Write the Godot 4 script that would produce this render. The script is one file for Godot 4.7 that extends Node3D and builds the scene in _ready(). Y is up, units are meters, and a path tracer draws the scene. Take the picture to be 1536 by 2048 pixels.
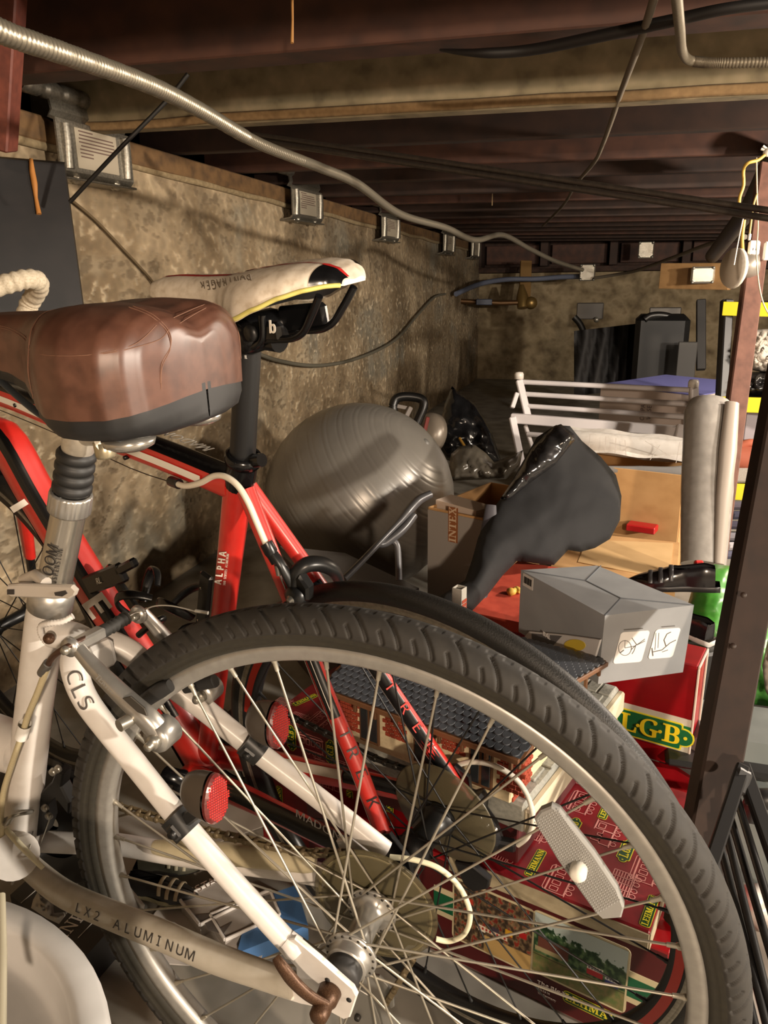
extends Node3D
# A low basement: two bicycles in front of a concrete foundation wall, stored boxes behind them.
const F := 1539.0                       # focal length for the 1536 x 2048 frame
const EYE := Vector3(0, 0.972, 0)
var VB := Basis(Vector3(0.999896, -0.0137989, 0.004192), Vector3(0.0144216, 0.956722, -0.290646), Vector3(0, 0.290676, 0.956821))
var UP := Vector3.UP
# room axes: E1 from the left wall towards the right, E2 along the left wall into the depth
var P0 := Vector3(-0.8, 0, -2.18)
var E1 := Vector3(cos(0.305), 0, sin(0.305))
var E2 := Vector3(sin(0.305), 0, -cos(0.305))
var rng := RandomNumberGenerator.new()
var mats := {}

func ray(x: float, y: float) -> Vector3: return VB * Vector3((x - 768.0) / F, (1024.0 - y) / F, -1.0)
func at(x: float, y: float, d: float) -> Vector3: return EYE + d * ray(x, y)
func hp(x: float, y: float, h: float) -> Vector3:
	var r := ray(x, y)
	return EYE + r * ((h - EYE.y) / r.y)
func on(x: float, y: float, p: Vector3, n: Vector3) -> Vector3:
	var r := ray(x, y)
	return EYE + r * ((p - EYE).dot(n) / r.dot(n))
func rm(a: float, h: float, b: float) -> Vector3: return P0 + E1 * a + E2 * b + Vector3(0, h, 0)
func ceil_h(a: float, b: float) -> float: return 1.365 - 0.018 * b - 0.02 * a
func wall(x: float, y: float, off := 0.0) -> Vector3: return on(x, y, P0 + E1 * off, E1)

# ---------- tree ----------
func numbered(p: Node, base: String) -> String:
	var k := base
	var i := 0
	while p.has_node(NodePath(k)):
		i += 1
		k = "%s_%03d" % [base, i]
	return k
func tag(o: Node, label := "", category := "", group := "", kind := ""):
	if label: o.set_meta("label", label)
	if category: o.set_meta("category", category)
	if group: o.set_meta("group", group)
	if kind: o.set_meta("kind", kind)
	return o
func thing(called: String, label: String, category: String, where := Vector3.ZERO, group := "") -> Node3D:
	var o := Node3D.new()
	o.name = numbered(self, called)
	add_child(o)
	o.position = where
	tag(o, label, category, group)
	return o
func origin_of(p: Node) -> Vector3:
	var s := Vector3.ZERO
	while p != self:
		s += p.position
		p = p.get_parent()
	return s
func obj(called: String, s: SurfaceTool, m: Material, parent: Node = self, normals := true) -> MeshInstance3D:
	if normals: s.generate_normals()
	var o := MeshInstance3D.new()
	o.mesh = s.commit()
	o.material_override = m
	o.name = numbered(parent, called)
	parent.add_child(o)
	o.position = -origin_of(parent)
	return o
func struct(called: String, s: SurfaceTool, m: Material, parent: Node = self) -> MeshInstance3D:
	var o := obj(called, s, m, parent)
	if parent == self: o.set_meta("kind", "structure")
	return o

# ---------- shapes ----------
func S() -> SurfaceTool:
	var s := SurfaceTool.new()
	s.begin(Mesh.PRIMITIVE_TRIANGLES)
	return s
func tri(s: SurfaceTool, a: Vector3, b: Vector3, c: Vector3):
	s.add_vertex(a); s.add_vertex(b); s.add_vertex(c)
func quad(s: SurfaceTool, a: Vector3, b: Vector3, c: Vector3, d: Vector3):
	tri(s, a, b, c); tri(s, a, c, d)
func quado(s: SurfaceTool, a: Vector3, b: Vector3, c: Vector3, d: Vector3, out: Vector3):
	if (a - c).cross(a - b).dot(out) >= 0.0: quad(s, a, b, c, d)
	else: quad(s, a, d, c, b)
func trio(s: SurfaceTool, a: Vector3, b: Vector3, c: Vector3, out: Vector3):
	if (a - c).cross(a - b).dot(out) >= 0.0: tri(s, a, b, c)
	else: tri(s, a, c, b)
func flat(s: SurfaceTool): s.set_smooth_group(-1)
func soft(s: SurfaceTool): s.set_smooth_group(0)
func surf(s: SurfaceTool, rows: Array, wrap := false):
	soft(s)
	for i in rows.size() - 1:
		var p: PackedVector3Array = rows[i]
		var q: PackedVector3Array = rows[i + 1]
		var n := p.size()
		for j in (n if wrap else n - 1):
			var k := (j + 1) % n
			quad(s, p[j], q[j], q[k], p[k])
func fan(s: SurfaceTool, ring: PackedVector3Array, out: Vector3):
	flat(s)
	var c := Vector3.ZERO
	for p in ring: c += p
	c /= ring.size()
	for j in ring.size(): trio(s, c, ring[j], ring[(j + 1) % ring.size()], out)
func spline(pts: Array, step := 6) -> Array:
	var o := []
	for i in pts.size() - 1:
		var a: Vector3 = pts[maxi(i - 1, 0)]
		var b: Vector3 = pts[i]
		var c: Vector3 = pts[i + 1]
		var d: Vector3 = pts[mini(i + 2, pts.size() - 1)]
		for k in step: o.append(b.cubic_interpolate(c, a, d, float(k) / step))
	o.append(pts[-1])
	return o
func radius_at(r, t: float) -> float:
	if r is Array:
		var x: float = t * (r.size() - 1)
		var i := mini(int(x), r.size() - 2)
		return lerpf(r[i], r[i + 1], x - i)
	return r
# round (or flattened: sq on the second axis, turned towards side) tube along points
func tube(s: SurfaceTool, pts: Array, r, n := 10, caps := true, side := Vector3.ZERO, sq := 1.0, power := 1.0):
	var rows := []
	var u := Vector3.ZERO
	var m := pts.size()
	for i in m:
		var t: Vector3 = (pts[mini(i + 1, m - 1)] - pts[maxi(i - 1, 0)]).normalized()
		if i == 0:
			u = side if side != Vector3.ZERO else (Vector3.UP if absf(t.y) < 0.9 else Vector3.RIGHT)
		u = (u - t * u.dot(t)).normalized()
		var v := t.cross(u)
		var rr := radius_at(r, float(i) / maxi(m - 1, 1))
		var ring := PackedVector3Array()
		for j in n:
			var a := TAU * j / n
			var ca := cos(a)
			var sa := sin(a)
			if power != 1.0:
				ca = signf(ca) * pow(absf(ca), power)
				sa = signf(sa) * pow(absf(sa), power)
			ring.append(pts[i] + u * ca * rr + v * sa * rr * sq)
		rows.append(ring)
	surf(s, rows, true)
	if caps:
		fan(s, rows[0], pts[0] - pts[1])
		fan(s, rows[-1], pts[-1] - pts[-2])
# profile of (radius, height) turned about axis
func lathe(s: SurfaceTool, prof: Array, o: Vector3, axis: Vector3, n := 32, closed := false, a0 := 0.0, a1 := TAU):
	axis = axis.normalized()
	var u := (Vector3.UP if absf(axis.y) < 0.9 else Vector3.RIGHT)
	u = (u - axis * u.dot(axis)).normalized()
	var v := axis.cross(u)
	var rows := []
	var full := is_equal_approx(a1 - a0, TAU)
	var pp := prof.duplicate()
	if closed: pp.append(prof[0])
	for p in pp:
		var ring := PackedVector3Array()
		for j in (n if full else n + 1):
			var a := a0 + (a1 - a0) * j / n
			ring.append(o + axis * p[1] + (u * cos(a) + v * sin(a)) * p[0])
		rows.append(ring)
	surf(s, rows, full)
func box(s: SurfaceTool, c: Vector3, b: Basis, size: Vector3, bv := 0.0):
	flat(s)
	var h := size * 0.5
	bv = minf(bv, minf(h.x, minf(h.y, h.z)) * 0.9)
	var pt := func(sg: Vector3, ax: int) -> Vector3:
		var v := Vector3(sg.x * h.x, sg.y * h.y, sg.z * h.z)
		for k in 3:
			if k != ax: v[k] -= sg[k] * bv
		return c + b * v
	for ax in 3:
		var i := (ax + 1) % 3
		var j := (ax + 2) % 3
		for g in [-1.0, 1.0]:
			var q := []
			for e in [[-1, -1], [1, -1], [1, 1], [-1, 1]]:
				var sg := Vector3.ZERO
				sg[ax] = g; sg[i] = e[0]; sg[j] = e[1]
				q.append(pt.call(sg, ax))
			quado(s, q[0], q[1], q[2], q[3], b[ax] * g)
		if bv > 0.0:
			for g in [-1.0, 1.0]:
				for k in [-1.0, 1.0]:
					var lo := Vector3.ZERO
					lo[ax] = -1; lo[i] = g; lo[j] = k
					var hi := lo
					hi[ax] = 1
					quado(s, pt.call(lo, i), pt.call(hi, i), pt.call(hi, j), pt.call(lo, j), b[i] * g + b[j] * k)
	if bv > 0.0:
		for x in [-1.0, 1.0]:
			for y in [-1.0, 1.0]:
				for z in [-1.0, 1.0]:
					var sg := Vector3(x, y, z)
					trio(s, pt.call(sg, 0), pt.call(sg, 1), pt.call(sg, 2), b * sg)
# straight bar of rectangular section from a to b; w along side, t along the third axis
func bar(s: SurfaceTool, a: Vector3, b: Vector3, w: float, t: float, side: Vector3, bv := 0.0):
	var z := (b - a).normalized()
	var x := (side - z * side.dot(z)).normalized()
	box(s, (a + b) * 0.5, Basis(x, z.cross(x), z), Vector3(w, t, a.distance_to(b)), bv)
# eight corners: top a b c d in turn, and the vector down to the bottom
func block(s: SurfaceTool, q: Array, down: Vector3):
	flat(s)
	var m: Vector3 = (q[0] + q[1] + q[2] + q[3]) * 0.25
	quado(s, q[0], q[1], q[2], q[3], -down)
	quado(s, q[0] + down, q[1] + down, q[2] + down, q[3] + down, down)
	for i in 4:
		var a: Vector3 = q[i]
		var b: Vector3 = q[(i + 1) % 4]
		quado(s, a, b, b + down, a + down, (a + b) * 0.5 - m)
# outline in the plane (x, y) at o, thickened by depth along z, with the edge rounded by bev
func slab(s: SurfaceTool, poly: Array, o: Vector3, x: Vector3, y: Vector3, depth: float, bev := 0.0):
	var z := x.cross(y).normalized()
	var pv := PackedVector2Array(poly)
	if Geometry2D.is_polygon_clockwise(pv): pv.reverse()
	var n := pv.size()
	var inn := pv
	if bev > 0.0:
		var r := Geometry2D.offset_polygon(pv, -bev)
		inn = PackedVector2Array()
		for i in n:
			var a: Vector2 = (pv[i] - pv[(i + n - 1) % n]).normalized()
			var b: Vector2 = (pv[(i + 1) % n] - pv[i]).normalized()
			var nn := Vector2(-a.y - b.y, a.x + b.x).normalized()
			inn.append(pv[i] + nn * bev)
	var P := func(v: Vector2, k: float) -> Vector3: return o + x * v.x + y * v.y + z * k
	flat(s)
	var idx := Geometry2D.triangulate_polygon(inn)
	var h := depth * 0.5
	for i in range(0, idx.size(), 3):
		trio(s, P.call(inn[idx[i]], h), P.call(inn[idx[i + 1]], h), P.call(inn[idx[i + 2]], h), z)
		trio(s, P.call(inn[idx[i]], -h), P.call(inn[idx[i + 1]], -h), P.call(inn[idx[i + 2]], -h), -z)
	for i in n:
		var j := (i + 1) % n
		var e: Vector2 = pv[j] - pv[i]
		var out := (x * e.y - y * e.x)
		var hb := h - bev
		quado(s, P.call(pv[i], hb), P.call(pv[j], hb), P.call(pv[j], -hb), P.call(pv[i], -hb), out)
		if bev > 0.0:
			quado(s, P.call(pv[i], hb), P.call(pv[j], hb), P.call(inn[j], h), P.call(inn[i], h), out + z)
			quado(s, P.call(pv[i], -hb), P.call(pv[j], -hb), P.call(inn[j], -h), P.call(inn[i], -h), out - z)
func ball(s: SurfaceTool, c: Vector3, r: Vector3, b := Basis(), n := 12):
	var rows := []
	for i in n + 1:
		var p := PI * i / n
		var ring := PackedVector3Array()
		for j in n * 2:
			var a := TAU * j / (n * 2)
			ring.append(c + b * Vector3(sin(p) * cos(a) * r.x, -cos(p) * r.y, -sin(p) * sin(a) * r.z))
		rows.append(ring)
	surf(s, rows, true)
func rrect(w: float, h: float, r: float, k := 4) -> Array:
	var o := []
	for c in [[1, 1, 0.0], [-1, 1, 0.25], [-1, -1, 0.5], [1, -1, 0.75]]:
		for i in k + 1:
			var a: float = TAU * (c[2] + 0.25 * i / k)
			o.append(Vector2(c[0] * (w * 0.5 - r) + cos(a) * r, c[1] * (h * 0.5 - r) + sin(a) * r))
	return o
# lettering: text of cap height hgt starting (al 0), centred (1) or ending (2) at o, running along x, upright along y
var fonts := {}
func font(kind: String) -> Font:
	if not fonts.has(kind):
		var f := SystemFont.new()
		f.font_names = PackedStringArray(["Droid Serif" if kind.begins_with("serif") else "Droid Sans"])
		if kind.ends_with("bold"): f.font_weight = 700
		fonts[kind] = f
	return fonts[kind]
func txt(s: SurfaceTool, t: String, o: Vector3, x: Vector3, y: Vector3, hgt: float, al := 1, kind := "sans", wide := 1.0, lean := 0.0):
	var m := TextMesh.new()
	m.text = t
	m.font = font(kind)
	m.font_size = 32
	m.pixel_size = hgt / 23.0
	m.depth = 0.0004
	m.curve_step = 2.0
	m.horizontal_alignment = [HORIZONTAL_ALIGNMENT_LEFT, HORIZONTAL_ALIGNMENT_CENTER, HORIZONTAL_ALIGNMENT_RIGHT][al]
	m.vertical_alignment = VERTICAL_ALIGNMENT_CENTER
	x = x.normalized(); y = y.normalized()
	s.append_from(m, 0, Transform3D(Basis(x * wide, y + x * lean, x.cross(y)), o))
func words(called: String, s: SurfaceTool, m: Material, parent: Node) -> MeshInstance3D: return obj(called, s, m, parent, false)

# ---------- materials ----------
func M(col: Color, rough := 0.6, metal := 0.0) -> StandardMaterial3D:
	var k := "%s %s %s" % [col.to_html(), rough, metal]
	if not mats.has(k):
		var m := StandardMaterial3D.new()
		m.albedo_color = col
		m.roughness = rough
		m.metallic = metal
		m.cull_mode = BaseMaterial3D.CULL_DISABLED
		mats[k] = m
	return mats[k]
func C(r: int, g: int, b: int) -> Color: return Color8(r, g, b)
func noise_img(sd: int, freq: float, oct := 4, n := 256) -> Image:
	var f := FastNoiseLite.new()
	f.seed = sd
	f.noise_type = FastNoiseLite.TYPE_SIMPLEX_SMOOTH
	f.frequency = freq
	f.fractal_octaves = oct
	return f.get_seamless_image(n, n, false, false, 0.15, true)
func ramp(img: Image, cols: Array, streak := 1) -> ImageTexture:
	var n := img.get_width()
	var o := Image.create(n, n, false, Image.FORMAT_RGB8)
	for y in n:
		for x in n:
			var v := img.get_pixel(x, (y * streak) % n).r * (cols.size() - 1)
			var i := mini(int(v), cols.size() - 2)
			o.set_pixel(x, y, cols[i].lerp(cols[i + 1], v - i))
	return ImageTexture.create_from_image(o)
# a surface with mottled colour: triplanar in world metres, per = size of one repeat
func MT(key: String, sd: int, freq: float, cols: Array, rough: float, per := 0.5, metal := 0.0, bump := 0.0, stretch := Vector3.ONE) -> StandardMaterial3D:
	if not mats.has(key):
		var img := noise_img(sd, freq)
		var m := StandardMaterial3D.new()
		m.albedo_texture = ramp(img, cols)
		m.roughness = rough
		m.metallic = metal
		m.uv1_triplanar = true
		m.uv1_world_triplanar = true
		m.uv1_scale = stretch / per
		m.cull_mode = BaseMaterial3D.CULL_DISABLED
		if bump > 0.0:
			var nm := img.duplicate()
			nm.convert(Image.FORMAT_RGBA8)
			nm.bump_map_to_normal_map(bump)
			m.normal_enabled = true
			m.normal_texture = ImageTexture.create_from_image(nm)
		mats[key] = m
	return mats[key]

func _ready():
	rng.seed = 7
	# ---- camera ----
	var cam := Camera3D.new()
	cam.name = "camera"
	cam.fov = rad_to_deg(2.0 * atan(1024.0 / F))
	cam.near = 0.02
	add_child(cam)
	cam.transform = Transform3D(VB, EYE)
	cam.current = true
	# ---- air and exposure ----
	var we := WorldEnvironment.new()
	we.name = "air"
	var env := Environment.new()
	env.background_mode = Environment.BG_COLOR
	env.background_color = Color(0, 0, 0)
	env.tonemap_mode = Environment.TONE_MAPPER_LINEAR
	env.tonemap_exposure = 0.86
	env.sdfgi_enabled = true
	env.ssao_enabled = true
	env.ssil_enabled = true
	we.environment = env
	add_child(we)
	# ---- lamps: a bare bulb by the post on the right, a bulb to the right behind the camera ----
	lamp("lit bare bulb hanging to the right of the plug post", Vector3(1.75, 1.14, -1.55), Color(1.0, 0.94, 0.87), 3.6)
	lamp("lit bare bulb hanging behind the viewer on the right", Vector3(2.7, 1.22, 0.8), Color(1.0, 0.95, 0.88), 17.0)
	lamp("lit bare bulb hanging straight behind the viewer", Vector3(0.35, 1.28, 1.6), Color(1.0, 0.9, 0.79), 6.0)
	lamp("lit bare bulb hanging behind the shelf unit on the right", Vector3(2.5, 1.12, -2.75), Color(1.0, 0.92, 0.82), 1.6)
	setting()
	ceiling_things()
	far_end()
	white_bike()
	red_bike()
	train_boxes()
	stored_things()
	right_side()
	left_side()
	floor_things()

func lamp(label: String, p: Vector3, col: Color, energy: float):
	var t := thing("light_bulb", label, "lamp", p, "lit bare bulbs")
	var g := StandardMaterial3D.new()
	g.albedo_color = Color(1, 1, 1)
	g.emission_enabled = true
	g.emission = col
	g.emission_energy_multiplier = 8.0
	var s := S()
	ball(s, p, Vector3(0.055, 0.06, 0.055))
	obj("bulb", s, g, t)
	s = S()
	lathe(s, [[0.0, 0.052], [0.014, 0.052], [0.016, 0.06], [0.02, 0.062], [0.02, 0.09], [0.012, 0.1], [0.0, 0.1]], p, UP, 20)
	obj("socket", s, M(C(30, 28, 26), 0.5), t)
	s = S()
	tube(s, [p + UP * 0.1, p + UP * (1.4 - p.y)], 0.004, 8)
	obj("cord", s, M(C(40, 36, 30), 0.7), t)
	var l := OmniLight3D.new()
	l.name = "light"
	l.light_color = col
	l.light_energy = energy
	l.light_size = 0.055
	l.omni_range = 12.0
	l.omni_attenuation = 2.0
	l.shadow_enabled = true
	t.add_child(l)

# picture of the old foundation wall: tan cement with damp, lime bloom and grey patches
func wall_picture() -> ImageTexture:
	var w := 1400
	var h := 360
	var img := Image.create(w, h, false, Image.FORMAT_RGB8)
	var f := FastNoiseLite.new()
	f.noise_type = FastNoiseLite.TYPE_SIMPLEX_SMOOTH
	f.frequency = 1.0
	f.fractal_octaves = 4
	f.seed = 11
	var f2 := FastNoiseLite.new()
	f2.noise_type = FastNoiseLite.TYPE_SIMPLEX_SMOOTH
	f2.frequency = 1.0
	f2.fractal_octaves = 5
	f2.seed = 23
	for j in h:
		var y := float(j) / h * 1.4            # metres up
		for i in w:
			var x := float(i) / w * 10.4
			var a := f.get_noise_2d(x * 1.7, y * 1.9)
			var b := f2.get_noise_2d(x * 5.0 + a * 2.0, y * 5.0)
			var e := f.get_noise_2d(x * 22.0, y * 22.0 + 40.0)
			var c := Color8(152, 134, 107).lerp(Color8(112, 95, 71), clampf(0.5 + a * 1.6, 0, 1))
			c = c.lerp(Color8(118, 112, 98), clampf(f2.get_noise_2d(x * 1.2 + 9.0, y * 1.4) * 3.0 - 0.5, 0, 0.9))
			# lime bloom in a band at mid height, damp streaks below the sill
			var band := clampf(1.0 - absf(y - 0.66 - 0.12 * a) * 1.8, 0, 1)
			c = c.lerp(Color8(184, 170, 144), clampf((b + 0.02) * 2.2, 0, 1) * (0.12 + 0.55 * band))
			var streak := f2.get_noise_2d(x * 9.0 + b * 0.6, y * 0.9 + 70.0)
			c = c.lerp(Color8(98, 80, 56), clampf(streak * 1.6, 0, 0.3))
			c = c.lerp(Color8(70, 58, 42), clampf((e + b * 0.9 - 0.3) * 2.6, 0, 0.6))
			c = c.lerp(Color8(196, 182, 156), clampf((e - b * 0.5 - 0.3) * 3.0, 0, 0.5) * (0.4 + band))
			var v := 1.0 + e * 0.2
			img.set_pixel(i, j, Color(c.r * v, c.g * v, c.b * v))
	return ImageTexture.create_from_image(img)

func setting():
	# floor: worn grey painted concrete
	var s := S()
	var fm := MT("floor", 3, 0.02, [C(108, 105, 97), C(140, 136, 127), C(158, 154, 145)], 0.55, 0.9)
	box(s, rm(2.0, -0.05, 1.0), Basis(E1, UP, -E2), Vector3(5.4, 0.1, 11.4))
	struct("floor", s, fm)
	# left foundation wall with its own picture
	var wm := StandardMaterial3D.new()
	wm.albedo_texture = wall_picture()
	wm.roughness = 0.92
	wm.cull_mode = BaseMaterial3D.CULL_DISABLED
	var bm := (wm.albedo_texture as ImageTexture).get_image().duplicate() as Image
	bm.convert(Image.FORMAT_RGBA8)
	bm.bump_map_to_normal_map(5.0)
	wm.normal_enabled = true
	wm.normal_texture = ImageTexture.create_from_image(bm)
	s = S()
	flat(s)
	var b0 := -4.3
	var b1 := 6.1
	for q in 26:
		for r in 7:
			var c := []
			for e in [[0, 0], [0, 1], [1, 1], [1, 0]]:
				var bb: float = b0 + (b1 - b0) * (q + e[0]) / 26.0
				var top: float = ceil_h(0, bb) - 0.045
				var hh: float = top * (r + e[1]) / 7.0
				c.append([Vector2((bb - b0) / (b1 - b0), hh / 1.4), rm(0, hh, bb)])
			for k in [0, 1, 2, 0, 2, 3]:
				s.set_uv(c[k][0])
				s.add_vertex(c[k][1])
	var wl := obj("wall_left", s, wm)
	wl.set_meta("kind", "structure")
	s = S()
	box(s, rm(-0.16, 0.62, 0.9), Basis(E1, UP, -E2), Vector3(0.3, 1.3, 10.4))
	struct("core", s, M(C(105, 98, 85), 0.95), wl)
	# mortar lip under the sill and the sill plate
	s = S()
	var lip := []
	for i in 60:
		var b := b0 + (b1 - b0) * i / 59.0
		lip.append(rm(0.004 + rng.randf() * 0.006, ceil_h(0, b) - 0.075 + rng.randf() * 0.01, b))
	tube(s, lip, 0.011, 7, true, UP, 0.8)
	struct("mortar_lip", s, MT("mortar", 9, 0.05, [C(104, 88, 62), C(150, 132, 100)], 0.95, 0.3), wl)
	var wood := MT("wood_red", 5, 0.03, [C(30, 19, 14), C(52, 33, 24), C(68, 46, 32)], 0.8, 0.5, 0.0, 0.0, Vector3(1, 1, 1))
	var wood2 := MT("wood_brown", 6, 0.03, [C(58, 42, 24), C(96, 70, 40), C(112, 84, 50)], 0.85, 0.5)
	s = S()
	bar(s, rm(-0.06, ceil_h(0, b0) - 0.034, b0), rm(-0.06, ceil_h(0, b1) - 0.034, b1), 0.15, 0.06, E1, 0.004)
	struct("trim_sill", s, wood2)
	# ceiling: dark boards on joists
	s = S()
	var cb := [rm(-0.3, ceil_h(-0.3, -4.4) + 0.2, -4.4), rm(4.8, ceil_h(4.8, -4.4) + 0.2, -4.4), rm(4.8, ceil_h(4.8, 6.3) + 0.2, 6.3), rm(-0.3, ceil_h(-0.3, 6.3) + 0.2, 6.3)]
	block(s, cb, UP * 0.08)
	var cl := struct("ceiling", s, M(C(26, 15, 10), 0.9))
	var jn := MT("joist_a", 15, 0.025, [C(30, 18, 12), C(46, 28, 19), C(60, 38, 26)], 0.75, 0.6)
	var jr := MT("joist_b", 16, 0.025, [C(40, 22, 14), C(62, 35, 23), C(80, 48, 32)], 0.7, 0.6)
	var jg := MT("joist_grey", 17, 0.02, [C(84, 74, 56), C(118, 106, 80), C(134, 120, 94), C(160, 142, 110)], 0.9, 0.45)
	var js := [[-0.37, 0.085, 0.0, jr], [0.045, 0.05, 0.018, jg], [0.12, 0.06, 0.0, jr]]
	for k in range(1, 14): js.append([0.12 + 0.405 * k, 0.045, rng.randf_range(-0.004, 0.004), jr if k % 3 == 2 else jn])
	for k in range(1, 9): js.append([-0.37 - 0.42 * k, 0.045, 0.0, jn])
	for j in js:
		s = S()
		var b: float = j[0]
		var a0 := -0.12
		var a1 := 4.7
		var p := rm(a0, ceil_h(a0, b) - j[2] + 0.098, b)
		var q := rm(a1, ceil_h(a1, b) - j[2] + 0.098, b)
		bar(s, p, q, j[1], 0.19 + j[2] * 0.5, E2, 0.003)
		var o := obj("joist", s, j[3], cl)
		if j[3] == jg: o.set_meta("label", "weathered grey joist with a pale lower edge")
	# pale split edge along the foot of the grey joist
	s = S()
	var ed := []
	for i in 30:
		var a := -0.05 + 4.6 * i / 29.0
		ed.append(rm(a, ceil_h(a, 0.02) - 0.008 + rng.randf_range(-0.004, 0.003), 0.017))
	tube(s, ed, 0.011, 6, true, UP, 0.3)
	obj("split_edge", s, MT("pale_edge", 8, 0.05, [C(110, 86, 56), C(150, 122, 84)], 0.9, 0.3), cl)
	# far wall: concrete below, rim joist with blocking above
	s = S()
	box(s, rm(2.2, 0.5, 5.98), Basis(E1, UP, -E2), Vector3(5.2, 1.0, 0.3))
	var wb := struct("wall_back", s, MT("back_concrete", 12, 0.025, [C(74, 62, 46), C(118, 103, 78), C(146, 131, 104), C(104, 87, 64)], 0.95, 1.1))
	s = S()
	box(s, rm(2.2, 1.25, 6.05), Basis(E1, UP, -E2), Vector3(5.2, 0.52, 0.1))
	obj("rim_joist", s, wood, wb)
	s = S()
	box(s, rm(2.2, 1.03, 5.9), Basis(E1, UP, -E2), Vector3(5.2, 0.05, 0.24), 0.004)
	obj("sill_plate", s, wood, wb)
	for k in 8:
		s = S()
		box(s, rm(0.3 + 0.62 * k, 1.165, 5.93), Basis(E1, UP, -E2), Vector3(0.5, 0.17, 0.04), 0.003)
		obj("blocking_board", s, jr, wb)
		s = S()
		box(s, rm(-0.01 + 0.62 * k, 1.2, 5.88), Basis(E1, UP, -E2), Vector3(0.07, 0.28, 0.2), 0.003)
		obj("joist_end", s, jn, wb)
	s = S()
	box(s, rm(4.75, 0.75, 1.0), Basis(E1, UP, -E2), Vector3(0.2, 1.7, 11.0))
	struct("wall_right", s, M(C(86, 74, 62), 0.9))
	s = S()
	box(s, rm(2.2, 0.75, -4.4), Basis(E1, UP, -E2), Vector3(5.4, 1.7, 0.2))
	struct("wall_front", s, M(C(120, 112, 100), 0.9))

# a point under the joists, drop metres below them
func cp(x: float, y: float, drop := 0.01) -> Vector3:
	return on(x, y, rm(0, ceil_h(0, 0) - drop, 0), (UP + 0.018 * E2 + 0.02 * E1).normalized())
func cable(called: String, label: String, pts: Array, r, m: Material, cat := "cable", n := 8, step := 6) -> MeshInstance3D:
	var s := S()
	tube(s, spline(pts, step), r, n)
	return tag(obj(called, s, m), label, cat)

# foundation plate bolted over the sill: rolled flange, bent plate with a paper label, two bolts
func bracket(x: float, y: float, w: float, hgt: float, label: String):
	var p := wall(x, y)
	var d := p - P0
	var b := d.dot(E2)
	var o := rm(0, p.y, b)
	var t := thing("foundation_bracket", label, "bracket", o, "metal foundation brackets on the left wall")
	var st := MT("galvanised", 41, 0.06, [C(96, 92, 84), C(132, 127, 116), C(158, 152, 140)], 0.38, 0.12, 0.75)
	var k := hgt / 0.17
	# bent plate, drawn in (out from wall, up)
	var s := S()
	var pl := [Vector2(0.0, 0.1 * k), Vector2(0.035, 0.1 * k), Vector2(0.05, 0.085 * k), Vector2(0.055, 0.06 * k), Vector2(0.045, 0.05 * k), Vector2(0.06, 0.045 * k), Vector2(0.06, -0.06 * k), Vector2(0.05, -0.07 * k), Vector2(0.0, -0.075 * k), Vector2(0.0, -0.07 * k), Vector2(0.046, -0.064 * k), Vector2(0.055, -0.056 * k), Vector2(0.055, 0.04 * k), Vector2(0.038, 0.046 * k), Vector2(0.049, 0.06 * k), Vector2(0.045, 0.08 * k), Vector2(0.033, 0.094 * k), Vector2(0.0, 0.094 * k)]
	slab(s, pl, o, E1, UP, w)
	obj("bent_plate", s, st, t)
	# rolled top with pressed rings
	s = S()
	var rows := []
	var rad := []
	for i in 41:
		rows.append(o + E1 * 0.045 + UP * 0.098 * k - E2 * (w * 0.8) + E2 * (w * 1.06) * i / 40.0)
		rad.append((0.019 if i % 8 > 1 else 0.0155) * k)
	tube(s, rows, rad, 14)
	obj("rolled_flange", s, st, t)
	# bottom angle and upright ribs
	s = S()
	box(s, o + E1 * 0.03 - UP * 0.075 * k, Basis(E1, UP, -E2), Vector3(0.075, 0.006, w * 1.02), 0.002)
	obj("base_angle", s, st, t)
	for g in [-1, 1]:
		s = S()
		tube(s, [o + E1 * 0.06 + UP * 0.035 * k + E2 * w * 0.4 * g, o + E1 * 0.062 + E2 * w * 0.4 * g, o + E1 * 0.06 - UP * 0.055 * k + E2 * w * 0.4 * g], w * 0.05, 8)
		obj("rib", s, st, t)
		s = S()
		lathe(s, [[0.0, 0.012], [0.012, 0.012], [0.012, 0.0], [0.018, 0.0], [0.018, -0.004]], o + E1 * 0.045 - UP * 0.07 * k + E2 * w * 0.28 * g, E1 - UP * 0.6, 6)
		obj("bolt", s, M(C(170, 164, 150), 0.3, 0.8), t)
	s = S()
	box(s, o + E1 * 0.061 - UP * 0.008 * k, Basis(E1, UP, -E2), Vector3(0.0012, 0.084 * k, w * 0.56))
	var lb := obj("paper_label", s, M(C(150, 140, 122), 0.8), t)
	s = S()
	for i in 8:
		var yy := 0.028 - 0.0075 * i
		var ww := 0.5 if i != 0 else 0.22
		if i > 5: ww = 0.2
		box(s, o + E1 * 0.0622 + UP * yy * k - E2 * (0.25 - ww * 0.5) * w, Basis(E1, UP, -E2), Vector3(0.0006, 0.0028 * k, w * ww * rng.randf_range(0.8, 1.0)))
	obj("print", s, M(C(90, 70, 62), 0.8), lb)

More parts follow.
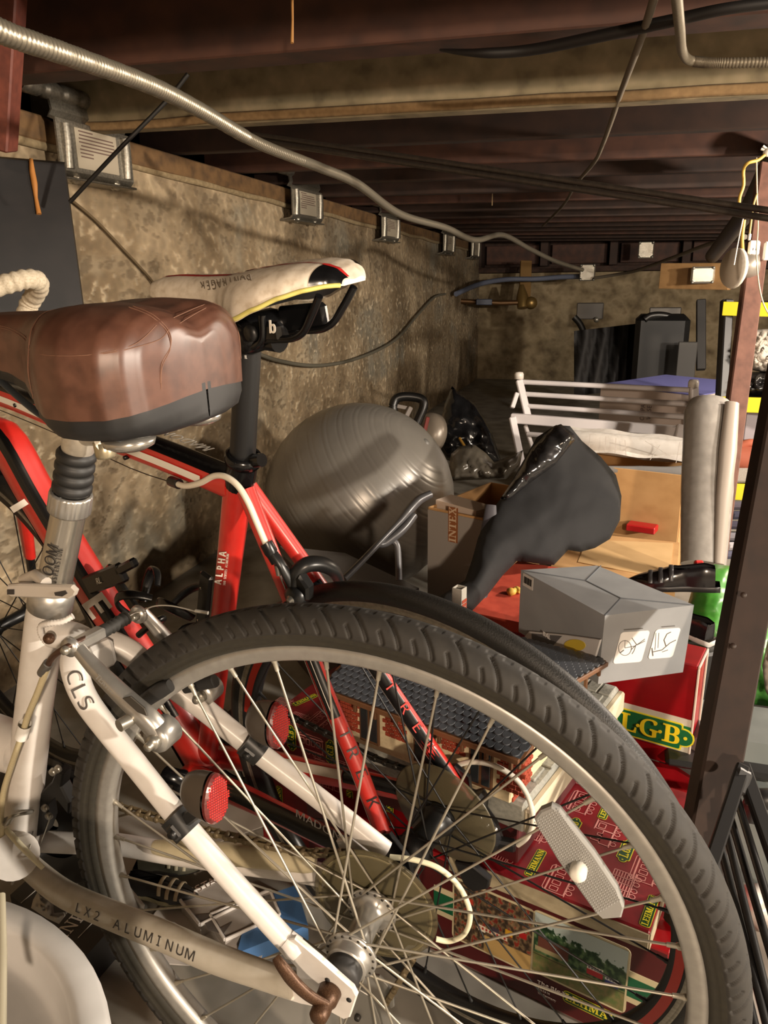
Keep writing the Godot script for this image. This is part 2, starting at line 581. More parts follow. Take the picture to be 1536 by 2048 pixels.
func ceiling_things():
	bracket(155, 300, 0.3, 0.19, "nearest and largest metal foundation bracket, with a paper label, above the black panel")
	bracket(590, 405, 0.33, 0.185, "metal foundation bracket above the white racing saddle, second from the left")
	bracket(762, 453, 0.34, 0.19, "metal foundation bracket third from the left, right of the middle of the wall")
	bracket(883, 484, 0.36, 0.21, "metal foundation bracket fourth from the left, where the grey conduit dips")
	bracket(938, 496, 0.36, 0.21, "farthest metal foundation bracket beside the corner of the concrete wall")
	var grey := MT("conduit", 51, 0.08, [C(96, 88, 74), C(134, 124, 106)], 0.5, 0.1, 0.5)
	# armoured conduit with turned ridges
	var pts := spline([at(-60, 20, 0.74), at(0, 62, 0.78), at(150, 115, 0.9), at(300, 170, 1.08), at(400, 220, 1.25), at(520, 288, 1.5), at(640, 335, 1.75), at(715, 368, 1.95), at(800, 428, 2.3), at(890, 455, 2.6), at(950, 480, 2.9), at(1005, 470, 3.3), at(1060, 498, 3.6), at(1110, 522, 3.9), at(1165, 540, 4.4)], 12)
	var fine := [pts[0]]
	var rad := [0.0108]
	var run := 0.0
	var want := 0.0018
	for i in pts.size() - 1:
		var seg: float = pts[i].distance_to(pts[i + 1])
		while want <= run + seg:
			fine.append(pts[i].lerp(pts[i + 1], (want - run) / seg))
			rad.append(0.0108 + (0.0017 if want < 0.75 else 0.0005) * cos(TAU * want / 0.0075))
			want += 0.0018 if want < 1.0 else 0.003
		run += seg
	var s := S()
	tube(s, fine, rad, 12)
	tag(obj("armoured_conduit", s, M(C(150, 142, 126), 0.34, 0.75)), "ridged metal conduit sagging across the ceiling from the top left", "conduit")
	var dark := M(C(34, 30, 26), 0.5)
	cable("power_cord", "straight black cord running down from the joists to the black panel", [at(376, 148, 1.5), at(330, 205, 1.52), at(235, 302, 1.55), at(140, 404, 1.6)], 0.0045, M(C(16, 14, 12), 0.5))
	cable("black_hose", "thick black cable drooping below the nearest joist at top right", [cp(880, 100, 0.004), cp(960, 106, 0.02), cp(1060, 100, 0.02), cp(1200, 72, 0.02), cp(1340, 42, 0.02), cp(1450, 18, 0.02), cp(1560, 4, 0.02)], [0.002, 0.008, 0.009, 0.009, 0.008, 0.007], M(C(18, 15, 14), 0.6))
	cable("grey_wire", "crooked grey wire stapled across the joists into the distance", [cp(1310, -10, 0.02), cp(1282, 78, 0.02), cp(1240, 190, 0.015), cp(1225, 235, 0.012), cp(1205, 290, 0.015), cp(1188, 325, 0.012), cp(1152, 368, 0.015), cp(1125, 412, 0.012), cp(1085, 452, 0.01)], 0.0062, M(C(92, 82, 68), 0.7))
	# bent conduit at the top right, smooth then ridged
	pts = spline([cp(1352, -20, 0.03), cp(1360, 60, 0.03), cp(1364, 100, 0.03), cp(1376, 119, 0.03), cp(1400, 124, 0.032), cp(1440, 126, 0.035), cp(1560, 124, 0.04)], 14)
	fine = []
	for i in pts.size() - 1:
		for k in 4: fine.append(pts[i].lerp(pts[i + 1], k / 4.0))
	rad = []
	for i in fine.size(): rad.append(0.0075 + (0.0012 if i > 200 and i % 3 == 0 else 0.0))
	s = S()
	tube(s, fine, rad, 10)
	tag(obj("bent_conduit", s, grey), "bent grey conduit turning right under the joists at the top right corner", "conduit")
	# twin dark pipes
	var a := at(505, 280, 1.93)
	var b := at(1560, 440, 1.42)
	var side := (b - a).cross(ray(1000, 370)).normalized()
	s = S()
	tube(s, [a, b], 0.0062, 10)
	var st := MT("dark_steel", 52, 0.06, [C(44, 38, 33), C(70, 62, 54)], 0.4, 0.2, 0.5)
	tag(obj("steel_pipe", s, st), "upper of two thin dark pipes crossing under the joists", "pipe", "twin dark pipes under the joists")
	s = S()
	tube(s, [a + side * 0.013, b + side * 0.013], 0.0062, 10)
	tag(obj("steel_pipe", s, st), "lower of two thin dark pipes crossing under the joists", "pipe", "twin dark pipes under the joists")
	# hanging splinter and the red brace at the left edge
	s = S()
	tube(s, [at(584, -10, 1.15), at(585, 40, 1.15), at(584, 86, 1.15)], [0.0022, 0.0018, 0.0026], 6)
	tag(obj("foam_drip", s, M(C(140, 98, 48), 0.7)), "thin tan drip hanging from the joist at the top of the picture", "drip")
	s = S()
	bar(s, at(25, -40, 1.3), at(6, 300, 1.42), 0.035, 0.05, Vector3.RIGHT, 0.003)
	tag(obj("wooden_brace", s, MT("brace", 55, 0.04, [C(74, 32, 22), C(116, 58, 42)], 0.6, 0.3)), "reddish wooden brace at the upper left edge", "brace")
	# slack cables on the left wall
	cable("wall_wire", "thin wire running down the wall from the black panel", [wall(140, 398, 0.01), wall(190, 440, 0.01), wall(240, 492, 0.01), wall(310, 570, 0.01), wall(350, 640, 0.01)], 0.004, M(C(84, 68, 44), 0.8))
	cable("grey_cable", "slack grey cable looping along the concrete wall to the right of the racing saddle", [wall(500, 700, 0.03), wall(560, 722, 0.03), wall(640, 731, 0.03), wall(720, 715, 0.03), wall(790, 680, 0.03), wall(835, 630, 0.03), wall(868, 595, 0.03), wall(890, 588, 0.03)], 0.0085, M(C(92, 88, 76), 0.6))
	s = S()
	bar(s, cp(985, 383, -0.03), cp(985, 383, -0.03) - UP * 0.06, 0.004, 0.004, E1)
	tag(obj("bent_nail", s, M(C(120, 100, 70), 0.6)), "small nail hanging down from a joist right of the picture's middle", "nail")

func far_end():
	# fittings on the far wall, all well behind the boxes
	var st := M(C(150, 146, 136), 0.35, 0.7)
	var d := 6.9
	var s := S()
	bar(s, at(1052, 522, d), at(1049, 600, d), 0.1, 0.04, Vector3.RIGHT, 0.004)
	tag(obj("wooden_stick", s, M(C(122, 92, 48), 0.8)), "upright pale stick on the far wall behind the brass valve", "stick")
	var t := thing("water_valve", "brass water valve with a blue lever and copper pipe at the far corner", "valve", at(1045, 612, d - 0.2))
	var brass := M(C(150, 122, 72), 0.4, 0.7)
	s = S()
	tube(s, [at(1043, 570, d - 0.2), at(1045, 595, d - 0.2), at(1046, 616, d - 0.2)], [0.02, 0.05, 0.06, 0.05], 10)
	obj("valve_body", s, brass, t)
	s = S()
	tube(s, [at(905, 602, d - 0.2), at(1000, 606, d - 0.2), at(1062, 604, d - 0.2)], 0.022, 8)
	obj("copper_pipe", s, M(C(104, 76, 48), 0.5, 0.6), t)
	s = S()
	bar(s, at(952, 604, d - 0.28), at(984, 604, d - 0.28), 0.05, 0.03, UP, 0.004)
	obj("lever", s, M(C(28, 40, 66), 0.5), t)
	s = S()
	lathe(s, [[0.0, -0.03], [0.05, -0.03], [0.055, 0.0], [0.05, 0.03], [0.0, 0.03]], at(1062, 606, d - 0.22), Vector3(0, 0, 1), 14)
	obj("outlet", s, brass, t)
	cable("blue_hose", "grey blue hose arching from the wall corner to the junction box", [at(912, 588, 6.2), at(960, 568, 6.5), at(1012, 559, 6.7), at(1070, 558, 6.7), at(1125, 554, 6.6), at(1165, 553, 6.5)], 0.021, M(C(92, 98, 116), 0.6))
	var jb := [["junction_box", 1175, 545, 30, 32, 6.4, "square metal junction box where the hose and cables meet"], ["metal_box", 1292, 500, 30, 32, 6.5, "crumpled shiny metal box cover between the far joists"], ["foil_patch", 1405, 550, 44, 32, 3.6, "dented shiny foil patch on the pale board beside the plug post"]]
	for j in jb:
		var c := at(j[1], j[2], j[5])
		var k: float = j[5] / F
		t = thing(j[0], j[6], "box", c)
		s = S()
		box(s, c, Basis(E1, UP, -E2), Vector3(j[3] * k, j[4] * k, 0.05), 0.008)
		obj("cover", s, MT("crumpled", 44, 0.09, [C(88, 84, 78), C(190, 184, 170), C(220, 214, 200)], 0.22, 0.05, 0.8, 3.0), t)
		for g in [-1, 1]:
			for q in [-1, 1]:
				s = S()
				ball(s, c + E1 * g * j[3] * k * 0.42 + UP * q * j[4] * k * 0.42 - E2 * 0.027, Vector3.ONE * 0.006 * j[5] / 3.0, Basis(), 6)
				obj("screw", s, st, t)
	s = S()
	bar(s, at(1322, 552, 3.8), at(1462, 553, 3.55), 0.12, 0.03, UP, 0.003)
	tag(obj("pale_board", s, MT("pale_wood", 61, 0.03, [C(128, 96, 58), C(160, 124, 78)], 0.8, 0.4)), "short pale board under the joists left of the plug post", "board")
	cable("white_cable", "pale cable rising from the junction box towards the right-hand ceiling", [at(1190, 556, 6.3), at(1240, 548, 6.0), at(1280, 539, 5.6), at(1360, 510, 4.8), at(1420, 488, 4.2), at(1490, 474, 3.6)], 0.012, M(C(128, 118, 104), 0.6))
	# dark heap against the far wall: hung tarp, trunk, plate, cord coil
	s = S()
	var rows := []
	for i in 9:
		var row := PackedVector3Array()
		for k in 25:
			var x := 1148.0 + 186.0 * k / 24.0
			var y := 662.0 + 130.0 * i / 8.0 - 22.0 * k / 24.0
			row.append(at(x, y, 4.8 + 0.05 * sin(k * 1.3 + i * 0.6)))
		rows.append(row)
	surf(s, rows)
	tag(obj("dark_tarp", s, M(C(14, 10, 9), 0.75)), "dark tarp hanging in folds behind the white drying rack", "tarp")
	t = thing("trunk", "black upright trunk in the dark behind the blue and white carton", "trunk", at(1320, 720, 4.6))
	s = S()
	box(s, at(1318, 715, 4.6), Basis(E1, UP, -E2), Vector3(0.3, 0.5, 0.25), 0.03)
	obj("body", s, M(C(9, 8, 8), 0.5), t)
	s = S()
	tube(s, spline([at(1288, 640, 4.45), at(1300, 632, 4.45), at(1320, 630, 4.45), at(1340, 634, 4.45), at(1350, 645, 4.45)], 4), 0.02, 8)
	obj("handle", s, M(C(20, 18, 17), 0.4), t)
	s = S()
	box(s, at(1373, 720, 4.3), Basis(E1, UP, -E2), Vector3(0.1, 0.2, 0.02), 0.004)
	tag(obj("grey_plate", s, M(C(60, 58, 56), 0.6)), "plain grey plate standing above the right end of the blue carton", "plate")
	cable("black_strap", "curved black strap hanging on the far wall left of the tarp", [at(1148, 634, 5.4), at(1160, 648, 5.4), at(1168, 668, 5.4), at(1168, 686, 5.4)], 0.022, M(C(16, 14, 12), 0.5), "strap")
	for j in [[1180, 622, 52, 32, "dull metal plate on the far wall above the tarp, left one"], [1330, 628, 60, 26, "dull metal plate on the far wall above the black trunk, right one"]]:
		var c := at(j[0], j[1], 5.6)
		t = thing("wall_plate", j[4], "plate", c, "dull plates on the far wall")
		s = S()
		box(s, c, Basis(E1, UP, -E2), Vector3(j[2] * 5.6 / F, j[3] * 5.6 / F, 0.03), 0.006)
		obj("plate", s, M(C(86, 82, 78), 0.45, 0.4), t)
		s = S()
		ball(s, c + E1 * 0.05 - UP * 0.06 - E2 * 0.03, Vector3.ONE * 0.02, Basis(), 6)
		obj("bolt", s, st, t)
	s = S()
	bar(s, at(1402, 600, 4.4), at(1402, 740, 4.4), 0.05, 0.05, E1, 0.004)
	tag(obj("black_upright", s, M(C(26, 23, 22), 0.6)), "dark upright pole between the trunk and the plug post", "pole")

# ---------- bicycles ----------
# white bike: hub centre, axle direction towards the viewer, rearwards and upwards in the wheel plane
var WC := Vector3(-0.0257, 0.3537, -0.6139)
var WN := Vector3(-0.349013, -0.035374, 0.93645)
var WR := Vector3(0.937037, 0, 0.349231)
var WU := Vector3(-0.012354, 0.999374, 0.033147)
# red bike
var RC := Vector3(0.05213, 0.32717, -0.78744)
var RN := Vector3(-0.582645, -0.139153, 0.800726)
var RR := Vector3(0.808593, 0, 0.588369)
var RU := Vector3(-0.081873, 0.990271, 0.112518)
# points in a bike's own plane, lat metres off it towards the viewer
func W(x: float, y: float, lat := 0.0) -> Vector3: return on(x, y, WC + WN * lat, WN)
func R(x: float, y: float, lat := 0.0) -> Vector3: return on(x, y, RC + RN * lat, RN)
func wl(r: float, u: float, n: float) -> Vector3: return WC + WR * r + WU * u + WN * n
func rl(r: float, u: float, n: float) -> Vector3: return RC + RR * r + RU * u + RN * n
func depth_of(p: Vector3) -> float: return -(VB.transposed() * (p - EYE)).z
func pr(px: float, p: Vector3) -> float: return px * depth_of(p) / F
func Wp(list: Array) -> Array:
	var o := []
	for q in list: o.append(W(q[0], q[1], q[2] if q.size() > 2 else 0.0))
	return o
func Rp(list: Array) -> Array:
	var o := []
	for q in list: o.append(R(q[0], q[1], q[2] if q.size() > 2 else 0.0))
	return o
func px_poly(list: Array, o: Vector3, x: Vector3, y: Vector3, n: Vector3) -> Array:
	var r := []
	for q in list:
		var p := on(q[0], q[1], o, n) - o
		r.append(Vector2(p.dot(x), p.dot(y)))
	return r
# letters one by one along a path, facing the viewer
func path_text(s: SurfaceTool, t: String, a: Vector3, b: Vector3, hgt: float, lift: float, kind := "sans", wide := 1.0, shift := 0.0):
	var x := (b - a).normalized()
	for i in t.length():
		if t[i] == " ": continue
		var p := a.lerp(b, float(i) / maxi(t.length() - 1, 1))
		var z := EYE - p
		z = (z - x * z.dot(x)).normalized()
		var y := z.cross(x)
		txt(s, t[i], p + z * lift + y * shift, x, y, hgt, 1, kind, wide)

func line_text(s: SurfaceTool, t: String, line: Array, i0: float, i1: float, hgt: float, lift: float, wide := 1.0, shift := 0.0):
	for i in t.length():
		if t[i] == " ": continue
		var f := lerpf(i0, i1, float(i) / (t.length() - 1))
		var k := int(f)
		var x: Vector3 = (line[k + 1] - line[k]).normalized()
		var p: Vector3 = line[k].lerp(line[k + 1], f - k)
		var z := EYE - p
		z = (z - x * z.dot(x)).normalized()
		# lean the letter with the skin of the tube
		z = z.rotated(x, -asin(clampf(shift / lift, -0.9, 0.9)))
		txt(s, t[i], p + z * lift, x, z.cross(x), hgt, 1, "sans", wide)

func spoke_set(w: Node, c: Vector3, n: Vector3, r: Vector3, u: Vector3, count: int, phase: float, rim_r: float, hole_r: float, near: float, far: float, m: Material, nip: Material, thick: float, cross := 62.0):
	for k in count:
		var a := deg_to_rad(phase + 360.0 * k / count)
		var side := near if k % 2 == 0 else far
		var sw := 1.0 if (k / 2) % 2 == 0 else -1.0
		var h := a + sw * deg_to_rad(cross)
		var p := c + (r * cos(a) + u * sin(a)) * rim_r + n * signf(side) * 0.001
		var q := c + (r * cos(h) + u * sin(h)) * hole_r + n * (side + (0.0015 if sw > 0 else -0.0015))
		var s := S()
		tube(s, [q, p], thick, 6)
		var v := (q - p).normalized()
		tube(s, [p - v * 0.002, p + v * 0.003, p + v * 0.004, p + v * 0.012], [thick * 2.4, thick * 2.4, thick * 1.8, thick * 1.6], 8)
		obj("spoke", s, m, w)

func white_bike():
	var t := thing("white_bicycle", "white aluminium bicycle with a wide brown saddle, its rear wheel nearest the viewer", "bicycle", Vector3(WC.x, 0, WC.z))
	var white := MT("bike_white", 71, 0.03, [C(200, 194, 187), C(208, 203, 197), C(214, 210, 204)], 0.35, 0.2)
	white.clearcoat_enabled = true
	white.clearcoat = 0.4
	var dirty := MT("bike_white_dirty", 72, 0.05, [C(160, 152, 136), C(178, 171, 157), C(188, 182, 170)], 0.5, 0.35)
	var silver := MT("silver", 73, 0.06, [C(164, 161, 155), C(182, 179, 173)], 0.32, 0.2, 0.75)
	var dull := MT("rim_silver", 74, 0.05, [C(150, 147, 141), C(162, 159, 153), C(172, 169, 163)], 0.42, 0.2, 0.55)
	var black := M(C(26, 25, 24), 0.5)
	var rubber := MT("rubber", 75, 0.04, [C(30, 28, 25), C(40, 37, 33), C(47, 44, 39)], 0.72, 0.15)
	var old := MT("old_rubber", 76, 0.05, [C(34, 31, 24), C(48, 44, 33)], 0.8, 0.1)
	var rust := MT("rust", 77, 0.08, [C(50, 33, 22), C(78, 52, 34), C(112, 94, 74)], 0.45, 0.03, 0.5)
	var zinc := M(C(160, 156, 146), 0.32, 0.75)
	# ---- rear wheel ----
	var s := S()
	lathe(s, [[0.3165, 0.0112], [0.3165, 0.0085], [0.311, 0.008], [0.311, -0.008], [0.3165, -0.0085], [0.3165, -0.0112], [0.3105, -0.0116], [0.3095, -0.0112], [0.3035, -0.0108], [0.3005, -0.0085], [0.2995, -0.005], [0.299, 0.0], [0.2995, 0.005], [0.3005, 0.0085], [0.3035, 0.0108], [0.3095, 0.0112], [0.3105, 0.0116]].map(func(q): return Vector2(q[0], q[1])), WC, WN, 144, true)
	var w := obj("rear_wheel", s, dull, t)
	# tyre tread with long and short slits
	var rows := []
	var units := 73
	var per := 28
	for i in units * per:
		var a := TAU * i / (units * per)
		var row := PackedVector3Array()
		var rad := WR * cos(a) + WU * sin(a)
		for j in 41:
			var ph := deg_to_rad(-96.0 + 192.0 * j / 40.0)
			var g := pow(1.0 - minf(absf(ph) / 1.5, 1.0), 1.5) * 0.75
			var x := fposmod(float(i) / per - g + (0.25 if ph < 0 else 0.0), 1.0)
			var dep := 0.0
			var ap := absf(ph)
			if ap > 0.2 and ap < 1.5: dep = maxf(dep, 0.003 * clampf(1.3 - absf(x - 0.5) / 0.06, 0, 1))
			if ap > 0.85 and ap < 1.5: dep = maxf(dep, 0.0027 * clampf(1.3 - minf(absf(x), absf(1.0 - x)) / 0.055, 0, 1))
			if ap < 0.14: dep = 0.0008 * (1.0 if fposmod(float(i) / 7.0, 2.0) < 1.0 else 0.0)
			if ap > 1.53: dep = 0.0012
			var rr := 0.0200 - dep
			row.append(WC + rad * (0.3305 + rr * cos(ph)) + WN * (rr * 0.97 * sin(ph)))
		rows.append(row)
	rows.append(rows[0])
	s = S()
	surf(s, rows)
	obj("tyre", s, rubber, w)
	for g in [-1.0, 1.0]:
		s = S()
		lathe(s, [[0.331, 0.0184 * g], [0.3265, 0.0182 * g], [0.3255, 0.0178 * g], [0.3215, 0.0155 * g], [0.321, 0.0157 * g], [0.3165, 0.0118 * g], [0.3155, 0.009 * g]].map(func(q): return Vector2(q[0], q[1])), WC, WN, 144)
		obj("sidewall", s, old, w)
	spoke_set(w, WC, WN, WR, WU, 36, 5.0, 0.2995, 0.0212, 0.034, -0.021, M(C(168, 162, 148), 0.38, 0.6), zinc, 0.00125)
	s = S()
	lathe(s, [[0.0, 0.048], [0.0195, 0.048], [0.0205, 0.046], [0.0205, 0.0375], [0.0225, 0.0368], [0.0262, 0.036], [0.0262, 0.0325], [0.022, 0.031], [0.0145, 0.026], [0.0135, 0.018], [0.0135, -0.01], [0.015, -0.0165], [0.024, -0.019], [0.0265, -0.0195], [0.0265, -0.0225], [0.02, -0.0235], [0.02, -0.03], [0.0, -0.03]].map(func(q): return Vector2(q[0], q[1])), WC, WN, 40)
	var hub := obj("hub", s, silver, w)
	s = S()
	for k in 18:
		for g in [[0.0364, 5.0], [-0.0188, 15.0]]:
			var a := deg_to_rad(g[1] + 20.0 * k + 62.0)
			lathe(s, [Vector2(0.0, 0.0004), Vector2(0.0016, 0.0004), Vector2(0.0016, -0.0006)], WC + (WR * cos(a) + WU * sin(a)) * 0.0235 + WN * g[0], WN, 8)
	obj("spoke_hole", s, M(C(40, 36, 30), 0.6), w).set_meta("kind", "stuff")
	s = S()
	lathe(s, [[0.0, 0.0635], [0.0125, 0.0635], [0.0168, 0.061], [0.0176, 0.057], [0.0176, 0.047], [0.0, 0.047]].map(func(q): return Vector2(q[0], q[1])), WC, WN, 28)
	obj("hub_cap", s, M(C(38, 37, 36), 0.55), w)
	s = S()
	lathe(s, [[0.012, -0.024], [0.066, -0.0275], [0.068, -0.029], [0.066, -0.0305], [0.012, -0.026]].map(func(q): return Vector2(q[0], q[1])), WC, WN, 60)
	var clear := StandardMaterial3D.new()
	clear.albedo_color = Color(0.42, 0.39, 0.29, 0.5)
	clear.transparency = BaseMaterial3D.TRANSPARENCY_ALPHA
	clear.roughness = 0.3
	clear.cull_mode = BaseMaterial3D.CULL_DISABLED
	obj("spoke_protector", s, clear, w)
	s = S()
	lathe(s, [Vector2(0.0595, -0.0283), Vector2(0.0625, -0.0279), Vector2(0.0625, -0.0272), Vector2(0.0595, -0.0276)], WC, WN, 60, true)
	obj("protector_ring", s, M(C(150, 140, 104), 0.5), w)
	for k in 6:
		s = S()
		var cr := 0.058 - 0.0065 * k
		var teeth := []
		for q in 48 - k * 4:
			var a := TAU * q / (48 - k * 4)
			var r2 := cr + (0.002 if q % 2 == 0 else -0.0015)
			teeth.append(Vector2(cos(a), sin(a)) * r2)
		slab(s, teeth, WC - WN * (0.0325 + 0.0032 * k), WR, WU, 0.002)
		obj("sprocket", s, M(C(92, 84, 66), 0.45, 0.6), w)
	# spoke reflector
	var ro := W(1158, 1730, 0.012)
	var poly := px_poly([[1070, 1632], [1082, 1616], [1104, 1607], [1120, 1615], [1188, 1700], [1236, 1772], [1249, 1808], [1243, 1829], [1206, 1832], [1192, 1820], [1116, 1714], [1076, 1646]], ro, WR, WU, WN)
	s = S()
	slab(s, poly, ro, WR, WU, 0.009, 0.0016)
	var refl := MT("clear_reflector", 79, 0.2, [C(104, 104, 101), C(140, 139, 136), C(196, 195, 190)], 0.18, 0.012)
	var rf := obj("spoke_reflector", s, refl, w)
	s = S()
	lathe(s, [Vector2(0, 0.012), Vector2(0.005, 0.0118), Vector2(0.007, 0.009), Vector2(0.0072, 0.0), Vector2(0, 0)], W(1158, 1735, 0.0165), WN, 18)
	obj("clip_screw", s, M(C(230, 226, 214), 0.4), w)
	s = S()
	for k in 44:
		for q in 9:
			var p := W(1092 + k * 2.9 + (q - 4) * 5.5, 1632 + k * 4.2 - (q - 4) * 3.2, 0.0168)
			lathe(s, [Vector2(0.0, 0.0007), Vector2(0.0008, 0.0002), Vector2(0.001, 0.0)], p, WN, 4)
	var facets := obj("reflector_facets", s, refl, w)
	facets.set_meta("kind", "stuff")
	# ---- frame ----
	s = S()
	var st := [W(97, 1196), W(90, 1240), W(70, 1400), W(52, 1560), W(40, 1680)]
	tube(s, st, [pr(37, st[0]), pr(38, st[1]), pr(36, st[2]), pr(36, st[3]), pr(36, st[4])], 28)
	var lt := [W(-150, 1440), W(-60, 1465), W(45, 1500)]
	tube(s, lt, [0.03, 0.03, 0.028], 24)
	tube(s, [W(30, 1712, 0.04), W(30, 1712, -0.04)], 0.026, 24)
	tube(s, spline([W(95, 1262), W(150, 1275), W(182, 1292)], 5), [pr(29, W(95, 1262)), pr(27, W(150, 1275)), pr(25, W(180, 1290))], 20, true, WU, 1.0, 0.75)
	var fr := obj("frame", s, white, t)
	s = S()
	var ring := []
	for k in 25:
		var a := TAU * k / 24.0
		ring.append(W(103 + 20 * sin(a) * 0.0 + (38 if cos(a) > 0 else -22) * absf(cos(a)), 1264 + 34 * sin(a), 0.016))
	var weld := spline([W(146, 1232, 0.012), W(125, 1243, 0.018), W(100, 1247, 0.022), W(82, 1252, 0.022), W(82, 1268, 0.022), W(92, 1284, 0.02)], 8)
	var wr := []
	for k in weld.size(): wr.append(0.0026 + (0.0007 if k % 2 == 0 else 0.0))
	tube(s, weld, wr, 8)
	obj("weld_bead", s, white, fr)
	var near := spline(Wp([[168, 1290, 0.0], [150, 1318, 0.016], [152, 1352, 0.028], [172, 1400, 0.034], [215, 1459, 0.038], [265, 1521, 0.043], [320, 1590, 0.048], [367, 1648, 0.052], [440, 1734, 0.057], [510, 1813, 0.061], [578, 1888, 0.064]]), 5)
	var far := spline(Wp([[172, 1288, 0.0], [205, 1284, -0.016], [255, 1302, -0.026], [310, 1346, -0.034], [400, 1412, -0.042], [455, 1456, -0.046], [510, 1500, -0.05], [600, 1568, -0.056], [700, 1645, -0.061], [772, 1702, -0.064]]), 5)
	for k in 2:
		s = S()
		var line: Array = [near, far][k]
		tube(s, line, [0.0135, 0.0125, 0.0115, 0.0108, 0.0104, 0.0102, 0.0098, 0.0095], 20, true, WN, 1.0, 0.72)
		obj("seat_stay", s, white, fr)
	s = S()
	var cn := spline(Wp([[32, 1706, 0.022], [82, 1753, 0.03], [137, 1792, 0.036], [225, 1831, 0.043], [325, 1871, 0.05], [425, 1914, 0.056], [520, 1948, 0.061], [590, 1972, 0.064]]), 5)
	tube(s, cn, [0.0125, 0.0135, 0.0142, 0.0145, 0.0145, 0.0142, 0.013, 0.012], 22)
	var chn := obj("chain_stay", s, dirty, fr)
	s = S()
	var cf := spline(Wp([[60, 1682, -0.02], [150, 1686, -0.036], [235, 1689, -0.045], [330, 1705, -0.05], [450, 1722, -0.055], [560, 1736, -0.06], [650, 1752, -0.064], [760, 1790, -0.066]]), 5)
	tube(s, cf, 0.0128, 20)
	var chf := obj("chain_stay", s, white, fr)
	s = S()
	var gd := spline(Wp([[310, 1694, -0.044], [400, 1703, -0.046], [500, 1712, -0.05], [600, 1722, -0.054], [632, 1728, -0.058]]), 5)
	tube(s, gd, [0.008, 0.0125, 0.0125, 0.0125, 0.012, 0.008], 14)
	obj("chain_guard", s, MT("cream", 80, 0.05, [C(176, 164, 132), C(190, 179, 148), C(198, 188, 158)], 0.5, 0.3), fr)
	# dropouts
	for g in [1.0, -1.0]:
		s = S()
		var dp := W(655, 1955, 0.066)
		var pl := px_poly([[560, 1876], [592, 1872], [640, 1912], [708, 1972], [716, 1988], [702, 2030], [690, 2034], [650, 2012], [606, 2004], [548, 1986], [516, 1960], [540, 1948], [578, 1966], [596, 1952], [594, 1930], [572, 1904]], dp, WR, WU, WN)
		slab(s, pl, dp + WN * ((0.0 if g > 0 else -0.133)), WR, WU, 0.006, 0.0012)
		var dr := obj("dropout", s, white, fr)
		if g > 0:
			for q in [[655, 1960], [698, 2000]]:
				s = S()
				lathe(s, [Vector2(0, 0.0005), Vector2(0.0026, 0.0005), Vector2(0.0026, 0.0)], W(q[0], q[1], 0.0692), WN, 14)
				obj("eyelet", s, M(C(30, 28, 26), 0.7), fr)
			s = S()
			tube(s, [W(572, 1880, 0.064), W(588, 1896, 0.065), W(598, 1908, 0.066)], [0.0102, 0.0115, 0.008], 16)
			obj("weld_bead", s, white, fr)
	var cl := S()
	line_text(cl, "CLS", near, 10.6, 15.6, 0.0135, 0.0138, 1.3, -0.002)
	words("lettering", cl, M(C(60, 54, 48), 0.6), fr)
	cl = S()
	line_text(cl, "LX2 ALUMINUM", cn, 12.4, 23.6, 0.0088, 0.0149, 1.3, -0.0062)
	words("lettering", cl, M(C(52, 48, 44), 0.6), fr)
	s = S()
	ball(s, W(98, 1277, 0.024), Vector3.ONE * 0.0058, Basis(), 8)
	obj("rusty_bolt", s, rust, fr)
	# square boss behind the wishbone
	s = S()
	bar(s, W(172, 1318, 0.012), W(222, 1296, -0.012), 0.03, 0.024, WU, 0.004)
	obj("brake_bridge", s, white, fr)
	# ---- quick release ----
	s = S()
	lathe(s, [Vector2(0, 0.1), Vector2(0.006, 0.1), Vector2(0.0085, 0.097), Vector2(0.009, 0.09), Vector2(0.0085, 0.083), Vector2(0.0105, 0.08), Vector2(0.011, 0.0695), Vector2(0, 0.0695)], W(664, 1975, 0.066) - WN * 0.066, WN, 24)
	tube(s, spline(Wp([[655, 2010, 0.086], [622, 1994, 0.09], [590, 1966, 0.092], [565, 1934, 0.092], [551, 1914, 0.09]]), 5), [0.0034, 0.0042, 0.0045, 0.0048, 0.0042, 0.003], 10, true, WN, 1.5)
	obj("quick_release", s, rust, t)
	# ---- chain, rings, front changer ----
	s = S()
	var ch := spline(Wp([[60, 1585, -0.052], [200, 1604, -0.05], [265, 1622, -0.05], [330, 1640, -0.05], [425, 1665, -0.05], [520, 1686, -0.05], [600, 1703, -0.05], [660, 1706, -0.05], [720, 1710, -0.05], [770, 1728, -0.05], [815, 1766, -0.05], [842, 1812, -0.05], [846, 1866, -0.05], [830, 1910, -0.05], [800, 1960, -0.052], [770, 2010, -0.054]]), 10)
	var acc := 0.0
	var last: Vector3 = ch[0]
	var odd := 0
	for q in ch:
		if last.distance_to(q) >= 0.0118:
			var wd := 0.0042 if odd % 2 == 0 else 0.0028
			for g in [-1.0, 1.0]:
				bar(s, last + WN * wd * g, q + WN * wd * g, 0.0062, 0.0011, (q - last).cross(WN), 0.0004)
			lathe(s, [Vector2(0.0, 0.0048), Vector2(0.0036, 0.0048), Vector2(0.0036, -0.0048), Vector2(0.0, -0.0048)], q, WN, 8)
			odd += 1
			last = q
	obj("chain", s, MT("chain", 81, 0.1, [C(96, 84, 62), C(140, 126, 98)], 0.5, 0.02, 0.4), t)
	s = S()
	lathe(s, [Vector2(0.05, -0.05), Vector2(0.088, -0.05), Vector2(0.09, -0.051), Vector2(0.088, -0.053), Vector2(0.05, -0.053)], W(34, 1706, -0.0) , WN, 64)
	lathe(s, [Vector2(0.012, -0.056), Vector2(0.1, -0.058), Vector2(0.102, -0.06), Vector2(0.1, -0.062), Vector2(0.012, -0.062)], W(34, 1706, 0.0), WN, 64)
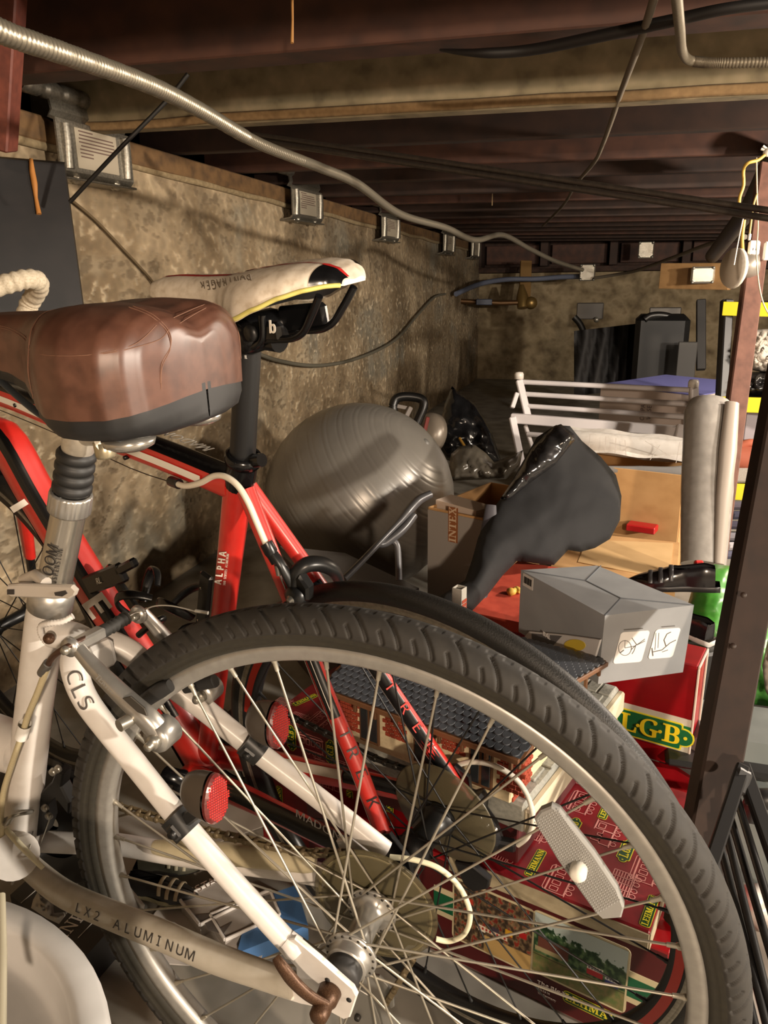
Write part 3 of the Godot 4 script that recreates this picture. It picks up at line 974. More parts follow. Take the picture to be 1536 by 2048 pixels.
	obj("chainring", s, M(C(22, 21, 20), 0.4), t)
	s = S()
	bar(s, W(45, 1720, -0.07), W(135, 1770, -0.07), 0.026, 0.014, WU, 0.003)
	obj("crank_arm", s, M(C(190, 188, 182), 0.4, 0.3), t)
	s = S()
	bar(s, W(112, 1772, -0.1), W(152, 1742, -0.06), 0.03, 0.02, WU, 0.003)
	obj("pedal", s, M(C(190, 188, 182), 0.4, 0.3), t)
	s = S()
	slab(s, px_poly([[60, 1606], [78, 1588], [112, 1556], [122, 1532], [136, 1540], [132, 1566], [148, 1598], [146, 1620], [120, 1588], [104, 1604], [108, 1632], [98, 1660], [76, 1668], [62, 1650]], W(100, 1610, -0.01), WR, WU, WN), W(100, 1610, -0.01), WR, WU, 0.016, 0.002)
	var fd := obj("front_derailleur", s, M(C(30, 29, 28), 0.4, 0.3), t)
	s = S()
	tube(s, spline(Wp([[8, 1636, 0.03], [14, 1648, 0.032], [24, 1634, 0.033], [40, 1628, 0.026], [62, 1624, 0.012]]), 5), 0.0046, 8, true, WN, 0.5)
	obj("clamp_band", s, zinc, fd)
	for q in [[108, 1542], [118, 1536], [92, 1614], [100, 1630], [64, 1656], [8, 1640]]:
		s = S()
		lathe(s, [Vector2(0, 0.004), Vector2(0.0042, 0.004), Vector2(0.0046, 0.0)], W(q[0], q[1], 0.0), WN, 10)
		obj("clamp_bolt", s, zinc, fd)
	s = S()
	tube(s, spline(Wp([[66, 1662, 0.004], [58, 1700, 0.03], [44, 1736, 0.034], [36, 1746, 0.036]]), 5), 0.0008, 5)
	obj("inner_cable", s, zinc, t)
	s = S()
	tube(s, spline(Wp([[102, 1630, 0.004], [88, 1670, 0.006], [74, 1704, 0.01]]), 5), 0.0008, 5)
	obj("inner_cable", s, zinc, t)
	s = S()
	tube(s, Wp([[38, 1742, 0.036], [24, 1768, 0.036]]), 0.0016, 6)
	obj("cable_end", s, zinc, t)
	s = S()
	tube(s, spline(Wp([[12, 1658, 0.03], [40, 1690, 0.034], [62, 1712, 0.035], [86, 1736, 0.036]]), 5), [0.0036, 0.0036, 0.0028], 8)
	obj("cable_housing", s, M(C(212, 206, 176), 0.45), t)
	s = S()
	tube(s, spline(Wp([[780, 1714, -0.062], [830, 1720, -0.066], [880, 1738, -0.07], [920, 1776, -0.074], [940, 1826, -0.074], [930, 1866, -0.072], [900, 1882, -0.07], [872, 1878, -0.066]]), 8), 0.0029, 10)
	obj("cable_housing", s, M(C(212, 206, 176), 0.45), t)
	# rear changer below the frame's end
	s = S()
	var rd := W(800, 1990, -0.05)
	slab(s, px_poly([[716, 1972], [745, 1990], [760, 2030], [772, 2080], [730, 2090], [700, 2060], [692, 2030], [706, 1998]], rd, WR, WU, WN), rd, WR, WU, 0.006, 0.001)
	obj("changer_cage", s, M(C(146, 144, 138), 0.35, 0.6), t)
	s = S()
	slab(s, px_poly([[734, 1966], [752, 1968], [780, 2000], [782, 2030], [776, 2034], [748, 1990]], rd, WR, WU, WN), rd - WN * 0.012, WR, WU, 0.004, 0.001)
	var rdo := obj("rear_derailleur", s, M(C(146, 144, 138), 0.35, 0.6), t)
	s = S()
	lathe(s, [Vector2(0, 0.004), Vector2(0.0035, 0.004), Vector2(0.004, 0.0)], W(716, 2033, -0.046), WN, 10)
	obj("changer_bolt", s, M(C(40, 39, 37), 0.4), rdo)
	s = S()
	lathe(s, [Vector2(0, 0.003), Vector2(0.016, 0.003), Vector2(0.018, 0.0), Vector2(0.016, -0.003), Vector2(0, -0.003)], W(742, 2066, -0.05), WN, 16)
	obj("jockey_wheel", s, M(C(40, 39, 37), 0.4), rdo)
	# ---- rim brakes ----
	for g in [1, -1]:
		var arm: Array
		if g > 0: arm = Wp([[322, 1470, 0.062], [300, 1442, 0.064], [268, 1412, 0.064], [226, 1372, 0.062], [190, 1336, 0.058], [164, 1306, 0.054], [150, 1288, 0.05]])
		else: arm = Wp([[412, 1382, -0.05], [372, 1330, -0.052], [338, 1286, -0.05], [310, 1252, -0.046], [284, 1224, -0.04]])
		s = S()
		tube(s, spline(arm, 5), [0.0098, 0.0095, 0.0082, 0.0072, 0.0062, 0.006], 14, true, WN, 1.0, 0.7)
		var c: Vector3 = arm[0]
		lathe(s, [Vector2(0.0, 0.009), Vector2(0.0125, 0.009), Vector2(0.0135, 0.006), Vector2(0.0145, -0.012), Vector2(0.0, -0.014)], c, WN, 20)
		lathe(s, [Vector2(0.0, 0.009), Vector2(0.009, 0.009), Vector2(0.01, 0.004), Vector2(0.0, 0.004)], arm[-1], WN, 16)
		var ar := obj("brake_arm", s, silver, t)
		s = S()
		lathe(s, [Vector2(0, 0.021), Vector2(0.0035, 0.021), Vector2(0.0042, 0.0195), Vector2(0.0042, 0.015), Vector2(0.0062, 0.0145), Vector2(0.0072, 0.009), Vector2(0, 0.009)], c, WN, 14)
		obj("pivot_bolt", s, zinc, ar)
		s = S()
		lathe(s, [Vector2(0, 0.016), Vector2(0.0032, 0.016), Vector2(0.0042, 0.014), Vector2(0.0048, 0.008), Vector2(0, 0.008)], arm[-1], WN, 12)
		obj("anchor_bolt", s, zinc, ar)
		if g > 0:
			s = S()
			slab(s, px_poly([[246, 1396], [262, 1392], [290, 1416], [296, 1432], [276, 1424]], W(270, 1412, 0.071), WR, WU, WN), W(270, 1412, 0.0735), WR, WU, 0.002, 0.0005)
			obj("cutout", s, M(C(70, 66, 60), 0.5, 0.4), ar)
			s = S()
			path_text(s, "TEKTRO", W(200, 1358, 0.062), W(232, 1386, 0.063), 0.005, 0.009, "sans-bold", 1.1)
			words("lettering", s, M(C(98, 94, 88), 0.5), ar)
			s = S()
			tube(s, [W(238, 1452, 0.082), W(262, 1438, 0.07)], 0.0058, 12)
			obj("pad_bolt", s, zinc, ar)
		s = S()
		if g > 0: tube(s, spline(Wp([[276, 1412, 0.024], [300, 1394, 0.022], [322, 1380, 0.02], [341, 1371, 0.018]]), 4), [0.006, 0.0075, 0.0078, 0.006], 12, true, WU, 0.8, 0.7)
		else: tube(s, spline(Wp([[370, 1374, -0.024], [400, 1368, -0.022], [430, 1362, -0.02]]), 4), 0.0065, 12, true, WU, 0.8, 0.7)
		obj("brake_pad", s, M(C(32, 31, 30), 0.6), ar)
	# noodle, boot and cable
	s = S()
	tube(s, spline(Wp([[96, 1332, 0.056], [104, 1316, 0.06], [124, 1300, 0.062], [160, 1282, 0.05], [202, 1266, 0.02]]), 6), 0.0031, 10)
	obj("brake_noodle", s, MT("noodle", 82, 0.1, [C(56, 36, 26), C(92, 68, 56)], 0.4, 0.02, 0.4), t)
	s = S()
	bar(s, W(148, 1292, 0.054), W(205, 1262, 0.022), 0.011, 0.013, WU, 0.002)
	obj("noodle_link", s, silver, t)
	s = S()
	var bt := spline(Wp([[200, 1266, 0.022], [222, 1254, 0.01], [252, 1236, -0.01]]), 8)
	var br := []
	for k in bt.size(): br.append(0.0066 if k < 7 else (0.0072 if k % 2 == 0 else 0.0052))
	tube(s, bt, br, 12)
	obj("rubber_boot", s, M(C(34, 33, 30), 0.7), t)
	s = S()
	tube(s, spline(Wp([[252, 1236, -0.01], [270, 1226, -0.025], [284, 1222, -0.04], [310, 1212, -0.045], [345, 1212, -0.045], [392, 1223, -0.045]]), 5), 0.0008, 6)
	obj("brake_cable", s, M(C(200, 196, 186), 0.3, 0.7), t)
	s = S()
	tube(s, Wp([[391, 1222, -0.045], [416, 1226, -0.045]]), 0.0019, 8)
	obj("cable_end", s, M(C(200, 196, 186), 0.3, 0.7), t)
	s = S()
	tube(s, spline(Wp([[93, 1338, 0.056], [76, 1384, 0.05], [56, 1432, 0.044], [42, 1476, 0.04], [20, 1540, 0.036], [6, 1590, 0.034], [2, 1650, 0.034], [8, 1700, 0.036]]), 6), 0.0033, 10)
	obj("cable_housing", s, MT("cream_cable", 83, 0.08, [C(178, 164, 128), C(208, 198, 164)], 0.45, 0.04), t)
	s = S()
	tube(s, Wp([[84, 1346, 0.054], [97, 1326, 0.057]]), 0.0048, 12)
	obj("ferrule", s, M(C(104, 102, 98), 0.4, 0.4), t)
	s = S()
	tube(s, Wp([[50, 1448, 0.041], [43, 1474, 0.04]]), 0.0068, 16, false)
	obj("cable_clip", s, M(C(226, 224, 218), 0.5), t)
	# ---- red reflectors on the stays ----
	for q in [[366, 1644, 0.054, 430, 1596, 0.075, 1.0], [510, 1492, -0.046, 555, 1450, -0.03, 0.92]]:
		s = S()
		var a := W(q[0], q[1], q[2])
		var b := W(q[3], q[4], q[5])
		var along: Vector3 = (near[45] - near[30]).normalized() if q[6] == 1.0 else (far[35] - far[20]).normalized()
		tube(s, [a - along * 0.011, a + along * 0.011], 0.0152, 18, true, WN, 1.0, 0.72)
		box(s, a + WN * 0.014, Basis(along, WN.cross(along), WN), Vector3(0.016, 0.012, 0.006), 0.002)
		bar(s, a, a.lerp(b, 0.75), 0.013, 0.01, WU, 0.002)
		var cl2 := obj("reflector_clamp", s, M(C(34, 34, 34), 0.45), t)
		s = S()
		lathe(s, [Vector2(0, 0.004), Vector2(0.004, 0.004), Vector2(0.0045, 0.0)], a + WN * 0.016, WN, 12)
		obj("clamp_screw", s, M(C(20, 20, 20), 0.4), cl2)
		# the lens: pointed oval dish facing rearwards
		var z := (WR * 0.95 + WN * 0.2 + WU * 0.12).normalized()
		var y := (WU - z * WU.dot(z)).normalized()
		y = (y * 0.98 + y.cross(z) * 0.2).normalized()
		var x := y.cross(z)
		var k: float = pr(52 * q[6], b)
		var oval := []
		for i in 28:
			var an := TAU * i / 28.0
			var sy := sin(an)
			oval.append(Vector2(cos(an) * 0.62 * (1.0 - 0.2 * sy), sy) * k)
		s = S()
		slab(s, oval, b, x, y, 0.008, 0.0025)
		var red := StandardMaterial3D.new()
		red.albedo_texture = ramp(noise_img(90, 0.22, 2, 128), [C(60, 4, 4), C(92, 8, 7), C(120, 12, 10)])
		red.uv1_triplanar = true
		red.uv1_world_triplanar = true
		red.uv1_scale = Vector3.ONE * 28.0
		red.roughness = 0.12
		red.clearcoat_enabled = true
		red.cull_mode = BaseMaterial3D.CULL_DISABLED
		var rl2 := obj("red_reflector", s, red, t)
		s = S()
		var back := []
		for i in 6:
			var rg := PackedVector3Array()
			var f := float(i) / 5.0
			for o in oval: rg.append(b - z * (0.004 + 0.034 * sin(f * PI * 0.5)) + (x * o.x + y * o.y) * (1.0 - 0.75 * f * f))
			back.append(rg)
		surf(s, back, true)
		obj("reflector_shell", s, M(C(70, 62, 54), 0.35), rl2)
		s = S()
		for i in range(-6, 7):
			for j in range(-9, 10):
				var v := Vector2(i * 0.11, j * 0.105) * k
				if Vector2(v.x / 0.62, v.y).length() < k * 0.9:
					lathe(s, [Vector2(0.0, 0.0012), Vector2(0.0012, 0.0)], b + z * 0.004 + x * v.x + y * v.y, z, 4)
		obj("reflector_facets", s, M(C(170, 26, 20), 0.1), rl2).set_meta("kind", "stuff")
	seat_post(t, silver)
	brown_saddle(t)

func seat_post(t: Node3D, silver: Material):
	# clamp with its lever
	var s := S()
	var c := W(103, 1192)
	var up := (W(152, 905) - W(110, 1180)).normalized()
	lathe(s, [Vector2(0.0192, -0.014), Vector2(0.0222, -0.013), Vector2(0.0222, 0.012), Vector2(0.0192, 0.013)], c, up, 32)
	var cl := obj("seat_clamp", s, silver, t)
	s = S()
	var o := W(86, 1178, 0.03)
	slab(s, px_poly([[18, 1168], [40, 1166], [146, 1170], [156, 1180], [152, 1190], [140, 1196], [26, 1192], [16, 1186]], o, WR, WU, WN), o, WR, WU, 0.006, 0.0015)
	obj("clamp_lever", s, M(C(198, 190, 180), 0.4, 0.35), cl)
	s = S()
	tube(s, Wp([[48, 1160, 0.012], [72, 1150, 0.016], [92, 1166, 0.022]]), 0.006, 10)
	obj("clamp_nut", s, M(C(198, 190, 180), 0.4, 0.35), cl)
	s = S()
	slab(s, px_poly([[114, 1182], [136, 1178], [140, 1184], [130, 1190], [116, 1188]], o, WR, WU, WN), o + WN * 0.0034, WR, WU, 0.0008)
	obj("lever_slot", s, M(C(48, 44, 42), 0.6), cl)
	s = S()
	slab(s, px_poly([[20, 1176], [34, 1176], [34, 1186], [20, 1186]], o, WR, WU, WN), o + WN * 0.0034, WR, WU, 0.0008)
	obj("lever_slot", s, M(C(48, 44, 42), 0.6), cl)
	# post: tube, knurled collar, rubber bellows, head
	var a := W(104, 1190)
	var b := W(138, 1022)
	s = S()
	tube(s, [a, b], [pr(33.5, a), pr(33.5, b)], 36)
	var post := obj("seat_post", s, MT("post_metal", 84, 0.03, [C(170, 164, 152), C(196, 190, 178)], 0.22, 0.3, 0.85, 0.0, Vector3(1, 0.1, 1)), t)
	var q := W(143, 984)
	var ax := (q - b).normalized()
	var side := (WR - ax * WR.dot(ax)).normalized()
	var rows := []
	for i in 7:
		var ring := PackedVector3Array()
		var p := b.lerp(q, [0.0, 0.0, 0.08, 0.5, 0.86, 0.97, 1.0][i])
		for j in 88:
			var an := TAU * j / 88
			var rr: float = pr(42, p) * [0.8, 0.95, 1.0, 1.0, 1.0, 0.97, 0.86][i]
			if i in [2, 3, 4] and j % 4 == 0: rr *= 0.965
			ring.append(p + (side * cos(an) + ax.cross(side) * sin(an)) * rr)
		rows.append(ring)
	s = S()
	surf(s, rows, true)
	obj("knurled_collar", s, silver, post)
	var bell := []
	var rad := []
	var e := W(154, 900)
	for i in 25:
		bell.append(q.lerp(e, i / 24.0))
		rad.append(pr(36.5, q) * (1.0 - 0.02 * i / 24.0) * (1.06 if i % 6 in [2, 3, 4] else (0.9 if i % 6 == 0 else 1.0)))
	s = S()
	tube(s, bell, rad, 32)
	obj("bellows", s, M(C(26, 26, 26), 0.55), post)
	s = S()
	var h0 := W(155, 908)
	var h1 := W(161, 852)
	tube(s, [h0, h0.lerp(h1, 0.2), h0.lerp(h1, 0.8), h1], [pr(28, h0), pr(32, h0), pr(33, h1), pr(30, h1)], 28)
	tube(s, Wp([[160, 872, 0.0], [200, 874, 0.012], [214, 880, 0.02]]), [0.009, 0.008, 0.011], 16)
	box(s, W(168, 850), Basis(WR, WU, WN), Vector3(0.036, 0.008, 0.04), 0.002)
	obj("post_head", s, MT("cast", 85, 0.05, [C(176, 168, 154), C(204, 198, 186)], 0.35, 0.08, 0.6), post)
	s = S()
	lathe(s, [Vector2(0, -0.014), Vector2(0.008, -0.014), Vector2(0.009, -0.012), Vector2(0.0095, 0.0), Vector2(0, 0)], W(208, 884, 0.018), WU, 18)
	obj("clamp_bolt", s, M(C(176, 166, 140), 0.3, 0.8), post)
	s = S()
	var pl := []
	for k in 12: pl.append(a.lerp(b, k / 11.0))
	line_text(s, "ZOOM", pl, 3.0, 7.0, 0.0105, pr(34.4, a), 1.05, 0.0075)
	line_text(s, "SUSPENSION", pl, 2.6, 7.2, 0.0046, pr(34.4, a), 0.9, 0.0005)
	words("lettering", s, M(C(30, 26, 24), 0.6), post)

# wide saddle: x metres forward of the rear edge, a angle over the cross-section (0 viewer's side)
const SAD := [[0.0, 0.0015, 0.583, 0.533], [0.0006, 0.03, 0.587, 0.532], [0.003, 0.055, 0.592, 0.53], [0.008, 0.076, 0.597, 0.528], [0.016, 0.09, 0.601, 0.526], [0.03, 0.1, 0.604, 0.524], [0.06, 0.104, 0.605, 0.523], [0.085, 0.099, 0.604, 0.523], [0.105, 0.085, 0.602, 0.527], [0.125, 0.066, 0.599, 0.535], [0.145, 0.052, 0.597, 0.543], [0.17, 0.042, 0.596, 0.548], [0.2, 0.036, 0.596, 0.552], [0.235, 0.03, 0.595, 0.555], [0.26, 0.022, 0.592, 0.56], [0.27, 0.012, 0.584, 0.566]]
func profile_at(tab: Array, x: float) -> Array:
	for i in tab.size() - 1:
		if x <= tab[i + 1][0] or i == tab.size() - 2:
			var f := clampf((x - tab[i][0]) / (tab[i + 1][0] - tab[i][0]), 0, 1)
			f = f * f * (3.0 - 2.0 * f) * 0.4 + f * 0.6
			var o := []
			for k in tab[i].size(): o.append(lerpf(tab[i][k], tab[i + 1][k], f))
			return o
	return tab[-1]
func saddle_pt(x: float, a: float, out := 0.0) -> Vector3:
	var p := profile_at(SAD, x)
	var ca := cos(a)
	var sa := maxf(sin(a), 0.0)
	var lat: float = p[1] * signf(ca) * pow(absf(ca), 0.56)
	var h: float = p[2] - p[3]
	var u: float = p[3] + h * pow(sa, 0.64)
	u -= 0.009 * exp(-pow(lat / 0.03, 2)) * clampf(1.0 - x / 0.06, 0, 1) * sa
	u -= 0.003 * exp(-pow(lat / 0.016, 2)) * sa
	# skirt tucks in below
	if sa < 0.5: lat *= 0.93 + 0.14 * sa
	return wl(-0.12 - x, u, lat) + (WU * sa + WN * signf(ca) * absf(ca)).normalized() * out
func brown_saddle(t: Node3D):
	var s := S()
	var rows := []
	for i in 64:
		var x := 0.27 * pow(i / 63.0, 2.2)
		var row := PackedVector3Array()
		for j in 49: row.append(saddle_pt(x, PI * j / 48.0))
		rows.append(row)
	surf(s, rows)
	fan(s, rows[0], WR)
	var leather := MT("leather", 91, 0.035, [C(62, 39, 30), C(78, 50, 39), C(92, 61, 48), C(84, 56, 44)], 0.4, 0.22)
	var sad := obj("brown_saddle", s, leather, t)
	sad.set_meta("label", "wide padded brown leather saddle with stitched seams")
	# double seam along the side, and across
	var seam := M(C(112, 78, 60), 0.7)
	var top := [[0.1, 0.5], [0.07, 0.46], [0.04, 0.46], [0.02, 0.5], [0.008, 0.6], [0.004, 0.75], [0.003, 1.0]]
	var lobe := [[0.003, 1.0], [0.012, 1.7], [0.022, 2.1], [0.02, 2.4], [0.012, 2.7], [0.006, 3.0]]
	var corner := [[0.11, 0.02], [0.106, 0.2], [0.1, 0.52], [0.106, 0.8], [0.115, 1.2], [0.12, 1.57]]
	var nose := [[0.1, 0.52], [0.13, 0.6], [0.17, 0.7], [0.22, 0.75], [0.26, 0.8]]
	var across := [[0.03, 1.3], [0.012, 1.2], [0.003, 0.95], [0.002, 0.6], [0.003, 0.3], [0.004, 0.08]]
	for tab in [top, lobe, corner, nose, across]:
		for k in 2:
			s = S()
			var line := []
			for q in tab: line.append(saddle_pt(q[0] + (0.0035 * k if tab == top or tab == lobe else 0.0), q[1] + (0.0 if tab == top or tab == lobe else 0.05 * k), 0.0004))
			tube(s, spline(line, 6), 0.00035, 5)
			obj("stitched_seam", s, seam, sad)
	# base shell
	s = S()
	rows = []
	for i in 40:
		var x := 0.26 * pow(i / 39.0, 2.0)
		var p := profile_at(SAD, x)
		var row := PackedVector3Array()
		var lo := 0.018 if x < 0.12 else 0.008
		for q in [[0.9, 0.006], [0.9, -0.008], [0.8, -lo], [0.5, -lo - 0.004], [0.0, -lo - 0.005], [-0.5, -lo - 0.004], [-0.8, -lo], [-0.9, -0.008], [-0.9, 0.006]]:
			row.append(wl(-0.12 - x, p[3] + q[1], p[1] * q[0]))
		rows.append(row)
	surf(s, rows)
	var base := obj("saddle_base", s, M(C(30, 30, 31), 0.5), t)
	base.set_meta("label", "black plastic saddle base")
	# rubber springs and the flat carrier under them
	for g in [1.0, -1.0]:
		s = S()
		var pr2 := []
		for i in 13: pr2.append(Vector2(0.021 + (0.0035 if i % 4 in [1, 2] else 0.0), 0.022 * i / 12.0))
		lathe(s, pr2, wl(-0.165, 0.506, 0.05 * g), WU, 28)
		obj("rubber_spring", s, M(C(28, 28, 28), 0.55), base)
		s = S()
		lathe(s, [Vector2(0.0, -0.009), Vector2(0.013, -0.0085), Vector2(0.02, -0.005), Vector2(0.0215, 0.0), Vector2(0.0, 0.0)], wl(-0.165, 0.5, 0.05 * g), WU, 28)
		obj("chrome_cup", s, M(C(176, 172, 164), 0.22, 0.8), base)
		s = S()
		tube(s, spline([wl(-0.165, 0.505, 0.05 * g), wl(-0.2, 0.504, 0.048 * g), wl(-0.235, 0.504, 0.03 * g), wl(-0.28, 0.508, 0.02 * g), wl(-0.34, 0.545, 0.012 * g)], 6), [0.016, 0.011, 0.007, 0.0045, 0.004], 12, true, WN, 0.45)
		obj("carrier_rail", s, M(C(44, 46, 47), 0.4), base)

const RSAD := [[0.0, 0.016, 0.655, 0.648], [0.01, 0.03, 0.664, 0.648], [0.025, 0.044, 0.668, 0.646], [0.045, 0.056, 0.669, 0.641], [0.07, 0.066, 0.668, 0.632], [0.095, 0.069, 0.666, 0.623], [0.115, 0.062, 0.664, 0.62], [0.135, 0.048, 0.661, 0.624], [0.16, 0.034, 0.658, 0.63], [0.2, 0.027, 0.657, 0.632], [0.24, 0.025, 0.658, 0.634], [0.265, 0.022, 0.657, 0.636], [0.285, 0.016, 0.653, 0.638], [0.295, 0.006, 0.646, 0.641]]
func rsad(x: float, a: float, out := 0.0) -> Vector3:
	var p := profile_at(RSAD, x)
	var ca := cos(a)
	var sa := maxf(sin(a), 0.0)
	var lat: float = p[1] * signf(ca) * pow(absf(ca), 0.8)
	var u: float = p[3] + (p[2] - p[3]) * pow(sa, 0.75)
	u -= 0.004 * exp(-pow(lat / 0.012, 2)) * clampf(1.0 - x / 0.2, 0, 1)
	return rl(-0.028 - x * 0.965, u, lat) + (RU * sa + RN * ca).normalized() * out
func rsad_patch(called: String, m: Material, par: Node, x0: float, x1: float, a0: float, a1: float, out: float, nx := 10, na := 14) -> MeshInstance3D:
	var rows := []
	for i in nx + 1:
		var row := PackedVector3Array()
		for j in na + 1: row.append(rsad(x0 + (x1 - x0) * i / nx, a0 + (a1 - a0) * j / na, out))
		rows.append(row)
	var s := S()
	surf(s, rows)
	return obj(called, s, m, par)

# narrow racing wheel: black rim, silver brake track, slick tyre
func race_wheel(t: Node3D, called: String, c: Vector3, n: Vector3, r: Vector3, u: Vector3, rear: bool):
	var s := S()
	lathe(s, [[0.3165, 0.0096], [0.3165, -0.0096], [0.3075, -0.0098], [0.307, -0.0094], [0.293, -0.0086], [0.2885, -0.006], [0.2875, 0.0], [0.2885, 0.006], [0.293, 0.0086], [0.307, 0.0094], [0.3075, 0.0098]].map(func(q): return Vector2(q[0], q[1])), c, n, 120, true)
	var w := obj(called, s, M(C(20, 20, 20), 0.4), t)
	s = S()
	lathe(s, [Vector2(0.3166, 0.0099), Vector2(0.3125, 0.0101), Vector2(0.312, 0.0097), Vector2(0.3115, 0.0101), Vector2(0.3076, 0.0101)], c, n, 120)
	lathe(s, [Vector2(0.3166, -0.0099), Vector2(0.3076, -0.0101)], c, n, 120)
	obj("brake_track", s, MT("track", 101, 0.05, [C(112, 106, 94), C(160, 154, 140)], 0.4, 0.08, 0.5), w)
	var pr2 := []
	for i in 25:
		var ph := deg_to_rad(-125.0 + 250.0 * i / 24.0)
		pr2.append(Vector2(0.3225 + 0.0122 * cos(ph), 0.0122 * sin(ph)))
	s = S()
	lathe(s, pr2, c, n, 160)
	obj("tyre", s, MT("slick", 102, 0.09, [C(22, 21, 19), C(34, 32, 29)], 0.55, 0.05, 0.0, 1.5), w)
	if rear:
		for arc in [[-0.62, 0.04], [2.2, 2.9]]:
			s = S()
			var rows := []
			for i in 31:
				var a: float = arc[0] + (arc[1] - arc[0]) * i / 30.0
				var d := r * cos(a) + u * sin(a)
				rows.append(PackedVector3Array([c + d * 0.2945 + n * 0.0091, c + d * 0.2992 + n * 0.0094, c + d * 0.3045 + n * 0.0097]))
			surf(s, rows)
			obj("red_band", s, M(C(176, 44, 30), 0.4), w)
	spoke_set(w, c, n, r, u, 24 if rear else 20, 8.0, 0.288, 0.02 if rear else 0.014, 0.034, -0.018 if rear else -0.034, M(C(16, 16, 16), 0.45), M(C(150, 146, 138), 0.4, 0.7), 0.00115, 70.0 if rear else 30.0)
	s = S()
	if rear:
		lathe(s, [[0.0, 0.064], [0.008, 0.064], [0.0105, 0.058], [0.0185, 0.046], [0.0215, 0.04], [0.0215, 0.03], [0.017, 0.026], [0.0155, 0.0], [0.019, -0.01], [0.0225, -0.014], [0.0225, -0.021], [0.014, -0.026], [0.014, -0.06], [0.0, -0.06]].map(func(q): return Vector2(q[0], q[1])), c, n, 32)
	else:
		lathe(s, [[0.0, 0.06], [0.011, 0.06], [0.012, 0.048], [0.0165, 0.037], [0.0165, 0.031], [0.012, 0.024], [0.011, 0.0], [0.012, -0.024], [0.0165, -0.031], [0.0165, -0.037], [0.012, -0.05], [0.0, -0.05]].map(func(q): return Vector2(q[0], q[1])), c, n, 28)
	obj("hub", s, M(C(20, 20, 20), 0.35, 0.2), w)
	if rear:
		s = S()
		lathe(s, [Vector2(0.02, -0.024), Vector2(0.071, -0.028), Vector2(0.073, -0.0295), Vector2(0.071, -0.031), Vector2(0.02, -0.026)], c, n, 56)
		var smoke := StandardMaterial3D.new()
		smoke.albedo_color = Color(0.36, 0.33, 0.25, 0.72)
		smoke.transparency = BaseMaterial3D.TRANSPARENCY_ALPHA
		smoke.roughness = 0.35
		smoke.cull_mode = BaseMaterial3D.CULL_DISABLED
		obj("spoke_protector", s, smoke, w)
		for k in 7:
			s = S()
			var teeth := []
			for q in 52:
				var a := TAU * q / 52.0
				teeth.append(Vector2(cos(a), sin(a)) * (0.052 - 0.0045 * k + (0.002 if q % 2 == 0 else -0.0015)))
			slab(s, teeth, c - n * (0.033 + 0.003 * k), r, u, 0.0018)
			obj("sprocket", s, M(C(58, 56, 52), 0.4, 0.7), w)

func cage(t: Node3D, label: String, base: Vector3, along: Vector3, out: Vector3, r: float):
	# bottle cage: spine on the tube, base plate and two open arms
	var k := S()
	bar(k, base - along * 0.06, base + along * 0.055, 0.022, 0.008, out, 0.003)
	var side := along.cross(out).normalized()
	for g in [-1.0, 1.0]:
		var arm := []
		for i in 15:
			var a: float = -0.5 * PI + g * PI * (0.12 + 0.8 * i / 14.0)
			arm.append(base + out * (r + 0.004) + (out * sin(a) + side * cos(a)) * r + along * (-0.02 + 0.03 * sin(PI * i / 14.0) - (0.0 if g > 0 else 0.012)))
		tube(k, arm, [0.006, 0.0075, 0.0075, 0.007, 0.005], 10, true, along, 0.4)
	var foot := []
	for i in 9:
		var a := PI * i / 8.0
		foot.append(base - along * 0.06 + out * (0.004 + 1.6 * r * sin(a) * 0.6) + side * (cos(a) * r * 0.6))
	tube(k, foot, 0.005, 8, true, along, 0.8)
	var o := obj("bottle_cage", k, M(C(16, 16, 16), 0.28), t)
	o.set_meta("label", label)
	for g in [-0.03, 0.03]:
		k = S()
		lathe(k, [Vector2(0, 0.004), Vector2(0.0038, 0.004), Vector2(0.0045, 0.002), Vector2(0.0045, 0.0)], base + along * g + out * 0.004, out, 12)
		obj("cage_bolt", k, M(C(190, 186, 176), 0.25, 0.8), o)

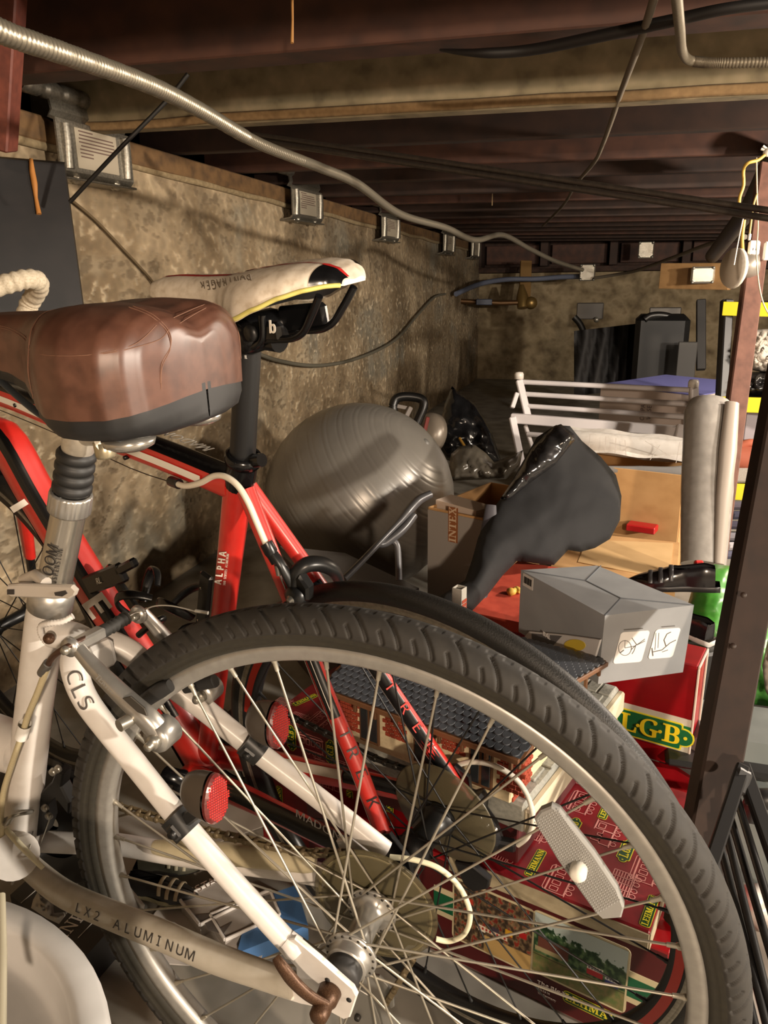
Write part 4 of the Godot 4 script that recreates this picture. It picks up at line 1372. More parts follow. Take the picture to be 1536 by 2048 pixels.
func red_bike():
	var t := thing("red_bicycle", "red and black racing bicycle leaning behind the white bicycle, with a narrow white saddle", "bicycle", Vector3(RC.x, 0, RC.z))
	var red := MT("bike_red", 110, 0.03, [C(168, 26, 18), C(186, 32, 22), C(196, 38, 27)], 0.25, 0.25)
	red.clearcoat_enabled = true
	var black := M(C(17, 17, 18), 0.3)
	var gloss := M(C(14, 14, 15), 0.2)
	var white := M(C(226, 220, 208), 0.4)
	race_wheel(t, "rear_wheel", RC, RN, RR, RU, true)
	var fc := R(24, 1240, 0.0)
	var steer := (RN + RR * 0.0).normalized()
	race_wheel(t, "front_wheel", fc, steer, RR, RU, false)
	# ---- frame ----
	var s := S()
	var sc := R(476, 975)
	var bb := R(412, 1532)
	var ht := R(-30, 800)
	var hb := R(-22, 900)
	var sdir := (sc - bb).normalized()
	tube(s, [R(484, 935), sc, sc.lerp(bb, 0.2), bb], [0.0178, 0.0182, 0.0168, 0.0165], 24, true, RR, 0.9)
	tube(s, [bb + RN * 0.036, bb - RN * 0.036], 0.022, 24)
	tube(s, [hb - RU * 0.02, ht + RU * 0.04], 0.022, 20)
	# top tube flattened, down tube tall and hollow-bellied
	var tt := spline([R(470, 970), R(330, 912), R(180, 856), R(40, 798), R(-30, 775)], 5)
	tube(s, tt, [0.017, 0.0175, 0.018, 0.019], 24, true, RN, 1.0, 0.72)
	var dt := spline([bb, R(300, 1346), R(190, 1180), R(80, 1000), R(10, 880), hb], 5)
	tube(s, dt, [0.024, 0.025, 0.026, 0.027, 0.024], 24, true, RN, 1.25, 0.85)
	var fr := obj("frame", s, red, t)
	# black panels and pinstripes, thin sleeves riding on the tubes
	s = S()
	tube(s, [R(485, 928), R(480, 955), R(476, 985, -0.001)], [0.0184, 0.0186, 0.017], 24, true, RR, 0.95)
	lathe(s, [Vector2(0.0168, -0.004), Vector2(0.0205, -0.003), Vector2(0.0215, 0.003), Vector2(0.0205, 0.009), Vector2(0.0168, 0.01)], R(486, 921), sdir, 28)
	tube(s, [R(508, 922) , R(524, 920)], 0.008, 12)
	obj("seat_collar", s, gloss, fr)
	var up_t := RU
	var strip := func(line: Array, a0: float, a1: float, rr: float, sqz: float, pw: float, i0: int, i1: int, k: SurfaceTool):
		# a strip on the skin of a tube: angle from RN towards the tube's top
		var rows := []
		for i in range(i0, i1 + 1):
			var d: Vector3 = (line[mini(i + 1, line.size() - 1)] - line[maxi(i - 1, 0)]).normalized()
			var x: Vector3 = (RN - d * RN.dot(d)).normalized()
			var y: Vector3 = d.cross(x)
			if y.dot(RU) < 0: y = -y
			var row := PackedVector3Array()
			for j in 9:
				var a: float = a0 + (a1 - a0) * j / 8.0
				row.append(line[i] + x * signf(cos(a)) * pow(absf(cos(a)), pw) * rr + y * signf(sin(a)) * pow(absf(sin(a)), pw) * rr * sqz)
			rows.append(row)
		surf(k, rows)
	s = S()
	strip.call(tt, 0.62, 2.6, 0.0189, 1.0, 0.72, 0, tt.size() - 1, s)
	strip.call(dt, 0.45, 1.2, 0.0272, 1.25, 0.85, 3, 22, s)
	strip.call(dt, -1.9, -0.62, 0.0272, 1.25, 0.85, 0, 25, s)
	obj("black_panel", s, gloss, fr)
	s = S()
	strip.call(tt, -0.1, 0.2, 0.0192, 1.0, 0.72, 2, tt.size() - 1, s)
	obj("white_stripe", s, white, fr)
	# big letters along the down tube
	s = S()
	path_text(s, "TREK", R(44, 1010, 0.03), R(270, 1316, 0.03), 0.034, 0.006, "sans-bold", 1.5)
	words("lettering", s, white, fr)
	s = S()
	var dn := (R(430, 940) - R(330, 900)).normalized()
	var ty := RU.cross(-dn).normalized()
	txt(s, "MADONE", R(372, 908) + RU * 0.0192, -dn, ty, 0.0125, 1, "sans", 1.35, 0.3)
	txt(s, "TWO", R(312, 885) + RU * 0.0192, -dn, ty, 0.005, 1, "sans-bold", 1.2)
	words("lettering", s, M(C(170, 166, 158), 0.5), fr)
	s = S()
	path_text(s, "ALPHA", R(437, 1160, 0.02), R(446, 1104, 0.02), 0.0085, 0.0035, "sans-bold", 1.1)
	path_text(s, "300 SERIES ALUMINUM", R(449, 1166, 0.02), R(456, 1106, 0.02), 0.0028, 0.0035)
	slab(s, px_poly([[440, 1076], [446, 1074], [455, 1082], [445, 1096], [439, 1094]], R(446, 1085, 0.022), RR, RU, RN), R(446, 1085, 0.022), RR, RU, 0.0006)
	words("lettering", s, white, fr)
	# stays
	var snear := spline(Rp([[492, 980, 0.008], [535, 1088, 0.018], [580, 1198, 0.026], [625, 1315, 0.034], [672, 1432, 0.042], [718, 1540, 0.05], [775, 1690, 0.06]]), 6)
	var sfar := spline(Rp([[497, 975, -0.008], [560, 1060, -0.018], [632, 1160, -0.026], [705, 1265, -0.034], [790, 1390, -0.044], [860, 1494, -0.052], [935, 1600, -0.062]]), 6)
	for line in [snear, sfar]:
		s = S()
		tube(s, line, [0.0105, 0.0095, 0.0088, 0.0085, 0.0088, 0.0095, 0.0085], 18, true, RN, 1.15)
		var o := obj("seat_stay", s, red, fr)
		var m: int = line.size()
		s = S()
		strip.call(line, -0.1 if line == snear else -0.4, 1.35, 0.0094, 1.15, 1.0, int(m * 0.34), int(m * 0.66) if line == snear else int(m * 0.9), s)
		obj("black_panel", s, black, o)
		s = S()
		strip.call(line, -0.75, -0.45, 0.0096, 1.15, 1.0, int(m * 0.34), int(m * 0.92), s)
		obj("white_stripe", s, white, o)
		s = S()
		if line == snear:
			strip.call(line, 0.42, 0.5, 0.0097, 1.15, 1.0, int(m * 0.34), int(m * 0.66), s)
			obj("white_stripe", s, white, o)
			s = S()
			line_text(s, "TREK", line, m * 0.70, m * 0.87, 0.0125, 0.0112, 1.3, 0.001)
			words("lettering", s, black, o)
		else:
			line_text(s, "TREK", line, m * 0.62, m * 0.8, 0.0125, 0.0116, 1.3, 0.001)
			words("lettering", s, red, o)
	var cnear := spline([bb + RN * 0.026, R(480, 1590, 0.036), R(560, 1628, 0.044), R(650, 1672, 0.052), R(765, 1722, 0.062)], 6)
	var cfar := spline([bb - RN * 0.024, R(540, 1524, -0.036), R(640, 1545, -0.044), R(760, 1570, -0.054), R(930, 1612, -0.064)], 6)
	for line in [cnear, cfar]:
		s = S()
		tube(s, line, [0.015, 0.0145, 0.0125, 0.0115, 0.009], 18, true, RN, 1.3, 0.85)
		var o := obj("chain_stay", s, red, fr)
		s = S()
		if line == cnear:
			strip.call(line, 0.0, 1.5, 0.0145, 1.3, 0.85, 4, line.size() - 2, s)
			obj("black_panel", s, black, o)
			s = S()
			txt(s, "MADONE", R(642, 1654, 0.066), (R(690, 1684, 0.066) - R(600, 1634, 0.066)), RU, 0.013, 1, "sans", 1.15, 0.2)
			txt(s, "2.1", R(688, 1682, 0.07), (R(690, 1684, 0.066) - R(600, 1634, 0.066)), RU, 0.0095, 1, "sans", 1.2, 0.2)
			words("lettering", s, M(C(176, 172, 166), 0.5), o)
		else:
			strip.call(line, 0.35, 1.2, 0.0148, 1.3, 0.85, 5, 15, s)
			obj("white_stripe", s, M(C(200, 192, 176), 0.5), o)
			s = S()
			strip.call(line, 0.1, 1.4, 0.0128, 1.3, 0.85, 15, line.size() - 2, s)
			obj("black_panel", s, black, o)
	s = S()
	slab(s, [Vector2(-0.03, 0.035), Vector2(-0.012, 0.045), Vector2(0.012, 0.02), Vector2(0.016, -0.012), Vector2(0.0, -0.02), Vector2(-0.03, 0.0)], RC + RN * 0.063, RR, RU, 0.006, 0.001)
	obj("dropout", s, black, fr)
	s = S()
	slab(s, [Vector2(-0.03, 0.035), Vector2(-0.0, 0.05), Vector2(0.02, 0.04), Vector2(0.022, -0.03), Vector2(0.0, -0.03), Vector2(-0.03, 0.0)], RC - RN * 0.065, RR, RU, 0.006, 0.001)
	obj("dropout", s, black, fr)
	# fork
	s = S()
	var crown := hb - RU * 0.03
	tube(s, [crown + RU * 0.02, crown], 0.022, 16)
	for g in [1.0, -1.0]:
		tube(s, spline([crown, crown + RN * 0.034 * g - RU * 0.03, crown.lerp(fc, 0.5) + RN * 0.045 * g, fc + RN * 0.052 * g], 6), [0.017, 0.016, 0.013, 0.01, 0.008], 14, true, RR, 0.7)
	var fork := obj("fork", s, black, t)
	for g in [1.0, -1.0]:
		s = S()
		var m2: Vector3 = crown.lerp(fc, 0.3) + RN * 0.042 * g
		var m3: Vector3 = crown.lerp(fc, 0.62) + RN * 0.047 * g
		tube(s, [m2, m3], [0.0155, 0.0125], 12, true, RR, 0.75)
		obj("red_panel", s, red, fork)
	# seat post, clamp, saddle
	s = S()
	tube(s, [R(484, 936), R(497, 672)], [pr(26, R(484, 936)), pr(27, R(497, 672))], 32)
	var post := obj("seat_post", s, M(C(22, 22, 23), 0.42), t)
	s = S()
	txt(s, "R", R(491, 714, 0.014), (R(495, 714, 0.014) - R(487, 714, 0.014)), RU, 0.004, 1, "sans-bold")
	lathe(s, [Vector2(0.0, 0.0004), Vector2(0.0045, 0.0004), Vector2(0.0045, 0.0)], R(468, 802, 0.0105), (RN - RR * 0.5).normalized(), 16)
	words("lettering", s, M(C(190, 188, 184), 0.5), post)
	s = S()
	lathe(s, [Vector2(0, -0.03), Vector2(0.017, -0.03), Vector2(0.02, -0.02), Vector2(0.02, 0.02), Vector2(0.017, 0.03), Vector2(0, 0.03)], R(520, 662), RN, 24)
	bar(s, R(478, 664, 0.02), R(566, 664, 0.02), 0.02, 0.012, RU, 0.004)
	tube(s, spline(Rp([[486, 640, 0.026], [488, 676, 0.026], [508, 692, 0.026], [524, 676, 0.026], [524, 630, 0.026]]), 5), 0.004, 8)
	tube(s, [R(500, 668), R(560, 678)], 0.014, 14)
	obj("saddle_clamp", s, gloss, post)
	s = S()
	lathe(s, [Vector2(0, 0.0335), Vector2(0.008, 0.0335), Vector2(0.0085, 0.03), Vector2(0, 0.03)], R(545, 654, 0.0), RN, 20)
	obj("clamp_badge", s, M(C(24, 24, 24), 0.4), post)
	s = S()
	txt(s, "b", R(544, 655, 0.034), RR, RU, 0.0115, 1, "sans-bold", 1.1, 0.15)
	words("badge_mark", s, white, post)
	# saddle
	var rows := []
	for i in 60:
		var row := PackedVector3Array()
		for j in 41: row.append(rsad(0.295 * i / 59.0, PI * j / 40.0))
		rows.append(row)
	s = S()
	surf(s, rows)
	fan(s, rows[0], RR)
	var sad := obj("white_saddle", s, MT("saddle_white", 120, 0.05, [C(176, 160, 138), C(214, 202, 184), C(222, 212, 196)], 0.5, 0.14), t)
	sad.set_meta("label", "narrow white saddle with black corner panels and red piping")
	rsad_patch("corner_panel", gloss, sad, 0.001, 0.021, 0.12, 1.25, 0.0006)
	rsad_patch("corner_panel", gloss, sad, 0.012, 0.05, PI - 0.08, PI - 0.95, 0.0006)
	var rp := M(C(168, 26, 22), 0.5)
	rsad_patch("red_piping", rp, sad, 0.01, 0.27, 1.32, 1.5, 0.0007, 40, 4)
	rsad_patch("red_piping", rp, sad, 0.002, 0.022, 1.22, 1.42, 0.0009, 6, 4)
	s = S()
	var edge := []
	for i in 50: edge.append(rsad(0.002 + 0.12 * i / 49.0, 0.03, 0.0008))
	tube(s, edge, 0.0022, 8)
	obj("yellow_edge", s, M(C(206, 196, 110), 0.5), sad)
	s = S()
	path_text(s, "BONTRAGER", rsad(0.085, 0.85, 0.0002), rsad(0.18, 0.7, 0.0002), 0.0085, 0.0016, "sans", 1.3)
	words("lettering", s, M(C(92, 82, 70), 0.6), sad)
	s = S()
	rows = []
	for i in 30:
		var x := 0.01 + 0.255 * i / 29.0
		var p := profile_at(RSAD, x)
		rows.append(PackedVector3Array([rl(-0.028 - x * 0.965, p[3] + 0.002, p[1] * 0.96), rl(-0.028 - x * 0.965, p[3] + 0.006, p[1] * 0.6), rl(-0.028 - x * 0.965, p[3] + 0.006, -p[1] * 0.6), rl(-0.028 - x * 0.965, p[3] + 0.002, -p[1] * 0.96)]))
	surf(s, rows)
	obj("saddle_base", s, M(C(18, 18, 18), 0.5), sad)
	for g in [1.0, -1.0]:
		s = S()
		tube(s, spline([rl(-0.05, 0.64, 0.026 * g), rl(-0.064, 0.622, 0.024 * g), rl(-0.082, 0.604, 0.022 * g), rl(-0.11, 0.598, 0.021 * g), rl(-0.17, 0.6, 0.02 * g), rl(-0.26, 0.63, 0.008 * g)], 6), 0.0038, 10)
		obj("saddle_rail", s, gloss, sad)
	s = S()
	bar(s, R(560, 640, -0.02), R(655, 632, -0.03), 0.028, 0.012, RU, 0.004)
	obj("reflector_bracket", s, gloss, sad)
	# rear brake with barrel adjuster and white housing
	s = S()
	var bp := R(595, 1190, 0.03)
	lathe(s, [Vector2(0, 0.012), Vector2(0.007, 0.012), Vector2(0.013, 0.008), Vector2(0.014, -0.006), Vector2(0, -0.006)], bp, RN, 20)
	slab(s, px_poly([[572, 1160], [600, 1150], [618, 1176], [618, 1200], [596, 1212], [578, 1190]], bp, RR, RU, RN), bp - RN * 0.004, RR, RU, 0.014, 0.003)
	tube(s, spline(Rp([[588, 1172, 0.03], [592, 1148, 0.026], [612, 1130, 0.016], [640, 1128, 0.0], [664, 1138, -0.016], [676, 1156, -0.03], [680, 1180, -0.036]]), 6), [0.007, 0.0078, 0.0082, 0.008, 0.007, 0.006], 14, true, RN, 1.1, 0.8)
	tube(s, spline(Rp([[586, 1170, 0.03], [574, 1150, 0.034], [562, 1128, 0.036], [548, 1108, 0.036]]), 5), [0.0075, 0.0062, 0.0055], 12, true, RN, 0.7)
	var bk := obj("rear_brake", s, M(C(24, 24, 24), 0.35), t)
	s = S()
	lathe(s, [Vector2(0, 0.016), Vector2(0.0032, 0.016), Vector2(0.0036, 0.013), Vector2(0.0055, 0.0125), Vector2(0.0055, 0.01), Vector2(0, 0.01)], bp, RN, 16)
	obj("brake_bolt", s, M(C(150, 148, 142), 0.3, 0.8), bk)
	s = S()
	tube(s, Rp([[554, 1130, 0.036], [558, 1150, 0.036]]), 0.0032, 10)
	tube(s, Rp([[558, 1148, 0.036], [572, 1180, 0.036]]), 0.0009, 6)
	obj("inner_cable", s, M(C(150, 148, 142), 0.3, 0.8), bk)
	s = S()
	tube(s, Rp([[532, 1086, 0.036], [542, 1104, 0.036], [545, 1112, 0.036], [552, 1126, 0.036]]), [0.0075, 0.0078, 0.006, 0.0055], 12)
	obj("barrel_adjuster", s, black, bk)
	s = S()
	tube(s, spline(Rp([[346, 964, 0.02], [370, 972, 0.026], [400, 966, 0.03], [428, 952, 0.032], [452, 954, 0.034], [476, 972, 0.036], [496, 1004, 0.037], [514, 1046, 0.037], [532, 1088, 0.036]]), 6), 0.0037, 10)
	obj("cable_housing", s, M(C(222, 214, 196), 0.4), t)
	s = S()
	tube(s, Rp([[342, 962, 0.018], [358, 968, 0.022]]), 0.0065, 12)
	obj("cable_stop", s, black, t)
	s = S()
	tube(s, spline([R(-20, 812, 0.02), R(110, 866, 0.018), R(260, 936, 0.018), R(345, 965, 0.018)], 3), 0.0007, 5)
	obj("inner_cable", s, black, t)
	for q in [[32, 810], [252, 915]]:
		s = S()
		lathe(s, [Vector2(0, -0.003), Vector2(0.003, -0.003), Vector2(0.003, 0.003), Vector2(0, 0.003)], R(q[0], q[1], 0.018), RN, 10)
		obj("cable_bead", s, black, t)
	# bottle cages
	var da := (R(190, 1180) - R(300, 1346)).normalized()
	cage(t, "black bottle cage on the down tube", R(246, 1212, 0.0) + RU * 0.022 + RR * 0.018, da, (RU * 0.5 + RR * 0.62).normalized(), 0.036)
	cage(t, "black bottle cage on the seat tube", R(428, 1215, 0.0) - RR * 0.02, sdir, -RR, 0.036)
	s = S()
	bar(s, R(176, 1170, 0.02), R(246, 1144, 0.02), 0.03, 0.012, RU, 0.003)
	bar(s, R(236, 1142, 0.02), R(270, 1124, 0.02), 0.014, 0.012, RU, 0.003)
	var pc := obj("pump_clip", s, gloss, t)
	s = S()
	txt(s, "RL", R(197, 1162, 0.028), (R(230, 1150, 0.028) - R(180, 1168, 0.028)), RU, 0.0095, 1, "sans", 1.1)
	words("lettering", s, white, pc)
	# crank, chain and rear changer
	s = S()
	lathe(s, [Vector2(0.055, -0.044), Vector2(0.086, -0.044), Vector2(0.088, -0.045), Vector2(0.086, -0.047), Vector2(0.055, -0.047)], bb, RN, 60)
	for k in 5:
		var a := TAU * k / 5.0
		bar(s, bb - RN * 0.05, bb - RN * 0.046 + (RR * cos(a) + RU * sin(a)) * 0.07, 0.014, 0.006, RN.cross(RR * cos(a) + RU * sin(a)), 0.002)
	obj("chainring", s, M(C(24, 24, 24), 0.35), t)
	s = S()
	tube(s, [bb + RN * 0.06, R(360, 1556, 0.075), R(330, 1548, 0.08)], [0.016, 0.014, 0.013], 16, true, RN, 0.7)
	tube(s, [bb + RN * 0.03, bb + RN * 0.068], 0.015, 20)
	obj("crank_arm", s, gloss, t)
	s = S()
	var cc := spline(Rp([[440, 1440, -0.045], [500, 1404, -0.045], [560, 1424, -0.045], [650, 1466, -0.045], [750, 1516, -0.045], [850, 1552, -0.045], [900, 1580, -0.045], [930, 1610, -0.045], [950, 1660, -0.045]]), 10)
	var last: Vector3 = cc[0]
	var odd := 0
	for q in cc:
		if last.distance_to(q) >= 0.0118:
			for g in [-1.0, 1.0]: bar(s, last + RN * (0.0034 if odd % 2 == 0 else 0.0024) * g, q + RN * (0.0034 if odd % 2 == 0 else 0.0024) * g, 0.0072, 0.0011, (q - last).cross(RN), 0.0004)
			lathe(s, [Vector2(0.0, 0.004), Vector2(0.0038, 0.004), Vector2(0.0038, -0.004), Vector2(0.0, -0.004)], q, RN, 8)
			odd += 1
			last = q
	obj("chain", s, M(C(40, 37, 32), 0.45, 0.4), t)
	s = S()
	slab(s, px_poly([[944, 1592], [962, 1586], [972, 1600], [970, 1622], [990, 1650], [1002, 1684], [996, 1700], [980, 1690], [964, 1656], [948, 1620]], R(970, 1640, -0.08), RR, RU, RN), R(970, 1640, -0.08), RR, RU, 0.022, 0.003)
	var rd := obj("rear_derailleur", s, M(C(34, 34, 36), 0.35, 0.3), t)
	s = S()
	slab(s, px_poly([[912, 1720], [946, 1726], [982, 1756], [978, 1774], [950, 1780], [930, 1764]], R(945, 1750, -0.06), RR, RU, RN), R(945, 1750, -0.06), RR, RU, 0.01, 0.002)
	obj("changer_cage", s, M(C(34, 34, 36), 0.35, 0.3), rd)
	s = S()
	bar(s, R(984, 1682, -0.08), R(1032, 1692, -0.09), 0.016, 0.014, RU, 0.003)
	obj("cable_arm", s, M(C(34, 34, 36), 0.35, 0.3), rd)
	for q in [[960, 1636], [974, 1650], [990, 1658], [926, 1748], [942, 1752]]:
		s = S()
		lathe(s, [Vector2(0, 0.004), Vector2(0.0035, 0.004), Vector2(0.0042, 0.0)], R(q[0], q[1], -0.068), RN, 10)
		obj("changer_bolt", s, M(C(176, 174, 168), 0.3, 0.8), rd)
	s = S()
	tube(s, spline(Rp([[905, 1534, -0.07], [940, 1524, -0.075], [985, 1530, -0.08], [1030, 1556, -0.085], [1056, 1594, -0.09], [1066, 1636, -0.09], [1056, 1672, -0.09], [1036, 1690, -0.09]]), 6), 0.0034, 10)
	obj("cable_housing", s, M(C(218, 212, 198), 0.4), t)
	# rear skewer cap on the near side
	s = S()
	tube(s, [RC + RN * 0.062, RC + RN * 0.078], 0.0105, 18)
	tube(s, spline([RC + RN * 0.078, RC + RN * 0.085 - RR * 0.03 + RU * 0.015, RC + RN * 0.08 - RR * 0.065 + RU * 0.02], 5), [0.009, 0.007, 0.006], 12, true, RN, 1.4)
	obj("quick_release", s, gloss, t)
	# drop handlebar with white tape
	s = S()
	var hc := R(-40, 690)
	var bars := []
	tube(s, [ht + RU * 0.04, hc - RU * 0.02, hc - RR * 0.08], 0.015, 14)
	tube(s, [hc - RR * 0.08 + RN * 0.2, hc - RR * 0.08 - RN * 0.2], 0.013, 14)
	var stem := obj("stem", s, gloss, t)
	for g in [0, 1]:
		s = S()
		var line: Array
		if g == 0: line = spline([at(-90, 560, 1.25), at(-20, 574, 1.27), at(20, 566, 1.28), at(48, 559, 1.29), at(72, 560, 1.31), at(78, 574, 1.34), at(66, 596, 1.37), at(56, 614, 1.38), at(50, 640, 1.38)], 9)
		else: line = spline([hc - RR * 0.08 + RN * 0.19, hc - RR * 0.16 + RN * 0.21 - RU * 0.02, hc - RR * 0.19 + RN * 0.21 - RU * 0.08, hc - RR * 0.12 + RN * 0.21 - RU * 0.13], 9)
		var rad := []
		for k in line.size(): rad.append(0.0158 + (0.0012 if k % 5 in [1, 2] else (-0.0008 if k % 5 == 4 else 0.0)))
		tube(s, line, rad, 18)
		obj("white_bar_tape", s, MT("bar_tape", 121, 0.06, [C(150, 136, 112), C(190, 178, 156), C(204, 194, 174)], 0.75, 0.08), stem)

# ---------- stored things ----------
# soft thing from its outline: (x, y) points at depth d0 (+ slopes), puffed to thick metres with folds
func puff(s: SurfaceTool, outline: Array, d0: float, dx: float, dy: float, thick: float, folds := 0.0, fscale := 60.0, seedn := 1, step := 9.0):
	var pv := PackedVector2Array()
	for i in outline.size():
		var a := Vector2(outline[i][0], outline[i][1])
		var b := Vector2(outline[(i + 1) % outline.size()][0], outline[(i + 1) % outline.size()][1])
		var n := maxi(int(a.distance_to(b) / step), 1)
		for k in n: pv.append(a.lerp(b, float(k) / n))
	var nb := pv.size()
	var lo := pv[0]
	var hi := pv[0]
	for p in pv:
		lo = lo.min(p)
		hi = hi.max(p)
	var f := FastNoiseLite.new()
	f.seed = seedn
	f.frequency = 1.0 / fscale
	f.fractal_octaves = 3
	f.noise_type = FastNoiseLite.TYPE_SIMPLEX_SMOOTH
	var pts := pv.duplicate()
	var edge_d := func(p: Vector2) -> float:
		var m := 1e9
		for i in nb:
			m = minf(m, p.distance_to(Geometry2D.get_closest_point_to_segment(p, pv[i], pv[(i + 1) % nb])))
		return m
	var ds := []
	for i in nb: ds.append(0.0)
	var y := lo.y + step * 0.5
	var row := 0
	while y < hi.y:
		var x := lo.x + step * (0.5 if row % 2 == 0 else 0.0)
		while x < hi.x:
			var p := Vector2(x, y)
			if Geometry2D.is_point_in_polygon(p, pv):
				var e: float = edge_d.call(p)
				if e > step * 0.45:
					pts.append(p)
					ds.append(e)
			x += step
		y += step * 0.866
		row += 1
	var mid := (lo + hi) * 0.5
	var big := 1.0
	for e in ds: big = maxf(big, e)
	var fr := PackedVector3Array()
	var bk := PackedVector3Array()
	for i in pts.size():
		var p: Vector2 = pts[i]
		var d := d0 + dx * (p.x - mid.x) / 100.0 + dy * (p.y - mid.y) / 100.0
		var h: float = sqrt(maxf(1.0 - pow(1.0 - minf(ds[i] / big, 1.0), 2.0), 0.0))
		var w: float = f.get_noise_2d(p.x, p.y) * folds * minf(ds[i] / (step * 2.0), 1.0)
		fr.append(at(p.x, p.y, d - thick * 0.6 * h - w))
		bk.append(at(p.x, p.y, d + thick * 0.4 * h))
	var tr := Geometry2D.triangulate_delaunay(pts)
	soft(s)
	for i in range(0, tr.size(), 3):
		var c: Vector2 = (pts[tr[i]] + pts[tr[i + 1]] + pts[tr[i + 2]]) / 3.0
		if not Geometry2D.is_point_in_polygon(c, pv): continue
		trio(s, fr[tr[i]], fr[tr[i + 1]], fr[tr[i + 2]], EYE - fr[tr[i]])
		trio(s, bk[tr[i]], bk[tr[i + 1]], bk[tr[i + 2]], bk[tr[i]] - EYE)

# printed plates and line drawings of the toy-train cartons
func ink() -> Dictionary: return {"yellow": S(), "green": S(), "text": S(), "pink": S(), "n": 0}
func plate(k: Dictionary, o: Vector3, x: Vector3, y: Vector3, w: float, h: float, t: String, kind := "serif-bold", lugs := false):
	x = x.normalized()
	y = y.normalized()
	var z := x.cross(y)
	var r := h * (0.28 if not lugs else 0.12)
	slab(k.yellow, rrect(w, h, r), o + z * 0.0003, x, y, 0.0003)
	slab(k.green, rrect(w - h * 0.12, h * 0.88, r * 0.8), o + z * 0.0005, x, y, 0.0003)
	if lugs:
		for g in [-1.0, 1.0]:
			slab(k.yellow, rrect(h * 0.62, h * 0.62, h * 0.3), o + x * g * w * 0.5 + z * 0.0003, x, y, 0.0003)
			slab(k.green, rrect(h * 0.5, h * 0.5, h * 0.24), o + x * g * w * 0.5 + z * 0.00055, x, y, 0.0003)
			slab(k.yellow, rrect(h * 0.14, h * 0.14, h * 0.069), o + x * g * w * 0.53 + z * 0.0008, x, y, 0.0003)
	var hh := h * (0.56 if not lugs else 0.62)
	txt(k.text, t, o + z * 0.0009, x, y, hh, 1, kind, (w * 0.86) / maxf(hh * t.length() * (0.98 if t.length() > 5 else 0.82), 0.001))
	k.n += 1
func stroke(s: SurfaceTool, o: Vector3, x: Vector3, y: Vector3, pts: Array, w: float):
	var z := x.cross(y).normalized()
	flat(s)
	for i in pts.size() - 1:
		var a: Vector3 = o + x * pts[i][0] + y * pts[i][1] + z * 0.0005
		var b: Vector3 = o + x * pts[i + 1][0] + y * pts[i + 1][1] + z * 0.0005
		var q := (b - a).cross(z).normalized() * w * 0.5
		quado(s, a - q, a + q, b + q, b - q, z)
func train_art(s: SurfaceTool, o: Vector3, x: Vector3, y: Vector3, k: float, kind: int):
	x = x.normalized() * k
	y = y.normalized() * k
	var w := k * 0.022
	var R4 := func(a: float, b: float, c: float, d: float): stroke(s, o, x, y, [[a, b], [c, b], [c, d], [a, d], [a, b]], w)
	for q in [-0.32, -0.12, 0.12, 0.32]:
		var c := []
		for i in 9: c.append([q + 0.075 * cos(TAU * i / 8.0), -0.3 + 0.075 * sin(TAU * i / 8.0)])
		stroke(s, o, x, y, c, w)
	stroke(s, o, x, y, [[-0.5, -0.22], [0.5, -0.22]], w)
	if kind == 0:
		R4.call(-0.45, -0.2, 0.1, 0.06)
		R4.call(0.12, -0.2, 0.45, 0.3)
		R4.call(0.18, 0.06, 0.38, 0.24)
		R4.call(-0.38, 0.06, -0.28, 0.3)
		R4.call(-0.14, 0.06, -0.04, 0.18)
		stroke(s, o, x, y, [[0.06, 0.32], [0.52, 0.32]], w)
	elif kind == 1:
		for i in 8: stroke(s, o, x, y, [[-0.42, -0.18 + 0.07 * i], [0.42, -0.18 + 0.07 * i]], w)
		for i in 5: stroke(s, o, x, y, [[-0.42 + 0.21 * i, -0.18], [-0.42 + 0.21 * i, 0.31]], w)
	else:
		R4.call(-0.46, -0.2, 0.46, 0.26)
		for i in 4: R4.call(-0.4 + 0.21 * i, -0.02, -0.26 + 0.21 * i, 0.18)
		stroke(s, o, x, y, [[-0.5, 0.28], [-0.4, 0.36], [0.4, 0.36], [0.5, 0.28], [-0.5, 0.28]], w)
func print_ink(k: Dictionary, par: Node, drawings := true):
	if k.n:
		obj("plate_border", k.yellow, M(C(196, 190, 44), 0.5), par)
		obj("name_plate", k.green, M(C(16, 62, 30), 0.5), par)
		words("lettering", k.text, M(C(214, 202, 48), 0.5), par)
	if drawings: obj("line_drawing", k.pink, M(C(206, 138, 132), 0.55), par)

